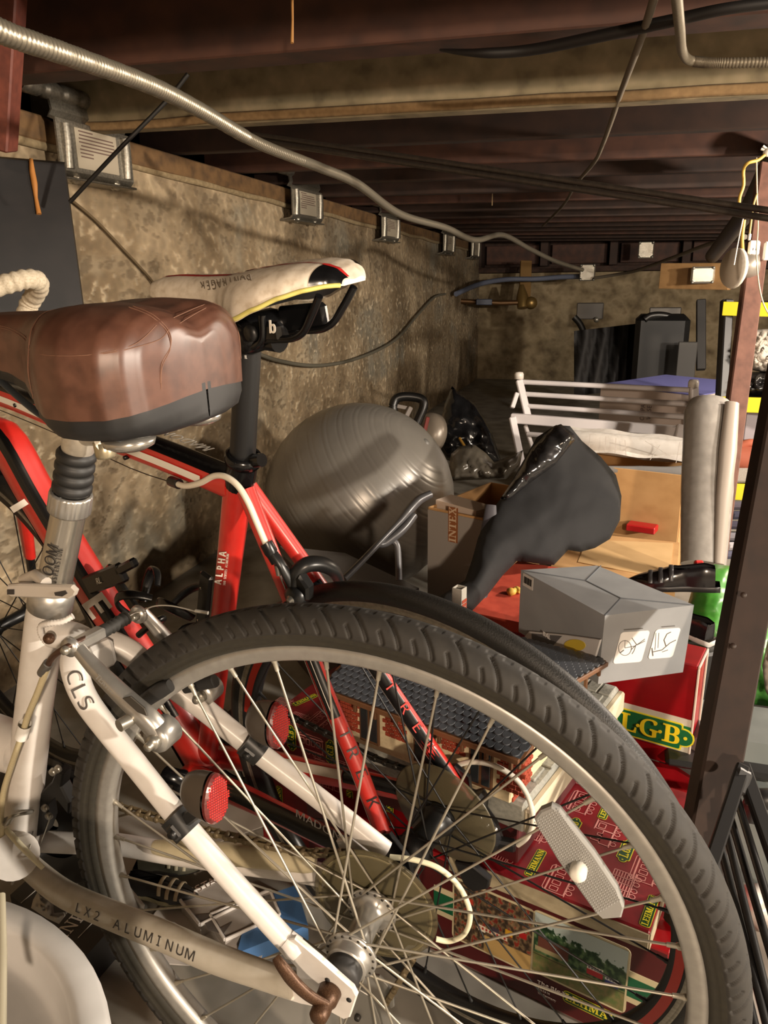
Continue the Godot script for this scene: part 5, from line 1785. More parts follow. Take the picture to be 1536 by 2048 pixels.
func scene_picture(sd: int, interior: bool) -> ImageTexture:
	# blurred print of a garden railway: trees, bank, carriages
	var w := 128
	var h := 80
	var img := Image.create(w, h, false, Image.FORMAT_RGB8)
	var f := FastNoiseLite.new()
	f.seed = sd
	f.frequency = 0.09
	f.fractal_octaves = 4
	for y in h:
		for x in w:
			var n := f.get_noise_2d(x, y)
			var c: Color
			if interior:
				c = C(52, 40, 30).lerp(C(140, 118, 86), clampf(0.5 + n * 1.6, 0, 1))
				if n > 0.3: c = C(126, 44, 32)
				if y > h * 0.72 and x > w * 0.4: c = C(176, 146, 92)
			else:
				c = C(24, 52, 30).lerp(C(92, 118, 78), clampf(0.42 + n * 1.5, 0, 1))
				if y < h * (0.18 + 0.14 * n + 0.14 * float(x) / w): c = C(172, 186, 184)
				if y > h * 0.66: c = C(88, 104, 56).lerp(C(124, 112, 74), clampf(0.5 + n, 0, 1))
			img.set_pixel(x, y, c)
	if interior:
		for i in 5: img.fill_rect(Rect2i(20 + i * 22, 18 + (i * 29) % 34, 12, 8), [C(190, 60, 40), C(226, 220, 206), C(60, 50, 60), C(200, 150, 40), C(160, 30, 30)][i])
		img.fill_rect(Rect2i(40, 48, 50, 5), C(206, 190, 168))
		for i in 8: img.fill_rect(Rect2i(42 + i * 6, 49, 3, 3), C(150, 40, 34))
	else:
		img.fill_rect(Rect2i(6, 30, 44, 18), C(92, 54, 44))
		img.fill_rect(Rect2i(2, 44, 40, 6), C(150, 140, 104))
		img.fill_rect(Rect2i(76, 38, 22, 7), C(222, 214, 204))
		img.fill_rect(Rect2i(76, 44, 22, 7), C(168, 34, 40))
		img.fill_rect(Rect2i(101, 43, 18, 6), C(214, 214, 214))
		img.fill_rect(Rect2i(101, 48, 18, 6), C(40, 52, 120))
		for i in 5: img.fill_rect(Rect2i(78 + i * 4, 39, 2, 4), C(70, 80, 90))
		for i in 4: img.fill_rect(Rect2i(103 + i * 4, 44, 2, 3), C(70, 80, 90))
		img.fill_rect(Rect2i(0, 55, 128, 1), C(60, 54, 40))
	return ImageTexture.create_from_image(img)
func picture_quad(called: String, par: Node, tex: Texture2D, o: Vector3, x: Vector3, y: Vector3, w: float, h: float, lift := 0.0008):
	var m := StandardMaterial3D.new()
	m.albedo_texture = tex
	m.roughness = 0.4
	m.cull_mode = BaseMaterial3D.CULL_DISABLED
	var z := x.cross(y).normalized()
	var s := S()
	flat(s)
	var c := [[-0.5, 0.5, 0, 0], [0.5, 0.5, 1, 0], [0.5, -0.5, 1, 1], [-0.5, -0.5, 0, 1]]
	for k in [0, 1, 2, 0, 2, 3]:
		s.set_uv(Vector2(c[k][2], c[k][3]))
		s.add_vertex(o + x * c[k][0] * w + y * c[k][1] * h + z * lift)
	obj(called, s, m, par)

# rectangular carton: top front edge from a to b at height of a, going len back, down to height lo
func carton_corners(a: Vector3, b: Vector3, length: float) -> Array:
	var u := b - a
	u.y = 0
	var v := Vector3(u.z, 0, -u.x).normalized()
	if v.dot(a - EYE) < 0: v = -v
	return [a, Vector3(b.x, a.y, b.z), Vector3(b.x, a.y, b.z) + v * length, a + v * length]
func inst(called: String, mesh: Mesh, x: Transform3D, m: Material, par: Node) -> MeshInstance3D:
	var o := MeshInstance3D.new()
	o.mesh = mesh
	o.material_override = m
	o.name = numbered(par, called)
	par.add_child(o)
	x.origin -= origin_of(par)
	o.transform = x
	return o

func train_boxes():
	var crimson := MT("crimson", 130, 0.02, [C(122, 12, 18), C(138, 15, 22), C(150, 20, 26)], 0.28, 0.4)
	var maroon := MT("maroon", 131, 0.02, [C(66, 12, 14), C(82, 16, 18)], 0.4, 0.4)
	var kraft := MT("kraft", 132, 0.05, [C(150, 138, 112), C(176, 164, 136)], 0.8, 0.2)
	# --- large picture carton on the floor ---
	var fr := hp(1343, 1903, 0.18)
	var u := (fr - hp(983, 1753, 0.18))
	u.y = 0
	u = u.normalized()
	var v := Vector3(u.z, 0, -u.x)
	if v.dot(fr - EYE) < 0: v = -v
	var fl := fr - u * 0.56
	var t := thing("toy_train_carton", "long maroon toy train carton lying on the floor, with two scene pictures on its front", "carton", fl + u * 0.28 - UP * 0.18)
	var s := S()
	box(s, fl + u * 0.28 + v * 0.195 - UP * 0.09, Basis(u, UP, u.cross(UP)), Vector3(0.56, 0.178, 0.39), 0.003)
	var bd := obj("body", s, crimson, t)
	s = S()
	box(s, fl + u * 0.279 - UP * 0.0915 + v * 0.001, Basis(u, UP, u.cross(UP)), Vector3(0.555, 0.168, 0.003), 0.0005)
	obj("front_panel", s, maroon, t)
	var face := func(x: float, y: float) -> Vector3: return on(x, y, fr - v * 0.0008, v)
	var ax := func(p: Vector3) -> Vector2: return Vector2((p - fl).dot(u), p.y)
	var cream := M(C(196, 184, 150), 0.5)
	for q in [[905, 1822, 1063, 1974, true], [1066, 1842, 1252, 2012, false]]:
		var a: Vector2 = ax.call(face.call(q[0], q[1]))
		var b: Vector2 = ax.call(face.call(q[2], q[3]))
		if q[4]:
			a.y = 0.155
			b.y = 0.045
		else:
			a.y = 0.158
			b.y = 0.052
		var c := (a + b) * 0.5
		var o := Vector3(fl.x, 0, fl.z) + u * c.x + UP * c.y - v * 0.001
		var sz := (b - a).abs()
		s = S()
		slab(s, rrect(sz.x, sz.y, 0.008), o, u, UP, 0.0008)
		var bo := obj("picture_border", s, cream, t)
		picture_quad("scene_picture", bo, scene_picture(3 if q[4] else 9, q[4]), o, u, UP, sz.x * 0.955, sz.y * 0.94)
	for q in [[868, 1828, 906, 1862], [1258, 1946, 1336, 1996]]:
		s = S()
		var a: Vector2 = ax.call(face.call(q[0], q[1]))
		var b: Vector2 = ax.call(face.call(q[2], q[3]))
		box(s, Vector3(fl.x, 0.1, fl.z) + u * (a.x + b.x) * 0.5 - v * 0.001, Basis(u, UP, u.cross(UP)), Vector3(absf(b.x - a.x), 0.05, 0.0008))
		obj("cream_band", s, cream, t)
	for q in [[868, 1828, 906, 1862], [1258, 1946, 1336, 1996]]:
		s = S()
		var a: Vector2 = ax.call(face.call(q[0], q[1]))
		var b: Vector2 = ax.call(face.call(q[2], q[3]))
		box(s, Vector3(fl.x, 0.1, fl.z) + u * (a.x + b.x) * 0.5 - v * 0.0016, Basis(u, UP, u.cross(UP)), Vector3(absf(b.x - a.x), 0.031, 0.0008))
		obj("green_band", s, M(C(16, 84, 52), 0.4), t)
	var k := ink()
	plate(k, face.call(1190, 2020), u, UP, 0.088, 0.02, "LEHMANN")
	print_ink(k, t, false)
	s = S()
	txt(s, "The Big Train", face.call(1075, 1962) - v * 0.001, u, UP, 0.0056, 0, "sans-bold", 1.2)
	txt(s, "Made in", face.call(1076, 1976) - v * 0.001, u, UP, 0.0034, 0)
	txt(s, "W. Germany", face.call(1076, 1984) - v * 0.001, u, UP, 0.0034, 0)
	words("small_print", s, M(C(206, 190, 180), 0.5), t)
	# --- flat patterned carton on top of it ---
	var a2 := hp(985, 1740, 0.21)
	var b2 := hp(1300, 1865, 0.21)
	var u2 := (b2 - a2).normalized()
	var v2 := Vector3(u2.z, 0, -u2.x)
	if v2.dot(v) < 0: v2 = -v2
	var w2 := 0.27
	t = thing("patterned_carton", "flat dark red carton patterned with name plates and train drawings, lying on the picture carton", "carton", b2 - u2 * 0.135 - UP * 0.03)
	s = S()
	box(s, b2 - u2 * w2 * 0.5 + v2 * 0.15 - UP * 0.0145, Basis(u2, UP, u2.cross(UP)), Vector3(w2, 0.029, 0.3), 0.002)
	obj("body", s, MT("pattern_red", 133, 0.03, [C(96, 12, 20), C(116, 17, 26), C(124, 22, 30)], 0.38, 0.3), t)
	s = S()
	box(s, b2 - u2 * w2 * 0.5 - UP * 0.0155 - v2 * 0.0006, Basis(u2, UP, u2.cross(UP)), Vector3(w2 * 0.998, 0.025, 0.002), 0.0005)
	box(s, b2 + v2 * 0.15 + u2 * 0.0006 - UP * 0.016, Basis(u2, UP, u2.cross(UP)), Vector3(0.002, 0.024, 0.297), 0.0005)
	obj("worn_edge", s, kraft, t)
	k = ink()
	for q in [[1104, 1598], [1213, 1616], [1071, 1726], [1299, 1822], [972, 1693], [1160, 1490], [1020, 1560]]: plate(k, hp(q[0], q[1], 0.2101), v2, -u2, 0.056, 0.0135, "LEHMANN")
	for q in [[1032, 1626], [1145, 1656], [1252, 1702], [1118, 1800], [1190, 1545], [1210, 1890]]:
		var p := hp(q[0], q[1], 0.2101)
		if (p - b2).dot(v2) > 0.01: plate(k, p, v2, -u2, 0.037, 0.0185, "L.G.B", "serif-bold", true)
	var kind := 1
	for q in [[1165, 1606], [1210, 1668], [1008, 1700], [1122, 1762], [1165, 1552], [1246, 1768], [1295, 1742], [1180, 1826], [1075, 1660], [1040, 1772], [1275, 1852]]:
		kind = (kind + 1) % 3
		var p := hp(q[0], q[1], 0.2101)
		if (p - b2).dot(v2) > 0.012: train_art(k.pink, p, v2, -u2, 0.052, kind)
	print_ink(k, t)
	# --- upright carton with the big name plate ---
	var q0 := hp(1372, 1540, 0.18)
	t = thing("red_carton", "upright glossy red carton with a big green and yellow name plate, under the grey box", "carton", q0 - u * 0.13)
	s = S()
	box(s, q0 - u * 0.13 + v * 0.0375 + UP * 0.0965, Basis(u, UP, u.cross(UP)), Vector3(0.26, 0.193, 0.075), 0.002)
	obj("body", s, crimson, t)
	s = S()
	for g in [0.0, 0.075]:
		box(s, q0 + u * 0.002 + v * g + UP * 0.095, Basis(u, UP, u.cross(UP)), Vector3(0.003, 0.185, 0.004), 0.0005)
	box(s, q0 + u * 0.002 + v * 0.0375 + UP * 0.19, Basis(u, UP, u.cross(UP)), Vector3(0.003, 0.004, 0.075), 0.0005)
	obj("white_edge", s, M(C(206, 186, 172), 0.6), t)
	var y0: float = on(1300, 1452, q0, v).y
	s = S()
	box(s, Vector3(q0.x, y0, q0.z) - u * 0.13 - v * 0.0004, Basis(u, UP, u.cross(UP)), Vector3(0.26, 0.062, 0.0008))
	obj("white_band", s, M(C(206, 200, 184), 0.4), t)
	s = S()
	box(s, Vector3(q0.x, y0, q0.z) - u * 0.13 - v * 0.0009, Basis(u, UP, u.cross(UP)), Vector3(0.26, 0.036, 0.0008))
	obj("green_band", s, M(C(20, 112, 62), 0.4), t)
	var pc := on(1300, 1457, q0 - v * 0.0018, v)
	var yel := S()
	var grn := S()
	slab(yel, rrect(0.104, 0.05, 0.004), pc, u, UP, 0.0008)
	slab(grn, rrect(0.099, 0.045, 0.003), pc - v * 0.0004, u, UP, 0.0008)
	for g in [-1.0, 1.0]:
		slab(yel, rrect(0.034, 0.034, 0.0165), pc + u * g * 0.054, u, UP, 0.0008)
		slab(grn, rrect(0.029, 0.029, 0.014), pc + u * g * 0.054 - v * 0.0005, u, UP, 0.0008)
		slab(yel, rrect(0.006, 0.006, 0.0029), pc + u * g * 0.057 - v * 0.001, u, UP, 0.0008)
	obj("plate_border", yel, M(C(232, 216, 50), 0.4), t)
	obj("name_plate", grn, M(C(20, 104, 58), 0.4), t)
	s = S()
	txt(s, "L", pc - u * 0.036 - v * 0.0014, u, UP, 0.032, 1, "serif-bold", 1.05)
	txt(s, "G", pc - u * 0.002 - v * 0.0014, u, UP, 0.032, 1, "serif-bold", 1.0)
	txt(s, "B", pc + u * 0.035 - v * 0.0014, u, UP, 0.032, 1, "serif-bold", 1.05)
	words("lettering", s, M(C(240, 214, 40), 0.4), t)
	s = S()
	for g in [-0.02, 0.0165]: slab(s, rrect(0.006, 0.006, 0.0029), pc + u * g - v * 0.0014, u, UP, 0.0006)
	obj("dot", s, M(C(240, 214, 40), 0.4), t)
	# --- grey box tilted on top ---
	var ftl := hp(1210, 1231, 0.5)
	var ftr := hp(1388, 1210, 0.5)
	var btl := hp(1042, 1140, 0.5)
	var btr := ftr + (btl - ftl)
	btr = hp(1194, 1131, 0.5)
	var fbl := hp(1196, 1368, 0.376)
	var dn := fbl - ftl
	t = thing("grey_box", "light grey box with two small diagrams on its front, resting tilted on the red carton", "box", fbl)
	var gm := MT("box_grey", 135, 0.02, [C(132, 134, 136), C(146, 148, 150)], 0.6, 0.4)
	s = S()
	block(s, [ftl, ftr, btr, btl], dn)
	obj("body", s, gm, t)
	var fu := (ftr - ftl)
	var fv := -dn
	var fn := fu.cross(fv).normalized()
	if fn.dot(EYE - ftl) < 0: fn = -fn
	var fp := func(x: float, y: float, lift := 0.0006) -> Vector3: return on(x, y, ftl + fn * lift, fn)
	var white := M(C(222, 220, 216), 0.5)
	for q in [[[1236, 1264], [1296, 1262], [1287, 1322], [1231, 1328]], [[1308, 1258], [1360, 1255], [1348, 1314], [1298, 1319]]]:
		s = S()
		var c := [fp.call(q[0][0], q[0][1]), fp.call(q[1][0], q[1][1]), fp.call(q[2][0], q[2][1]), fp.call(q[3][0], q[3][1])]
		var m: Vector3 = (c[0] + c[1] + c[2] + c[3]) / 4.0
		var x: Vector3 = (c[1] - c[0] + c[2] - c[3]).normalized()
		var y := fn.cross(x).normalized()
		slab(s, rrect(c[0].distance_to(c[1]) * 0.96, c[0].distance_to(c[3]) * 0.96, 0.005), m, x, y, 0.0008)
		obj("diagram_panel", s, white, t)
	s = S()
	var thin := func(list: Array, w: float):
		for i in list.size() - 1: bar(s, fp.call(list[i][0], list[i][1], 0.0013), fp.call(list[i + 1][0], list[i + 1][1], 0.0013), w, 0.0003, fn.cross(fp.call(list[i + 1][0], list[i + 1][1]) - fp.call(list[i][0], list[i][1])))
	var wheel := []
	for i in 17: wheel.append([1250 + 13 * cos(TAU * i / 16.0), 1296 + 15 * sin(TAU * i / 16.0)])
	thin.call(wheel, 0.0008)
	thin.call([[1250, 1296], [1250, 1281]], 0.0006)
	thin.call([[1250, 1296], [1270, 1292], [1282, 1284], [1290, 1278]], 0.001)
	thin.call([[1262, 1300], [1272, 1290], [1268, 1302], [1264, 1308]], 0.001)
	thin.call([[1240, 1306], [1248, 1300]], 0.0016)
	thin.call([[1264, 1276], [1274, 1290], [1290, 1282]], 0.001)
	thin.call([[1312, 1266], [1310, 1300]], 0.0006)
	thin.call([[1318, 1266], [1316, 1296]], 0.0006)
	thin.call([[1305, 1304], [1324, 1300], [1340, 1286], [1352, 1280]], 0.0014)
	thin.call([[1332, 1292], [1328, 1280], [1334, 1268], [1342, 1264]], 0.0014)
	thin.call([[1304, 1296], [1306, 1312]], 0.0016)
	thin.call([[1324, 1304], [1336, 1300]], 0.001)
	thin.call([[1248, 1260], [1286, 1257]], 0.0012)
	thin.call([[1324, 1254], [1350, 1252]], 0.0012)
	obj("diagram_lines", s, M(C(84, 80, 76), 0.6), t)
	s = S()
	thin.call([[1248, 1298], [1254, 1297]], 0.0024)
	obj("red_mark", s, M(C(190, 40, 36), 0.5), t)
	# folded lid seams and barcode label
	var tp := func(x: float, y: float, lift := 0.0005) -> Vector3: return hp(x, y, 0.5 + lift)
	s = S()
	for q in [[[1042, 1140], [1172, 1161], [1242, 1196], [1388, 1210]], [[1172, 1161], [1202, 1131]], [[1210, 1231], [1242, 1196]]]:
		for i in q.size() - 1: bar(s, tp.call(q[i][0], q[i][1]), tp.call(q[i + 1][0], q[i + 1][1]), 0.0016, 0.0008, Vector3.RIGHT)
	obj("lid_seam", s, M(C(96, 100, 106), 0.6), t)
	s = S()
	var lu := (ftl - btl).normalized()
	var ln := lu.cross(dn.normalized()).normalized()
	if ln.dot(EYE - ftl) < 0: ln = -ln
	var lp := func(x: float, y: float, lift := 0.0006) -> Vector3: return on(x, y, ftl + ln * lift, ln)
	var lc: Vector3 = lp.call(1053, 1162)
	slab(s, rrect(0.028, 0.024, 0.001), lc + lu * 0.004, lu, -dn.normalized(), 0.0006)
	obj("barcode_label", s, M(C(196, 192, 186), 0.6), t)
	s = S()
	for i in 9: box(s, lc + lu * (-0.006 + 0.0024 * i) + ln * 0.0006 + dn.normalized() * -0.001, Basis(lu, dn.normalized(), ln), Vector3(0.0008 + 0.0006 * (i % 3), 0.013, 0.0004))
	obj("barcode", s, M(C(40, 38, 36), 0.6), t)
	# booklet leaning against the shaded side of the grey box
	var bo2: Vector3 = lp.call(1120, 1290, 0.004)
	t = thing("booklet", "grey and white booklet with a yellow oval, leaning on the grey box", "booklet", bo2 - UP * 0.03)
	s = S()
	slab(s, px_poly([[1048, 1268], [1060, 1251], [1126, 1268], [1195, 1289], [1187, 1345], [1140, 1345], [1050, 1300]], bo2, lu, -dn.normalized(), ln), bo2, lu, -dn.normalized(), 0.004, 0.0006)
	obj("cover", s, M(C(196, 194, 192), 0.5), t)
	s = S()
	slab(s, px_poly([[1066, 1256], [1124, 1270], [1108, 1290], [1090, 1300], [1070, 1284]], bo2, lu, -dn.normalized(), ln), bo2 + ln * 0.0024, lu, -dn.normalized(), 0.0006)
	obj("grey_field", s, M(C(92, 90, 92), 0.5), t)
	s = S()
	var ov := []
	for i in 20: ov.append([1150 + 20 * cos(TAU * i / 20.0), 1294 + 13 * sin(TAU * i / 20.0) + 4 * cos(TAU * i / 20.0)])
	slab(s, px_poly(ov, bo2, lu, -dn.normalized(), ln), bo2 + ln * 0.0026, lu, -dn.normalized(), 0.0006)
	obj("yellow_oval", s, M(C(206, 180, 60), 0.5), t)
	s = S()
	txt(s, "BAL", on(1096, 1270, bo2, ln) + ln * 0.003, lu, -dn.normalized(), 0.008, 1, "sans-bold")
	words("lettering", s, M(C(226, 222, 218), 0.5), t)
	# --- patterned carton at the left, behind the bikes ---
	var ga := hp(512, 1452, 0.25)
	var gb := hp(760, 1540, 0.25)
	var cc := carton_corners(ga, gb, 0.24)
	var gu: Vector3 = (gb - ga).normalized()
	var gv: Vector3 = (cc[3] - cc[0]).normalized()
	t = thing("patterned_carton", "dark red patterned carton seen between the spokes below the red bicycle's seat tube", "carton", ga + gu * 0.1 - UP * 0.25)
	s = S()
	block(s, cc, UP * -0.248)
	obj("body", s, mats["pattern_red"], t)
	k = ink()
	for q in [[610, 1400, 0], [680, 1432, 0], [720, 1470, 0]]: plate(k, hp(q[0], q[1], 0.2501), (gv + gu * 0.3), (-gu + gv * 0.3), 0.052, 0.0125, "LEHMANN")
	for q in [[583, 1476], [662, 1506], [530, 1455]]: plate(k, on(q[0], q[1], ga - gv * 0.0004, gv), UP, -gu, 0.037, 0.0185, "L.G.B", "serif-bold", true)
	for q in [[700, 1610], [560, 1600], [780, 1630]]: plate(k, on(q[0], q[1], ga - gv * 0.0004, gv), UP, -gu, 0.056, 0.0125, "LEHMANN")
	for q in [[560, 1410], [640, 1440], [700, 1410], [590, 1440]]:
		kind = (kind + 1) % 3
		train_art(k.pink, hp(q[0], q[1], 0.2501), gv, -gu, 0.05, kind)
	for q in [[622, 1490], [625, 1530], [700, 1545], [600, 1570], [660, 1580]]:
		kind = (kind + 1) % 3
		train_art(k.pink, on(q[0], q[1], ga - gv * 0.0004, gv), gu, UP, 0.05, kind)
	print_ink(k, t)
	# --- small plain red box by the model house ---
	cc = carton_corners(hp(700, 1396, 0.3), hp(790, 1420, 0.3), 0.12)
	t = thing("red_box", "small plain red box with a white edge beside the roof of the model station", "box", cc[0] - UP * 0.05)
	s = S()
	block(s, cc, UP * -0.05)
	obj("body", s, maroon, t)
	s = S()
	bar(s, cc[0], cc[3], 0.004, 0.004, UP)
	obj("white_edge", s, M(C(200, 190, 180), 0.6), t)
	model_station()

func model_station():
	var hb := 0.33
	var he := 0.425
	var l := hp(714, 1478, hb)
	var f := hp(1050, 1612, hb)
	var u := (f - l).normalized()
	var v := Vector3(u.z, 0, -u.x)
	if v.dot(l - EYE) < 0: v = -v
	var w := l.distance_to(f)
	var dep := absf((hp(1230, 1370, hb) - f).dot(v))
	var t := thing("model_station", "model railway station with a dark scale-tiled roof on a grey stone base", "model building", (l + f) * 0.5 - UP * 0.045)
	var stone := MT("model_stone", 140, 0.06, [C(112, 112, 106), C(142, 142, 134), C(160, 158, 148)], 0.7, 0.12)
	var s := S()
	var bz := Basis(u, UP, u.cross(UP))
	box(s, (l + f) * 0.5 + v * dep * 0.5 - UP * 0.022, bz, Vector3(w, 0.044, dep), 0.004)
	var base := obj("stone_base", s, stone, t)
	s = S()
	box(s, f + v * dep * 0.5 + u * 0.004 - UP * 0.024, bz, Vector3(0.012, 0.036, dep), 0.003)
	obj("base_edge", s, M(C(196, 184, 158), 0.7), base)
	s = S()
	box(s, (l + f) * 0.5 + v * dep * 0.5 - UP * 0.083, bz, Vector3(w * 0.86, 0.07, dep * 0.86), 0.002)
	tag(obj("plain_carton", s, M(C(70, 16, 18), 0.5)), "plain dark red carton hidden under the stone base of the model station", "carton")
	# paving slabs on the visible strip of the base, thin stones
	for i in 9:
		for j in 3:
			s = S()
			box(s, f - u * (0.012 + 0.022 * j + (0.008 if i % 2 else 0.0)) + v * (0.03 + 0.038 * i) + UP * 0.001, bz, Vector3(0.019, 0.004, 0.034), 0.0012)
			obj("paving_stone", s, stone, base)
	# roof
	var er := hp(1040, 1518, he)
	var rl0 := 0.305
	var el := er - u * rl0
	var half := absf((hp(1190, 1317, he) - er).dot(v)) * 0.5
	var rise := 0.034
	var wall_m := MT("model_plaster", 141, 0.06, [C(196, 178, 140), C(222, 206, 172)], 0.8, 0.1)
	var brick_m := MT("model_brick", 142, 0.1, [C(120, 40, 22), C(168, 70, 40)], 0.8, 0.05)
	var wood := M(C(96, 64, 38), 0.7)
	s = S()
	box(s, el.lerp(er, 0.5) + v * half + UP * ((hb - he) * 0.5), bz, Vector3(rl0 - 0.05, he - hb, half * 1.56), 0.002)
	var body := obj("walls", s, wall_m, t)
	for q in [[0.2, 0.0], [0.5, 0.0], [0.78, 0.0]]:
		s = S()
		var c: Vector3 = el.lerp(er, q[0]) + v * (half * 0.22 - 0.001) - UP * 0.055
		box(s, c, bz, Vector3(0.034, 0.06, 0.004), 0.001)
		var wf := obj("window", s, wood, body)
		s = S()
		for g in [-1, 1]: box(s, c + u * 0.008 * g - v * 0.0016, bz, Vector3(0.012, 0.05, 0.003), 0.0005)
		obj("pane", s, M(C(40, 44, 46), 0.2), body)
	s = S()
	for q in [[0.08, 5], [0.34, 4], [0.64, 3], [0.92, 5]]:
		for r in int(q[1]) * 2:
			for c in 4: box(s, el.lerp(er, q[0]) + u * (-0.016 + 0.009 * c + (0.0045 if r % 2 else 0.0)) + v * (half * 0.22 - 0.0005) - UP * (0.014 + 0.0066 * r), bz, Vector3(0.008, 0.0054, 0.003), 0.0005)
	for r in 13:
		for c in 6: box(s, er + v * (0.04 + 0.009 * c + (0.0045 if r % 2 else 0.0)) - u * 0.0242 - UP * (0.012 + 0.0066 * r), bz, Vector3(0.003, 0.0054, 0.008), 0.0005)
	obj("brick", s, brick_m, body).set_meta("kind", "stuff")
	s = S()
	for i in 9: box(s, el.lerp(er, (i + 0.5) / 9.0) + v * 0.012 - UP * 0.016, bz, Vector3(0.005, 0.026, 0.005), 0.001)
	for i in 6: box(s, er + v * (0.02 + 0.055 * i) - u * 0.01 - UP * 0.014, bz, Vector3(0.005, 0.03, 0.005), 0.001)
	obj("eave_post", s, wood, body).set_meta("kind", "stuff")
	s = S()
	for g in [0, 1]:
		var o := el if g == 0 else el + v * half * 2.0
		bar(s, o - UP * 0.004, o + u * rl0 - UP * 0.004, 0.008, 0.008, UP, 0.001)
		for e in [el, er]: bar(s, (e if g == 0 else e + v * half * 2.0) - UP * 0.004, e + v * half + UP * (rise - 0.004), 0.007, 0.009, UP, 0.001)
	var fascia := obj("fascia", s, M(C(104, 70, 44), 0.6), t)
	s = S()
	for g in [1.0, -1.0]:
		var o: Vector3 = el + v * (half - half * g)
		block(s, [o, o + u * rl0, el + u * rl0 + v * half + UP * rise, el + v * half + UP * rise], UP * -0.003)
	var slate := MT("slate", 143, 0.08, [C(50, 53, 58), C(66, 70, 76), C(78, 82, 88)], 0.42, 0.04)
	var roof := obj("roof", s, slate, t)
	# one scale tile, shared
	s = S()
	var sc := []
	for i in 9: sc.append(Vector2(0.0056 * cos(PI + PI * i / 8.0), 0.0056 * sin(PI + PI * i / 8.0)))
	sc.append(Vector2(0.0056, 0.009))
	sc.append(Vector2(-0.0056, 0.009))
	slab(s, sc, Vector3.ZERO, Vector3.RIGHT, Vector3.UP, 0.0022, 0.0006)
	s.generate_normals()
	var tile := s.commit()
	var left := S()
	var count := 0
	var dd := Vector3(0, 0, 0)
	for g in [1.0, -1.0]:
		var up_s: Vector3 = (v * half * g + UP * rise).normalized()
		var uu: Vector3 = u * g
		var nz: Vector3 = uu.cross(up_s).normalized()
		for r in int(half / 0.0112) + 1:
			for c in int(rl0 / 0.0112):
				var o: Vector3 = el + v * (half - half * g) + u * (0.006 + 0.0112 * c + (0.0056 if r % 2 else 0.0)) + up_s * (0.004 + 0.0112 * r) + nz * 0.002
				var bb := Basis(uu, (up_s - nz * 0.12).normalized(), nz)
				if count < 300:
					inst("scale_tile", tile, Transform3D(bb, o), slate, roof)
					count += 1
				else: left.append_from(tile, 0, Transform3D(bb, o))
	obj("scale_tiles", left, slate, roof, false).set_meta("kind", "stuff")
	# chimney: hollow square stack with a brick side
	var cb := hp(918, 1228, 0.445)
	s = S()
	for q in [[0.008, 0.0, 0.002, 0.018], [-0.008, 0.0, 0.002, 0.018], [0.0, 0.008, 0.018, 0.002], [0.0, -0.008, 0.018, 0.002]]:
		box(s, cb + u * q[0] + v * q[1] + UP * 0.01, bz, Vector3(q[2], 0.075, q[3]), 0.0006)
	var ch := obj("chimney", s, MT("ash", 144, 0.1, [C(120, 116, 108), C(176, 172, 162)], 0.8, 0.03), t)
	s = S()
	for r in 8:
		for c in 3: box(s, cb + u * 0.0096 + v * (-0.005 + 0.005 * c) + UP * (-0.024 + 0.007 * r), bz, Vector3(0.001, 0.0058, 0.0044), 0.0003)
	obj("brick", s, brick_m, ch).set_meta("kind", "stuff")

# shoe from heel to toe
func shoe(called: String, label: String, heel: Vector3, toe: Vector3, up: Vector3, upper: Material, sole: Material, trim: Material, group := "") -> Node3D:
	var t := thing(called, label, "shoe", heel, group)
	var z := (toe - heel)
	var len := z.length()
	z /= len
	up = (up - z * up.dot(z)).normalized()
	var x := z.cross(up)
	var hw := [0.1, 0.12, 0.12, 0.115, 0.13, 0.16, 0.17, 0.15, 0.1, 0.03]
	var tp := [0.3, 0.33, 0.31, 0.29, 0.27, 0.23, 0.19, 0.16, 0.13, 0.08]
	var P := func(f: float, a: float, k: float) -> Vector3:
		var w := radius_at(hw, f) * len * k
		var h := radius_at(tp, f) * len * k
		var ca := cos(a)
		var sa := sin(a)
		return heel + z * (f * len * 0.97 + 0.01) + x * w * signf(ca) * pow(absf(ca), 0.7) + up * (0.035 * len + (h - 0.03 * len) * pow(maxf(sa, 0.0), 0.75))
	for side in [1.0, 0.93]:
		var s := S()
		for g in [0, 1]:
			var rows := []
			for i in 25:
				var f := float(i) / 24.0
				var open := 0.62 if f < 0.42 else lerpf(0.62, 1.0, clampf((f - 0.42) / 0.12, 0, 1))
				var row := PackedVector3Array()
				for j in 13:
					var a := PI * 0.5 * open * j / 12.0
					row.append(P.call(f, a if g == 0 else PI - a, side))
				rows.append(row)
			surf(s, rows)
		var ring := PackedVector3Array()
		for j in 19: ring.append(P.call(0.0, PI * j / 18.0 * 0.98, side * (1.0 if j < 7 or j > 11 else 0.86)))
		fan(s, ring, -z)
		obj("upper" if side == 1.0 else "lining", s, upper if side == 1.0 else M(C(18, 15, 15), 0.9), t)
	var s2 := S()
	var rows2 := []
	for k in [[-0.015, 0.9], [0.0, 1.03], [0.05, 1.04], [0.06, 0.98]]:
		var ring := PackedVector3Array()
		for g in [0, 1]:
			for i in 17:
				var f: float = i / 16.0 if g == 0 else 1.0 - i / 16.0
				ring.append(heel + z * (f * len * 1.0) + x * radius_at(hw, f) * len * k[1] * (1.0 if g == 0 else -1.0) + up * k[0] * len)
		rows2.append(ring)
	surf(s2, rows2, true)
	fan(s2, rows2[0], -up)
	obj("sole", s2, sole, t)
	s2 = S()
	for f in [0.5, 0.62, 0.74]:
		var line := []
		for j in 13: line.append(P.call(f, PI * (0.1 + 0.8 * j / 12.0), 1.03))
		tube(s2, line, len * 0.028, 8, true, z, 0.3)
	obj("strap", s2, trim, t)
	return t

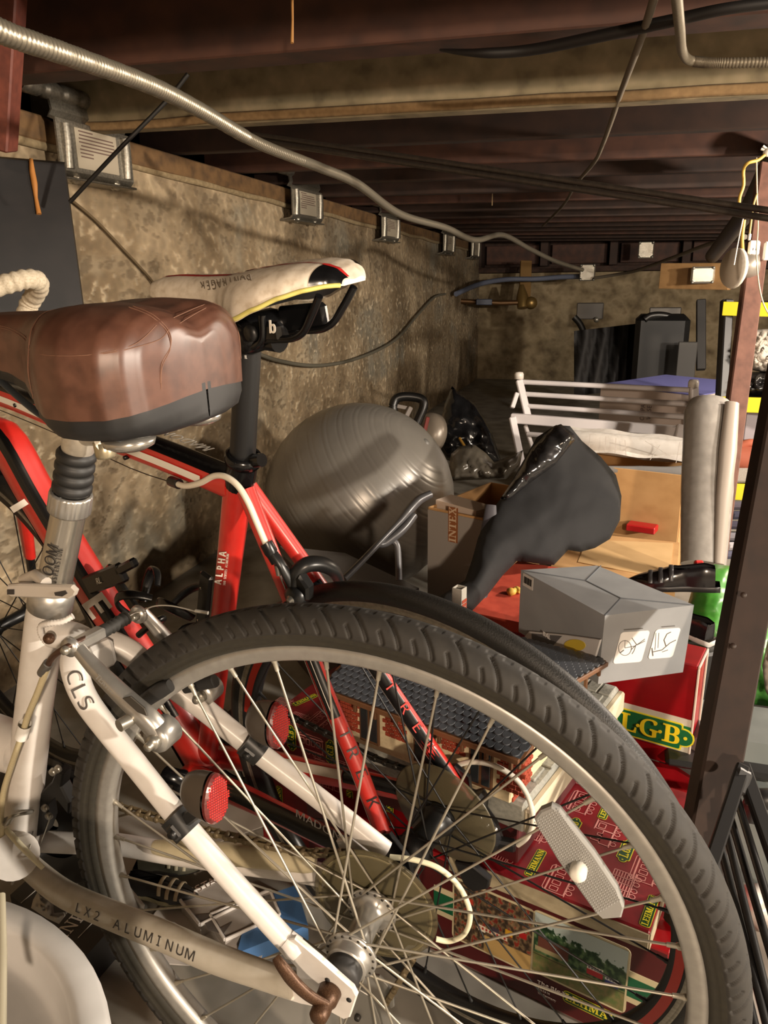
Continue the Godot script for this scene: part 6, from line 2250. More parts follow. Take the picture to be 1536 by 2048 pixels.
func stored_things():
	# exercise ball with moulded rings
	var bc := at(719, 996, 2.45)
	var br := 0.3
	var ax := (VB * Vector3(0.62, 0.5, 0.42)).normalized()
	var t := thing("exercise_ball", "large shiny grey exercise ball with moulded rings", "ball", bc - UP * br)
	var s := S()
	var prof := []
	for i in 181:
		var a := PI * i / 180.0
		var rr := br
		if i > 18 and i < 162:
			var q := absf(fposmod(i / 9.0 + 0.5, 1.0) - 0.5)
			rr += 0.0009 * exp(-pow(q / 0.055, 2)) - 0.0008 * exp(-pow((q - 0.13) / 0.05, 2))
		prof.append(Vector2(rr * sin(a), -rr * cos(a)))
	lathe(s, prof, bc, ax, 96)
	var bm := MT("ball_grey", 150, 0.02, [C(108, 104, 98), C(122, 118, 111)], 0.3, 0.6, 0.25)
	obj("ball", s, bm, t)
	s = S()
	lathe(s, [Vector2(0, 0.004), Vector2(0.008, 0.003), Vector2(0.012, 0.0)], bc + ax * br, ax, 16)
	obj("plug", s, M(C(90, 88, 84), 0.4), t)
	# grey storage tote in front of the ball, with a bent grey handle bar standing on it
	var cc := [hp(560, 1092, 0.3), hp(668, 1196, 0.3), hp(838, 1176, 0.3), hp(690, 1106, 0.3)]
	t = thing("storage_tote", "grey plastic storage tote whose lid shows between the ball and the bicycle tyre", "tote", (cc[0] + cc[2]) * 0.5 - UP * 0.3)
	s = S()
	block(s, cc, UP * -0.02)
	obj("lid", s, M(C(96, 92, 88), 0.5), t)
	s = S()
	var m: Vector3 = (cc[0] + cc[1] + cc[2] + cc[3]) * 0.25
	block(s, cc.map(func(p): return p.lerp(m, 0.05) - UP * 0.02), UP * -0.278)
	obj("body", s, M(C(58, 48, 42), 0.5), t)
	s = S()
	var gh := M(C(88, 88, 90), 0.35, 0.4)
	tube(s, spline([at(688, 1158, 1.5), at(724, 1122, 1.52), at(760, 1084, 1.54), at(800, 1042, 1.56), at(820, 1018, 1.57), at(838, 1000, 1.575), at(862, 988, 1.58)], 6), [0.012, 0.011, 0.01, 0.017, 0.017, 0.013], 14, true, VB.z, 0.6)
	tube(s, spline([at(828, 1030, 1.57), at(806, 1058, 1.56), at(772, 1086, 1.55), at(756, 1090, 1.54)], 5), [0.014, 0.015, 0.008], 12, true, VB.z, 0.6)
	tube(s, spline([at(786, 1082, 1.56), at(795, 1096, 1.56), at(798, 1160, 1.55)], 5), 0.007, 10)
	tag(obj("handle_bar", s, gh), "bent grey handle bar with flat grips standing in front of the ball", "handle")
	# massager behind the ball: black loop handle and grey head
	t = thing("hand_massager", "black loop-handled appliance with a grey round head leaning on the wall behind the ball", "appliance", at(830, 840, 3.3))
	s = S()
	tube(s, spline([at(786, 812, 3.3), at(793, 797, 3.3), at(815, 793, 3.3), at(842, 798, 3.3), at(847, 812, 3.3), at(838, 836, 3.3), at(828, 852, 3.3), at(806, 842, 3.3), at(788, 826, 3.3), at(786, 812, 3.3)], 5), 0.02, 12)
	obj("handle", s, M(C(18, 17, 16), 0.35), t)
	s = S()
	bar(s, at(812, 834, 3.28), at(822, 814, 3.28), 0.02, 0.02, VB.x, 0.004)
	bar(s, at(794, 812, 3.29), at(814, 816, 3.29), 0.016, 0.01, UP, 0.002)
	obj("switch_plate", s, M(C(120, 112, 106), 0.5), t)
	s = S()
	lathe(s, [Vector2(0, 0.04), Vector2(0.07, 0.035), Vector2(0.09, 0.0), Vector2(0.09, -0.03), Vector2(0, -0.04)], at(856, 866, 3.35), (VB * Vector3(-0.75, 0.1, 0.6)).normalized(), 28)
	obj("round_head", s, M(C(120, 110, 98), 0.35, 0.2), t)
	s = S()
	bar(s, at(848, 868, 3.2), at(856, 834, 3.2), 0.016, 0.01, VB.x, 0.003)
	obj("red_trim", s, M(C(120, 40, 34), 0.5), t)
	# bags against the wall
	s = S()
	puff(s, [[904, 772], [914, 782], [948, 806], [966, 832], [984, 866], [998, 908], [1004, 924], [986, 930], [950, 922], [918, 930], [890, 918], [876, 896], [880, 850], [890, 806]], 3.5, 0.0, -0.05, 0.16, 0.02, 22.0, 4, 6.0)
	tag(obj("black_bag", s, M(C(17, 17, 18), 0.18)), "shiny black plastic bag standing pointed against the wall", "bag")
	s = S()
	tube(s, [at(919, 876, 3.3), at(929, 892, 3.28)], 0.006, 6)
	tag(obj("yellow_twig", s, M(C(150, 112, 40), 0.6)), "short yellow tie sticking out of the black plastic bag", "tie")
	s = S()
	puff(s, [[902, 908], [920, 892], [950, 890], [972, 906], [988, 924], [1024, 910], [1046, 900], [1040, 930], [1012, 958], [940, 960], [904, 962], [896, 940]], 3.05, 0.0, -0.2, 0.16, 0.03, 16.0, 5, 6.0)
	tag(obj("clear_bag", s, M(C(92, 86, 76), 0.25)), "crumpled greyish plastic bag lying at the foot of the black bag", "bag")
	# open carton
	var kraft := MT("cardboard", 132 + 20, 0.02, [C(170, 128, 80), C(188, 146, 96), C(196, 154, 104)], 0.85, 0.5)
	var a := hp(858, 1014, 0.42)
	var b := hp(966, 1036, 0.42)
	cc = carton_corners(a, b, 0.3)
	var u := (b - a).normalized()
	var v: Vector3 = (cc[3] - cc[0]).normalized()
	t = thing("open_carton", "open cardboard carton with light printed sides to the right of the ball", "carton", (cc[0] + cc[2]) * 0.5 - UP * 0.42)
	for i in 4:
		s = S()
		var p: Vector3 = cc[i]
		var q: Vector3 = cc[(i + 1) % 4]
		bar(s, p - UP * 0.2, q - UP * 0.2, 0.4, 0.006, UP, 0.001)
		obj("side", s, kraft, t)
	s = S()
	bar(s, cc[0] - UP * 0.2 - v * 0.0042, cc[1] - UP * 0.2 - v * 0.0042, 0.39, 0.002, UP)
	obj("printed_face", s, M(C(148, 142, 136), 0.6), t)
	s = S()
	var tx := on(906, 1050, a - v * 0.006, v)
	box(s, tx, Basis(u, UP, u.cross(UP)), Vector3(0.028, 0.09, 0.001))
	obj("brown_band", s, M(C(140, 84, 46), 0.6), t)
	s = S()
	txt(s, "INTEX", tx - v * 0.001, UP, -u, 0.02, 1, "serif-bold", 1.0)
	words("lettering", s, M(C(206, 180, 150), 0.6), t)
	s = S()
	block(s, [cc[0] + v * 0.03 + UP * 0.012, cc[0] + v * 0.03 + u * 0.12 + UP * 0.004, cc[0] + v * 0.1 + u * 0.13 + UP * 0.0, cc[0] + v * 0.1 + UP * 0.01], UP * -0.05)
	tag(obj("paper_pack", s, M(C(196, 178, 162), 0.7)), "pale folded packet lying in the top of the open cardboard carton", "packet")
	# black garment bag slumped over the boxes
	s = S()
	puff(s, [[1112, 850], [1140, 852], [1164, 882], [1202, 914], [1232, 950], [1243, 992], [1240, 1040], [1220, 1078], [1190, 1096], [1160, 1104], [1136, 1100], [1108, 1130], [1080, 1128], [1034, 1122], [1006, 1150], [978, 1186], [944, 1222], [900, 1232], [872, 1222], [868, 1206], [884, 1190], [930, 1160], [944, 1120], [956, 1076], [976, 1030], [1004, 994], [1026, 958], [1052, 912], [1074, 874]], 1.8, 0.06, -0.14, 0.15, 0.014, 110.0, 8, 9.0)
	t = thing("garment_bag", "large black fabric garment bag slumped over the boxes in the middle", "bag", at(1060, 1150, 1.7))
	obj("bag_body", s, MT("black_cloth", 153, 0.05, [C(8, 8, 10), C(13, 12, 14)], 0.85, 0.1), t)
	s = S()
	puff(s, [[1108, 852], [1122, 848], [1148, 868], [1150, 880], [1110, 930], [1060, 966], [1018, 1000], [1000, 998], [1030, 955], [1062, 898]], 1.72, 0.0, -0.08, 0.07, 0.02, 50.0, 12, 6.0)
	obj("vinyl_flap", s, M(C(28, 27, 27), 0.2), t)
	s = S()
	tube(s, spline([at(982, 1010, 1.74), at(978, 1060, 1.72), at(972, 1110, 1.66), at(960, 1170, 1.58), at(948, 1216, 1.55)], 6), [0.012, 0.02, 0.022, 0.018], 10, true, VB.x, 0.3)
	obj("strap", s, M(C(50, 47, 52), 0.6), t)
	# red folding mat on a dark box
	a = hp(926, 1221, 0.35)
	b = hp(1032, 1243, 0.35)
	var e := a + (b - a) * 2.6
	cc = carton_corners(a, e, 0.31)
	t = thing("red_mat", "flat red mat or case lying under the black bag and the grey box", "mat", (cc[0] + cc[2]) * 0.5 - UP * 0.04)
	s = S()
	block(s, cc, UP * -0.022)
	obj("top_panel", s, MT("mat_red", 154, 0.03, [C(168, 58, 40), C(184, 68, 47), C(190, 76, 54)], 0.7, 0.25), t)
	s = S()
	block(s, cc.map(func(p): return p - UP * 0.022), UP * -0.016)
	obj("dark_edge", s, M(C(126, 26, 30), 0.6), t)
	s = S()
	bar(s, cc[0] - UP * 0.04, cc[1] - UP * 0.04, 0.006, 0.006, UP)
	obj("white_edge", s, M(C(200, 190, 180), 0.6), t)
	s = S()
	block(s, cc.map(func(p): return p - UP * 0.045), UP * -0.303)
	tag(obj("dark_box", s, M(C(44, 30, 26), 0.7)), "dark box carrying the flat red mat", "box")
	s = S()
	tube(s, spline([hp(1016, 1180, 0.353), hp(1024, 1184, 0.358), hp(1032, 1180, 0.352), hp(1040, 1184, 0.356)], 5), [0.003, 0.009, 0.006, 0.009, 0.003], 8)
	tag(obj("yellow_scrap", s, M(C(206, 164, 70), 0.6)), "small twisted yellow scrap on the red mat", "scrap")
	# cartons behind
	a = hp(1100, 1136, 0.2)
	b = hp(1352, 1166, 0.2)
	cc = carton_corners(a, b, 0.34)
	t = thing("cardboard_carton", "closed low cardboard carton in front of the one holding the paper roll", "carton", (cc[0] + cc[2]) * 0.5 - UP * 0.2)
	s = S()
	block(s, cc, UP * -0.198)
	obj("body", s, kraft, t)
	s = S()
	m = (cc[0] + cc[1] + cc[2] + cc[3]) * 0.25
	block(s, [cc[0].lerp(m, 0.4) + UP * 0.002, cc[1].lerp(m, 0.1) + UP * 0.002, cc[2].lerp(m, 0.1) + UP * 0.002, cc[3].lerp(m, 0.4) + UP * 0.002], UP * -0.004)
	obj("lid_flap", s, MT("cardboard_light", 155, 0.02, [C(196, 160, 110), C(208, 172, 122)], 0.85, 0.5), t)
	a = hp(1120, 922, 0.38)
	b = hp(1368, 950, 0.38)
	cc = carton_corners(a, b, 0.28)
	u = (b - a).normalized()
	v = (cc[3] - cc[0]).normalized()
	t = thing("cardboard_carton", "open cardboard carton with a hanging side flap, under the white paper roll", "carton", (cc[0] + cc[2]) * 0.5 - UP * 0.38)
	for i in 4:
		s = S()
		bar(s, cc[i] - UP * 0.19, cc[(i + 1) % 4] - UP * 0.19, 0.378, 0.006, UP, 0.001)
		obj("side", s, kraft, t)
	s = S()
	slab(s, [Vector2(0.0, 0.0), Vector2(0.2, 0.035), Vector2(0.19, -0.1), Vector2(0.14, -0.2), Vector2(0.05, -0.17)], cc[1] + u * 0.012, v, (UP + u * -0.25).normalized(), 0.005)
	obj("side_flap", s, kraft, t)
	s = S()
	box(s, on(1284, 1055, a - v * 0.03, v), Basis(u, UP, u.cross(UP)), Vector3(0.09, 0.022, 0.05), 0.003)
	tag(obj("red_pack", s, M(C(166, 24, 26), 0.45)), "small red packet in front of the open cardboard carton", "packet")
	# white roll of paper sheets
	s = S()
	var roll := [at(1128, 876, 2.72), at(1230, 890, 2.62), at(1340, 902, 2.52), at(1452, 905, 2.42)]
	tube(s, spline(roll, 8), [0.03, 0.037, 0.039, 0.036, 0.03], 22, true, UP, 0.9)
	var paper := MT("paper", 156, 0.04, [C(196, 188, 178), C(222, 216, 208), C(230, 225, 218)], 0.7, 0.3)
	t = thing("paper_roll", "long roll of white printed paper lying across the open carton", "paper roll", roll[1])
	obj("roll", s, paper, t)
	s = S()
	var rows := []
	for i in 7:
		var row := PackedVector3Array()
		for j in 21:
			var f := j / 20.0
			row.append(at(lerpf(1140, 1440, f), lerpf(852, 882, f) + 8.0 * i + 2.0 * sin(j * 0.9 + i), lerpf(2.8, 2.5, f) - 0.022 * i + 0.006 * sin(j * 0.7)))
		rows.append(row)
	surf(s, rows)
	obj("loose_sheet", s, paper, t)
	s = S()
	tube(s, spline([at(1200, 938, 2.5), at(1280, 944, 2.45), at(1360, 944, 2.4), at(1400, 925, 2.38)], 6), [0.01, 0.02, 0.02, 0.012], 10, true, UP, 0.5)
	obj("silver_wrap", s, M(C(150, 148, 146), 0.25, 0.3), t)
	s = S()
	for q in [[1180, 868, 1178, 902], [1180, 868, 1192, 869], [1180, 884, 1190, 885], [1212, 872, 1210, 906], [1232, 876, 1230, 908], [1290, 882, 1340, 912], [1320, 890, 1300, 920], [1360, 884, 1352, 926], [1250, 880, 1252, 912]]:
		var d0: float = 2.58 - (q[0] - 1180) * 0.0006
		bar(s, at(q[0], q[1], d0 - 0.05), at(q[2], q[3], d0 - 0.04), 0.002, 0.0006, VB.x)
	obj("printed_lines", s, M(C(150, 142, 134), 0.7), t).set_meta("kind", "stuff")
	# drying rack
	var wm := M(C(206, 200, 200), 0.4)
	t = thing("drying_rack", "white folding drying rack with three thin rails, behind the paper roll", "rack", at(1200, 880, 3.1))
	for q in [[1044, 764, 1378, 780], [1048, 788, 1378, 808], [1052, 812, 1378, 834], [1056, 868, 1200, 880]]:
		s = S()
		tube(s, [at(q[0], q[1], 3.28), at(q[2], q[3], 3.03)], 0.0105, 12)
		obj("rail", s, wm, t)
	s = S()
	bar(s, at(1022, 836, 3.24), at(1352, 862, 3.0), 0.04, 0.03, UP, 0.004)
	obj("main_rail", s, wm, t)
	for q in [[1038, 760, 1056, 836, 3.28, 0.03], [1024, 834, 1046, 940, 3.22, 0.028], [1050, 850, 1066, 900, 3.3, 0.016], [1387, 774, 1390, 880, 3.02, 0.034], [1364, 850, 1358, 880, 2.98, 0.04]]:
		s = S()
		bar(s, at(q[0], q[1], q[4]), at(q[2], q[3], q[4]), q[5], 0.026, VB.x, 0.004)
		obj("leg", s, wm, t)
	for q in [[1038, 752, 3.27], [1387, 768, 3.01]]:
		s = S()
		lathe(s, [Vector2(0, 0.018), Vector2(0.016, 0.016), Vector2(0.02, 0.008), Vector2(0.02, -0.012), Vector2(0, -0.012)], at(q[0], q[1], q[2]), UP, 20)
		obj("end_cap", s, M(C(214, 206, 196), 0.35), t)
	s = S()
	bar(s, at(1034, 786, 3.22), at(1024, 816, 3.22), 0.018, 0.03, VB.x, 0.003)
	obj("catch", s, wm, t)
	# blue and white carton
	cc = carton_corners(hp(1202, 769, 0.5), hp(1398, 792, 0.5), 0.5)
	t = thing("blue_top_carton", "white carton with a plain blue top behind the drying rack", "carton", (cc[0] + cc[2]) * 0.5 - UP * 0.3)
	s = S()
	block(s, cc, UP * -0.3)
	obj("body", s, M(C(216, 200, 192), 0.6), t)
	s = S()
	block(s, cc.map(func(p): return p + UP * 0.003), UP * -0.005)
	obj("blue_lid", s, M(C(128, 130, 200), 0.55), t)
	u = (cc[1] - cc[0]).normalized()
	v = (cc[3] - cc[0]).normalized()
	s = S()
	for q in [[1285, "CHIPA"], [1298, "VK SE"]]: txt(s, q[1], on(q[0], 825, cc[0] - v * 0.001, v), UP, -u, 0.02, 1, "sans", 0.9)
	words("lettering", s, M(C(110, 96, 100), 0.6), t)
	# tall roll wrapped in clear plastic
	t = thing("wrapped_roll", "tall grey roll wrapped in plastic standing beside the cartons", "roll", at(1425, 1130, 2.1))
	s = S()
	tube(s, [at(1420, 806, 1.96), at(1419, 826, 1.95), at(1414, 980, 1.9), at(1406, 1132, 1.84)], [0.05, 0.062, 0.062, 0.052], 20, true, VB.x, 0.8)
	obj("grey_roll", s, MT("wrap", 157, 0.03, [C(120, 116, 111), C(140, 135, 129), C(158, 153, 146)], 0.3, 0.25), t)
	s = S()
	tube(s, [at(1464, 806, 1.9), at(1456, 900, 1.87), at(1446, 1000, 1.84), at(1438, 1128, 1.8)], [0.018, 0.022, 0.018, 0.012], 12, true, VB.x, 0.6)
	obj("plastic_edge", s, M(C(150, 140, 130), 0.3), t)

func right_side():
	# plug post and the darker leaning post
	var wood := MT("post_wood", 160, 0.03, [C(70, 44, 34), C(92, 60, 48), C(104, 70, 57)], 0.85, 0.3)
	var dark := MT("post_dark", 161, 0.03, [C(30, 19, 13), C(40, 26, 18), C(48, 32, 23)], 0.9, 0.3)
	var s := S()
	bar(s, at(1536, 330, 2.1), at(1420, 1200, 1.98), 0.05, 0.03, VB.x, 0.003)
	var t := thing("plug_post", "reddish wooden post carrying the white sockets", "post", hp(1420, 1200, 0.0))
	obj("post", s, wood, t)
	s = S()
	bar(s, at(1655, 330, 1.12), at(1374, 1860, 0.97), 0.051, 0.036, VB.x, 0.003)
	t = thing("leaning_post", "dark brown wooden post leaning in front of the red cartons on the right", "post", at(1374, 1860, 0.97))
	obj("post", s, dark, t)
	s = S()
	for q in [[1487, 1190], [1466, 1292], [1424, 1458], [1486, 1360], [1452, 1430]]:
		lathe(s, [Vector2(0, 0.0008), Vector2(0.0035, 0.0004), Vector2(0.004, 0.0)], at(q[0], q[1], 1.0), (EYE - at(q[0], q[1], 1.0)).normalized(), 10)
	obj("nail_head", s, M(C(44, 30, 22), 0.5), t)
	# sockets, lampholder and wires
	var white := M(C(226, 220, 208), 0.4)
	for q in [[1507, 500, "left white socket on the plug post"], [1538, 502, "right white socket on the plug post, cut by the picture edge"]]:
		var p := at(q[0], q[1], 2.03)
		t = thing("socket", q[2], "socket", p, "white sockets on the plug post")
		s = S()
		box(s, p, Basis(VB.x, UP, VB.z), Vector3(0.03, 0.046, 0.012), 0.004)
		obj("plate", s, white, t)
		s = S()
		for g in [-0.004, 0.004]: box(s, p + VB.x * g + VB.z * 0.0065, Basis(VB.x, UP, VB.z), Vector3(0.002, 0.006, 0.001))
		obj("slot", s, M(C(60, 50, 44), 0.6), t)
	t = thing("lampholder", "dull metal lampholder with a pale rim beside the sockets", "lampholder", at(1480, 535, 2.05))
	s = S()
	lathe(s, [Vector2(0, 0.04), Vector2(0.03, 0.04), Vector2(0.036, 0.02), Vector2(0.036, -0.01), Vector2(0, -0.01)], at(1482, 532, 2.06), (VB * Vector3(1, 0.1, 0.2)).normalized(), 20)
	obj("metal_cup", s, M(C(146, 138, 128), 0.35, 0.6), t)
	s = S()
	lathe(s, [Vector2(0, 0.01), Vector2(0.05, 0.008), Vector2(0.054, 0.0), Vector2(0, -0.004)], at(1469, 536, 2.06), (VB * Vector3(-1, -0.05, 0.25)).normalized(), 24)
	obj("pale_rim", s, M(C(206, 196, 182), 0.4), t)
	s = S()
	box(s, at(1455, 539, 2.2), Basis(VB.x, UP, VB.z), Vector3(0.022, 0.03, 0.02), 0.003)
	tag(obj("white_plug", s, white), "small white plug box left of the lampholder", "plug")
	var yel := M(C(186, 150, 70), 0.5)
	cable("yellow_wire", "stiff yellow wire bending down from the white connector at the right edge", [at(1534, 306, 1.9), at(1516, 320, 1.9), at(1496, 326, 1.9), at(1487, 340, 1.92), at(1487, 370, 1.94), at(1480, 392, 1.95), at(1478, 406, 1.96)], 0.0042, yel, "wire")
	cable("yellow_wire", "yellow wire running straight down into the lampholder", [at(1488, 440, 2.02), at(1484, 480, 2.03), at(1487, 520, 2.03)], 0.0052, yel, "wire")
	cable("pull_cord", "tan cord with a white tip hanging from its loop under the ceiling", [at(1514, 388, 1.9), at(1507, 410, 1.9), at(1502, 445, 1.9), at(1499, 468, 1.9)], 0.0026, M(C(196, 170, 110), 0.6), "cord")
	cable("white_string", "long pale string hanging past the sockets to the right edge", [at(1513, 316, 1.9), at(1514, 390, 1.9), at(1516, 450, 1.9), at(1513, 510, 1.88), at(1518, 570, 1.88), at(1528, 610, 1.88), at(1545, 640, 1.88)], 0.0018, M(C(214, 200, 168), 0.6), "string")
	cable("white_string", "pale pull string slanting down to the lampholder rim", [at(1486, 438, 2.0), at(1477, 480, 2.0), at(1468, 530, 2.0)], 0.0018, M(C(214, 206, 196), 0.6), "string")
	s = S()
	box(s, at(1499, 474, 1.9), Basis(VB.x, UP, VB.z), Vector3(0.007, 0.016, 0.006), 0.002)
	tag(obj("cord_tip", s, white), "white plastic tip at the end of the tan pull cord", "cord tip")
	t = thing("wire_connector", "white connector with bare prongs at the right edge under the joists", "connector", at(1534, 306, 1.9))
	s = S()
	ball(s, at(1536, 305, 1.9), Vector3(0.012, 0.01, 0.012), Basis(), 8)
	tube(s, [at(1534, 302, 1.9), at(1522, 298, 1.9)], 0.003, 6)
	tube(s, [at(1536, 300, 1.9), at(1526, 292, 1.9)], 0.003, 6)
	obj("body", s, white, t)
	# slanting grey pipe above the sockets
	s = S()
	tube(s, [at(1560, 290, 2.2), at(1500, 415, 2.7), at(1425, 512, 3.6)], 0.032, 16)
	tag(obj("drain_pipe", s, M(C(70, 62, 54), 0.55)), "thick grey pipe slanting up at the right edge under the ceiling", "pipe")
	# shelf unit with yellow edges
	t = thing("shelf_unit", "black shelf unit with bright yellow shelf edges behind the plug post", "shelf", at(1520, 1000, 2.6))
	var blk := M(C(24, 22, 21), 0.5)
	for q in [[1446, 605, 1580, 608, 0.045], [1424, 795, 1580, 800, 0.05], [1400, 968, 1580, 975, 0.055]]:
		var a := at(q[0], q[1] + 12, 2.6)
		var b := at(q[2], q[3] + 12, 2.5)
		var u := (b - a).normalized()
		var bk := Vector3(u.z, 0, -u.x).normalized()
		if bk.dot(a - EYE) < 0: bk = -bk
		s = S()
		box(s, (a + b) * 0.5 + bk * 0.2, Basis(u, UP, u.cross(UP)), Vector3(a.distance_to(b), 0.03, 0.4), 0.003)
		var sh := obj("shelf_board", s, blk, t)
		s = S()
		box(s, (a + b) * 0.5 - bk * 0.004, Basis(u, UP, u.cross(UP)), Vector3(a.distance_to(b), q[4], 0.008), 0.001)
		obj("yellow_edge", s, M(C(204, 186, 36), 0.5), sh)
	for q in [[1456, 600, 1422, 1190, 2.62], [1450, 600, 1420, 1190, 3.0]]:
		s = S()
		bar(s, at(q[0], q[1], q[4]), at(q[2], q[3], q[4]), 0.03, 0.03, VB.x, 0.004)
		obj("upright", s, blk, t)
	s = S()
	puff(s, [[1484, 668], [1505, 660], [1560, 656], [1580, 740], [1540, 746], [1512, 742], [1494, 736], [1484, 716]], 2.62, 0, 0, 0.16, 0.05, 9.0, 20, 5.0)
	tag(obj("fur_bag", s, MT("fur", 162, 0.2, [C(110, 102, 92), C(176, 166, 154), C(206, 198, 186)], 0.95, 0.1)), "pale grey fluffy bundle on the upper shelf", "bundle")
	s = S()
	puff(s, [[1490, 745], [1540, 742], [1590, 748], [1590, 796], [1530, 794], [1494, 790], [1484, 770]], 2.62, 0, 0, 0.16, 0.05, 14.0, 21, 5.0)
	tag(obj("black_sack", s, M(C(26, 24, 24), 0.25)), "glossy black sack on the shelf under the fluffy bundle", "sack")
	s = S()
	box(s, at(1520, 848, 2.72), Basis(VB.x, UP, VB.z), Vector3(0.22, 0.16, 0.2), 0.015)
	tag(obj("grey_bin", s, M(C(120, 112, 116), 0.5)), "plain grey bin standing on the middle shelf behind the clay-coloured tub", "bin")
	t = thing("clay_tub", "clay-coloured tub with a rolled rim on the lowest yellow shelf", "tub", at(1500, 930, 2.6))
	s = S()
	tube(s, [at(1470, 916, 2.58), at(1530, 920, 2.54)], 0.048, 18)
	obj("tub", s, M(C(150, 82, 62), 0.55), t)
	s = S()
	tube(s, spline([at(1478, 892, 2.56), at(1500, 886, 2.54), at(1520, 890, 2.53), at(1536, 896, 2.53)], 5), 0.014, 10)
	obj("rim", s, M(C(168, 94, 72), 0.5), t)
	s = S()
	box(s, at(1490, 952, 2.58), Basis(VB.x, UP, VB.z), Vector3(0.12, 0.05, 0.1), 0.006)
	tag(obj("grey_fabric", s, MT("grey_cloth", 163, 0.1, [C(112, 106, 98), C(150, 144, 136)], 0.9, 0.1)), "folded grey cloth under the clay-coloured tub", "cloth")
	var pile := [[C(66, 60, 70), 1012], [C(40, 40, 56), 1030], [C(50, 46, 60), 1050], [C(104, 100, 106), 1072], [C(150, 146, 150), 1090], [C(74, 74, 92), 1108]]
	for i in pile.size():
		s = S()
		var p := at(1480 - i * 3, pile[i][1], 2.45)
		box(s, p, Basis(VB.x, UP, VB.z).rotated(UP, 0.08 * sin(i * 2.0)), Vector3(0.13, 0.027, 0.16), 0.009)
		tag(obj("folded_garment", s, M(pile[i][0], 0.9)), ["dark mauve folded garment, topmost of the pile under the shelf", "navy folded garment, second in the pile under the shelf", "dark purple folded garment in the middle of the pile under the shelf", "mid grey folded garment in the pile under the shelf", "pale grey folded garment low in the pile under the shelf", "slate blue folded garment at the bottom of the pile"][i], "garment", "folded garments under the shelf")
	# shoes on a green sack
	var gl := M(C(22, 19, 20), 0.18)
	var sole := M(C(30, 28, 28), 0.4)
	var wt := M(C(206, 202, 196), 0.4)
	shoe("cycling_shoe", "upper glossy black cycling shoe with its white toe pointing left, behind the grey box", at(1440, 1178, 1.56), at(1262, 1170, 1.62), UP, gl, sole, M(C(44, 42, 43), 0.3), "cycling shoes")
	shoe("cycling_shoe", "lower black cycling shoe with a white stripe, right of the grey box", at(1426, 1290, 1.5), at(1296, 1230, 1.62), UP, gl, wt, M(C(40, 38, 38), 0.3), "cycling shoes")
	s = S()
	box(s, at(1397, 1126, 1.6), Basis(VB.x, UP, VB.z), Vector3(0.018, 0.012, 0.012), 0.003)
	tag(obj("red_buckle", s, M(C(180, 34, 30), 0.4)), "small red tab standing on top of the upper cycling shoe", "tab")
	s = S()
	puff(s, [[1396, 1138], [1430, 1128], [1462, 1132], [1478, 1160], [1500, 1220], [1560, 1260], [1640, 1400], [1620, 1500], [1560, 1506], [1500, 1470], [1460, 1440], [1440, 1360], [1400, 1310], [1350, 1296], [1372, 1220]], 1.62, 0.0, -0.04, 0.12, 0.009, 40.0, 30, 8.0)
	t = thing("green_sack", "crinkled bright green sack with white and red print behind the leaning post", "sack", at(1480, 1480, 1.55))
	obj("sack_body", s, MT("green_film", 164, 0.03, [C(46, 104, 34), C(62, 126, 44), C(78, 140, 56)], 0.35, 0.3), t)
	s = S()
	puff(s, [[1540, 1260], [1600, 1330], [1600, 1470], [1560, 1440], [1530, 1380], [1524, 1330]], 1.48, 0, 0, 0.03, 0.015, 20.0, 31, 8.0)
	obj("white_print", s, M(C(214, 206, 192), 0.4), t)
	s = S()
	puff(s, [[1552, 1280], [1600, 1330], [1600, 1400], [1560, 1370], [1540, 1320]], 1.45, 0, 0, 0.02, 0.01, 20.0, 32, 8.0)
	obj("red_print", s, M(C(196, 70, 48), 0.4), t)
	s = S()
	box(s, at(1392, 1340, 1.52), Basis(VB.x, UP, VB.z).rotated(UP, 0.3), Vector3(0.1, 0.1, 0.12), 0.006)
	tag(obj("black_crate", s, M(C(28, 26, 25), 0.5)), "black crate behind the red carton under the shoes", "crate")
	# grey hard case low on the right
	t = thing("grey_case", "grey-green hard case with a black seam and handle at the lower right", "case", hp(1540, 1700, 0.0))
	s = S()
	var cm := MT("case_grey", 165, 0.02, [C(92, 98, 96), C(110, 116, 113)], 0.5, 0.4)
	var c0 := at(1490, 1600, 1.32)
	box(s, c0 + VB.x * 0.12 - UP * 0.02, Basis(E1, UP, -E2), Vector3(0.5, 0.3, 0.22), 0.05)
	obj("shell", s, cm, t)
	s = S()
	box(s, c0 + VB.x * 0.12 + UP * 0.1, Basis(E1, UP, -E2), Vector3(0.51, 0.014, 0.23), 0.006)
	obj("seam", s, M(C(24, 24, 24), 0.4), t)
	s = S()
	tube(s, spline([at(1500, 1630, 1.18), at(1512, 1604, 1.16), at(1532, 1598, 1.15), at(1560, 1606, 1.15), at(1570, 1640, 1.15)], 5), 0.016, 12)
	obj("handle", s, M(C(30, 30, 31), 0.4), t)
	s = S()
	var bt := at(1522, 1634, 1.14)
	box(s, bt, Basis((VB.x + VB.y * 0.3).normalized(), (VB.y - VB.x * 0.3).normalized(), VB.z), Vector3(0.014, 0.022, 0.012), 0.004)
	obj("white_button", s, M(C(206, 204, 204), 0.35), t)
	# folding rack of black bars
	t = thing("black_rack", "folded rack of black metal bars at the lower right corner", "rack", at(1480, 2040, 0.8))
	var bm := M(C(30, 29, 29), 0.4, 0.2)
	var dm := M(C(20, 19, 19), 0.4)
	for q in [[1486, 1532, 1372, 1880, 0.94, 0.0155], [1484, 1528, 1600, 1860, 0.95, 0.0165]]:
		s = S()
		bar(s, at(q[0], q[1], q[4]), at(q[2], q[3], q[4] - 0.14), q[5], 0.012, VB.x, 0.002)
		obj("side_bar", s, bm, t)
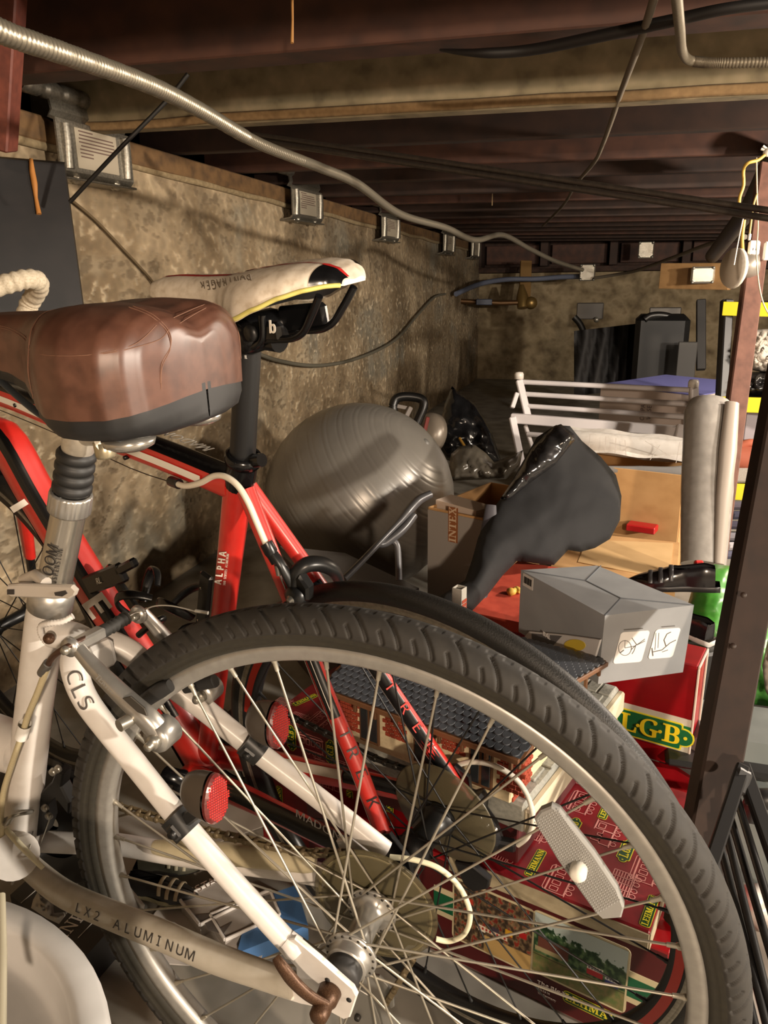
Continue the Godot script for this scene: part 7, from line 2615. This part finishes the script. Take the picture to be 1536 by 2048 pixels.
	for q in [[1470, 1584, 1560, 1880], [1457, 1622, 1566, 1990], [1449, 1650, 1552, 2060], [1440, 1688, 1536, 2060], [1430, 1720, 1512, 2060], [1420, 1750, 1490, 2060]]:
		s = S()
		tube(s, [at(q[0], q[1], 0.93), at(q[2], q[3], 0.8)], 0.0046, 10)
		obj("rod", s, dm, t)
	s = S()
	bar(s, at(1488, 1540, 0.935), at(1472, 1586, 0.925), 0.019, 0.016, VB.x, 0.003)
	bar(s, at(1490, 1560, 0.94), at(1508, 1612, 0.93), 0.014, 0.016, VB.x, 0.003)
	obj("hinge", s, M(C(36, 35, 35), 0.45), t)
	s = S()
	ball(s, at(1490, 1538, 0.955), Vector3.ONE * 0.007, Basis(), 8)
	obj("chrome_cap", s, M(C(196, 194, 190), 0.2, 0.8), t)
	s = S()
	puff(s, [[1480, 1770], [1516, 1766], [1560, 1800], [1580, 1880], [1520, 1868], [1486, 1830]], 1.2, 0, 0, 0.08, 0.01, 30.0, 40, 8.0)
	tag(obj("white_jug", s, M(C(196, 192, 186), 0.4)), "white plastic jug lying behind the black rack", "jug")

func left_side():
	# black panel box beside the wall, with dripped foam
	var t := thing("dark_board", "tall black board standing against the wall behind the handlebar", "panel", at(60, 620, 1.72))
	var s := S()
	block(s, [at(-180, 300, 1.5), at(128, 328, 1.7), at(130, 324, 1.74), at(-180, 298, 1.54)], at(172, 660, 1.7) - at(128, 328, 1.7))
	obj("board", s, MT("black_board", 170, 0.03, [C(15, 12, 11), C(22, 18, 17), C(32, 27, 25)], 0.5, 0.4), t)
	s = S()
	tube(s, spline([at(62, 318, 1.65), at(64, 340, 1.65), at(69, 368, 1.65), at(72, 396, 1.65), at(78, 428, 1.65)], 5), [0.004, 0.006, 0.0065, 0.004, 0.0055], 8)
	tag(obj("foam_drip", s, M(C(166, 110, 52), 0.55)), "orange-brown foam drip running down the black board", "drip")
	# white bucket with its lid
	var c := Vector3(-0.445, 0.37, -0.46)
	var p1 := hp(14, 1803, 0.5)
	var p2 := hp(150, 1890, 0.5)
	var p3 := hp(209, 2046, 0.5)
	var a := Vector2(p1.x, p1.z)
	var b := Vector2(p2.x, p2.z)
	var d := Vector2(p3.x, p3.z)
	var dd := 2.0 * (a.x * (b.y - d.y) + b.x * (d.y - a.y) + d.x * (a.y - b.y))
	var o := Vector2((a.length_squared() * (b.y - d.y) + b.length_squared() * (d.y - a.y) + d.length_squared() * (a.y - b.y)) / dd, (a.length_squared() * (d.x - b.x) + b.length_squared() * (a.x - d.x) + d.length_squared() * (b.x - a.x)) / dd)
	var r := o.distance_to(a)
	print("bucket ", o, " r ", r)
	c = Vector3(o.x, 0.0, o.y)
	t = thing("white_bucket", "white plastic bucket with a closed lid at the lower left", "bucket", c)
	var wm := MT("bucket_white", 171, 0.03, [C(184, 182, 179), C(194, 192, 189)], 0.5, 0.3)
	s = S()
	lathe(s, [Vector2(0, 0.003), Vector2(r * 0.84, 0.003), Vector2(r * 0.86, 0.006), Vector2(r * 0.93, 0.4), Vector2(r * 1.0, 0.405), Vector2(r * 1.0, 0.42), Vector2(r * 0.94, 0.425), Vector2(r * 0.95, 0.47)], c, UP, 64)
	obj("pail", s, wm, t)
	s = S()
	lathe(s, [Vector2(r * 1.0, 0.465), Vector2(r * 1.02, 0.47), Vector2(r * 1.02, 0.492), Vector2(r * 1.0, 0.5), Vector2(r * 0.93, 0.501), Vector2(r * 0.9, 0.5), Vector2(r * 0.89, 0.496), Vector2(r * 0.875, 0.48), Vector2(r * 0.86, 0.474), Vector2(r * 0.84, 0.472), Vector2(r * 0.8, 0.474), Vector2(0, 0.475)], c, UP, 72)
	var lid := obj("lid", s, wm, t)
	s = S()
	for i in 7:
		var an := 0.06 + 0.055 * i
		var pp := c + Vector3(cos(an), 0, sin(an)) * r * 0.92 + UP * 0.5012
		txt(s, "TEAR OF"[i], pp, Vector3(-sin(an), 0, cos(an)), Vector3(cos(an), 0, sin(an)) * -1.0, 0.008)
	obj("embossed_letters", s, M(C(196, 192, 186), 0.5), lid, false)
	s = S()
	tube(s, [at(2, 1790, 0.55), at(5, 1900, 0.52), at(3, 2080, 0.48)], 0.003, 10)
	tag(obj("cream_cable", s, M(C(150, 144, 124), 0.5)), "cream cable hanging at the left edge in front of the bucket", "cable")

func floor_things():
	# papers, book, clear packs and shoes lying on the floor under the bikes
	var paper := M(C(178, 172, 166), 0.7)
	var sheets := [[[380, 1600], [520, 1560], [560, 1640], [420, 1690], 0.004, "white sheet of paper on the floor under the red reflector"], [[216, 1640], [300, 1620], [360, 1700], [240, 1760], 0.006, "white sheet with faint writing on the floor behind the rim"], [[180, 1850], [260, 1830], [380, 1930], [240, 1920], 0.004, "white sheet on the floor between the black box and the tyre"], [[290, 1850], [330, 1800], [560, 1830], [520, 1920], 0.008, "pale printed sheet on the floor beside the sneaker"]]
	for q in sheets:
		var s := S()
		block(s, [hp(q[0][0], q[0][1], q[4]), hp(q[1][0], q[1][1], q[4]), hp(q[2][0], q[2][1], q[4]), hp(q[3][0], q[3][1], q[4])], UP * -0.002)
		tag(obj("paper_sheet", s, paper), q[5], "paper", "loose sheets on the floor")
	var s := S()
	block(s, [hp(500, 1802, 0.03), hp(592, 1770, 0.03), hp(616, 1850, 0.03), hp(474, 1906, 0.03)], UP * -0.028)
	tag(obj("blue_folder", s, M(C(66, 104, 150), 0.5)), "blue folder lying on the floor behind the near chain stay", "folder")
	var t := thing("clear_pack", "flat clear plastic packs with a dark print on the floor behind the white bicycle", "package", hp(430, 1800, 0.0))
	var clear := M(C(150, 144, 138), 0.22)
	for q in [[[360, 1800], [470, 1740], [520, 1790], [400, 1850]], [[420, 1830], [540, 1780], [560, 1830], [450, 1880]]]:
		s = S()
		block(s, [hp(q[0][0], q[0][1], 0.03), hp(q[1][0], q[1][1], 0.03), hp(q[2][0], q[2][1], 0.03), hp(q[3][0], q[3][1], 0.03)], UP * -0.022)
		obj("tray", s, clear, t)
		s = S()
		for i in 4: bar(s, hp(q[i][0], q[i][1], 0.031), hp(q[(i + 1) % 4][0], q[(i + 1) % 4][1], 0.031), 0.006, 0.004, UP, 0.001)
		obj("rim", s, M(C(206, 202, 198), 0.3), t)
	s = S()
	slab(s, [Vector2(0, 0), Vector2(0.03, 0.012), Vector2(0.035, -0.006), Vector2(0.05, -0.012), Vector2(0.062, 0.004), Vector2(0.06, -0.02), Vector2(0.036, -0.02), Vector2(0.02, -0.008)], hp(390, 1830, 0.0315), Vector3(0.95, 0, 0.3), Vector3(0.3, 0, -0.95), 0.0008)
	obj("dark_print", s, M(C(84, 78, 74), 0.6), t)
	s = S()
	txt(s, "VISTA", hp(400, 1775, 0.034), Vector3(0.8, 0, -0.6), Vector3(-0.6, 0, -0.8), 0.014, 1, "sans", 1.1)
	words("lettering", s, M(C(110, 92, 80), 0.6), t)
	var tan := M(C(120, 112, 84), 0.7)
	var dk := M(C(30, 27, 24), 0.5)
	shoe("sneaker", "dark sneaker with an olive sole lying on the floor behind the white rim", hp(250, 1780, 0.02), hp(390, 1800, 0.02), UP, dk, tan, M(C(150, 136, 112), 0.6), "sneakers on the floor")
	shoe("sneaker", "second dark olive sneaker on the floor, nearer the wall than the first", hp(270, 1735, 0.02), hp(400, 1738, 0.02), UP, M(C(64, 62, 50), 0.6), dk, M(C(156, 150, 128), 0.6), "sneakers on the floor")
	# black printed box by the bucket
	var cc := carton_corners(hp(30, 1900, 0.08), hp(178, 1908, 0.08), 0.02)
	var a := hp(172, 1912, 0.06)
	var b := hp(262, 1812, 0.06)
	var l := hp(20, 1790, 0.06)
	t = thing("black_box", "flat black box with white printed letters lying beside the bucket", "box", (a + l) * 0.5 - UP * 0.06)
	s = S()
	block(s, [a, b, b + (l - a), l], UP * -0.058)
	obj("body", s, M(C(24, 22, 21), 0.45), t)
	s = S()
	var u := (b - a).normalized()
	txt(s, "INKY", hp(152, 1840, 0.0606), u, UP.cross(u), 0.022, 1, "serif", 0.9)
	words("lettering", s, M(C(196, 190, 182), 0.5), t)
	s = S()
	bar(s, hp(156, 1876, 0.0605), hp(192, 1838, 0.0605), 0.0012, 0.0006, UP)
	bar(s, hp(42, 1806, 0.0605), hp(72, 1780, 0.0605), 0.0012, 0.0006, UP)
	obj("white_rule", s, M(C(196, 190, 182), 0.5), t)
	s = S()
	puff(s, [[66, 1800], [76, 1782], [104, 1790], [108, 1826], [136, 1824], [118, 1848], [92, 1836], [62, 1816]], 1.0, 0, 0, 0.05, 0.01, 12.0, 50, 4.0)
	tag(obj("crumpled_wrapper", s, M(C(150, 142, 130), 0.4)), "crumpled pale wrapper on the black box beside the bucket", "wrapper")
	s = S()
	puff(s, [[236, 1752], [246, 1756], [290, 1810], [286, 1822], [276, 1820], [240, 1776]], 0.92, 0, 0, 0.02, 0.0, 20.0, 51, 4.0)
	tag(obj("grey_scoop", s, M(C(150, 146, 140), 0.4)), "grey plastic blade leaning beside the inside of the white rim", "blade")
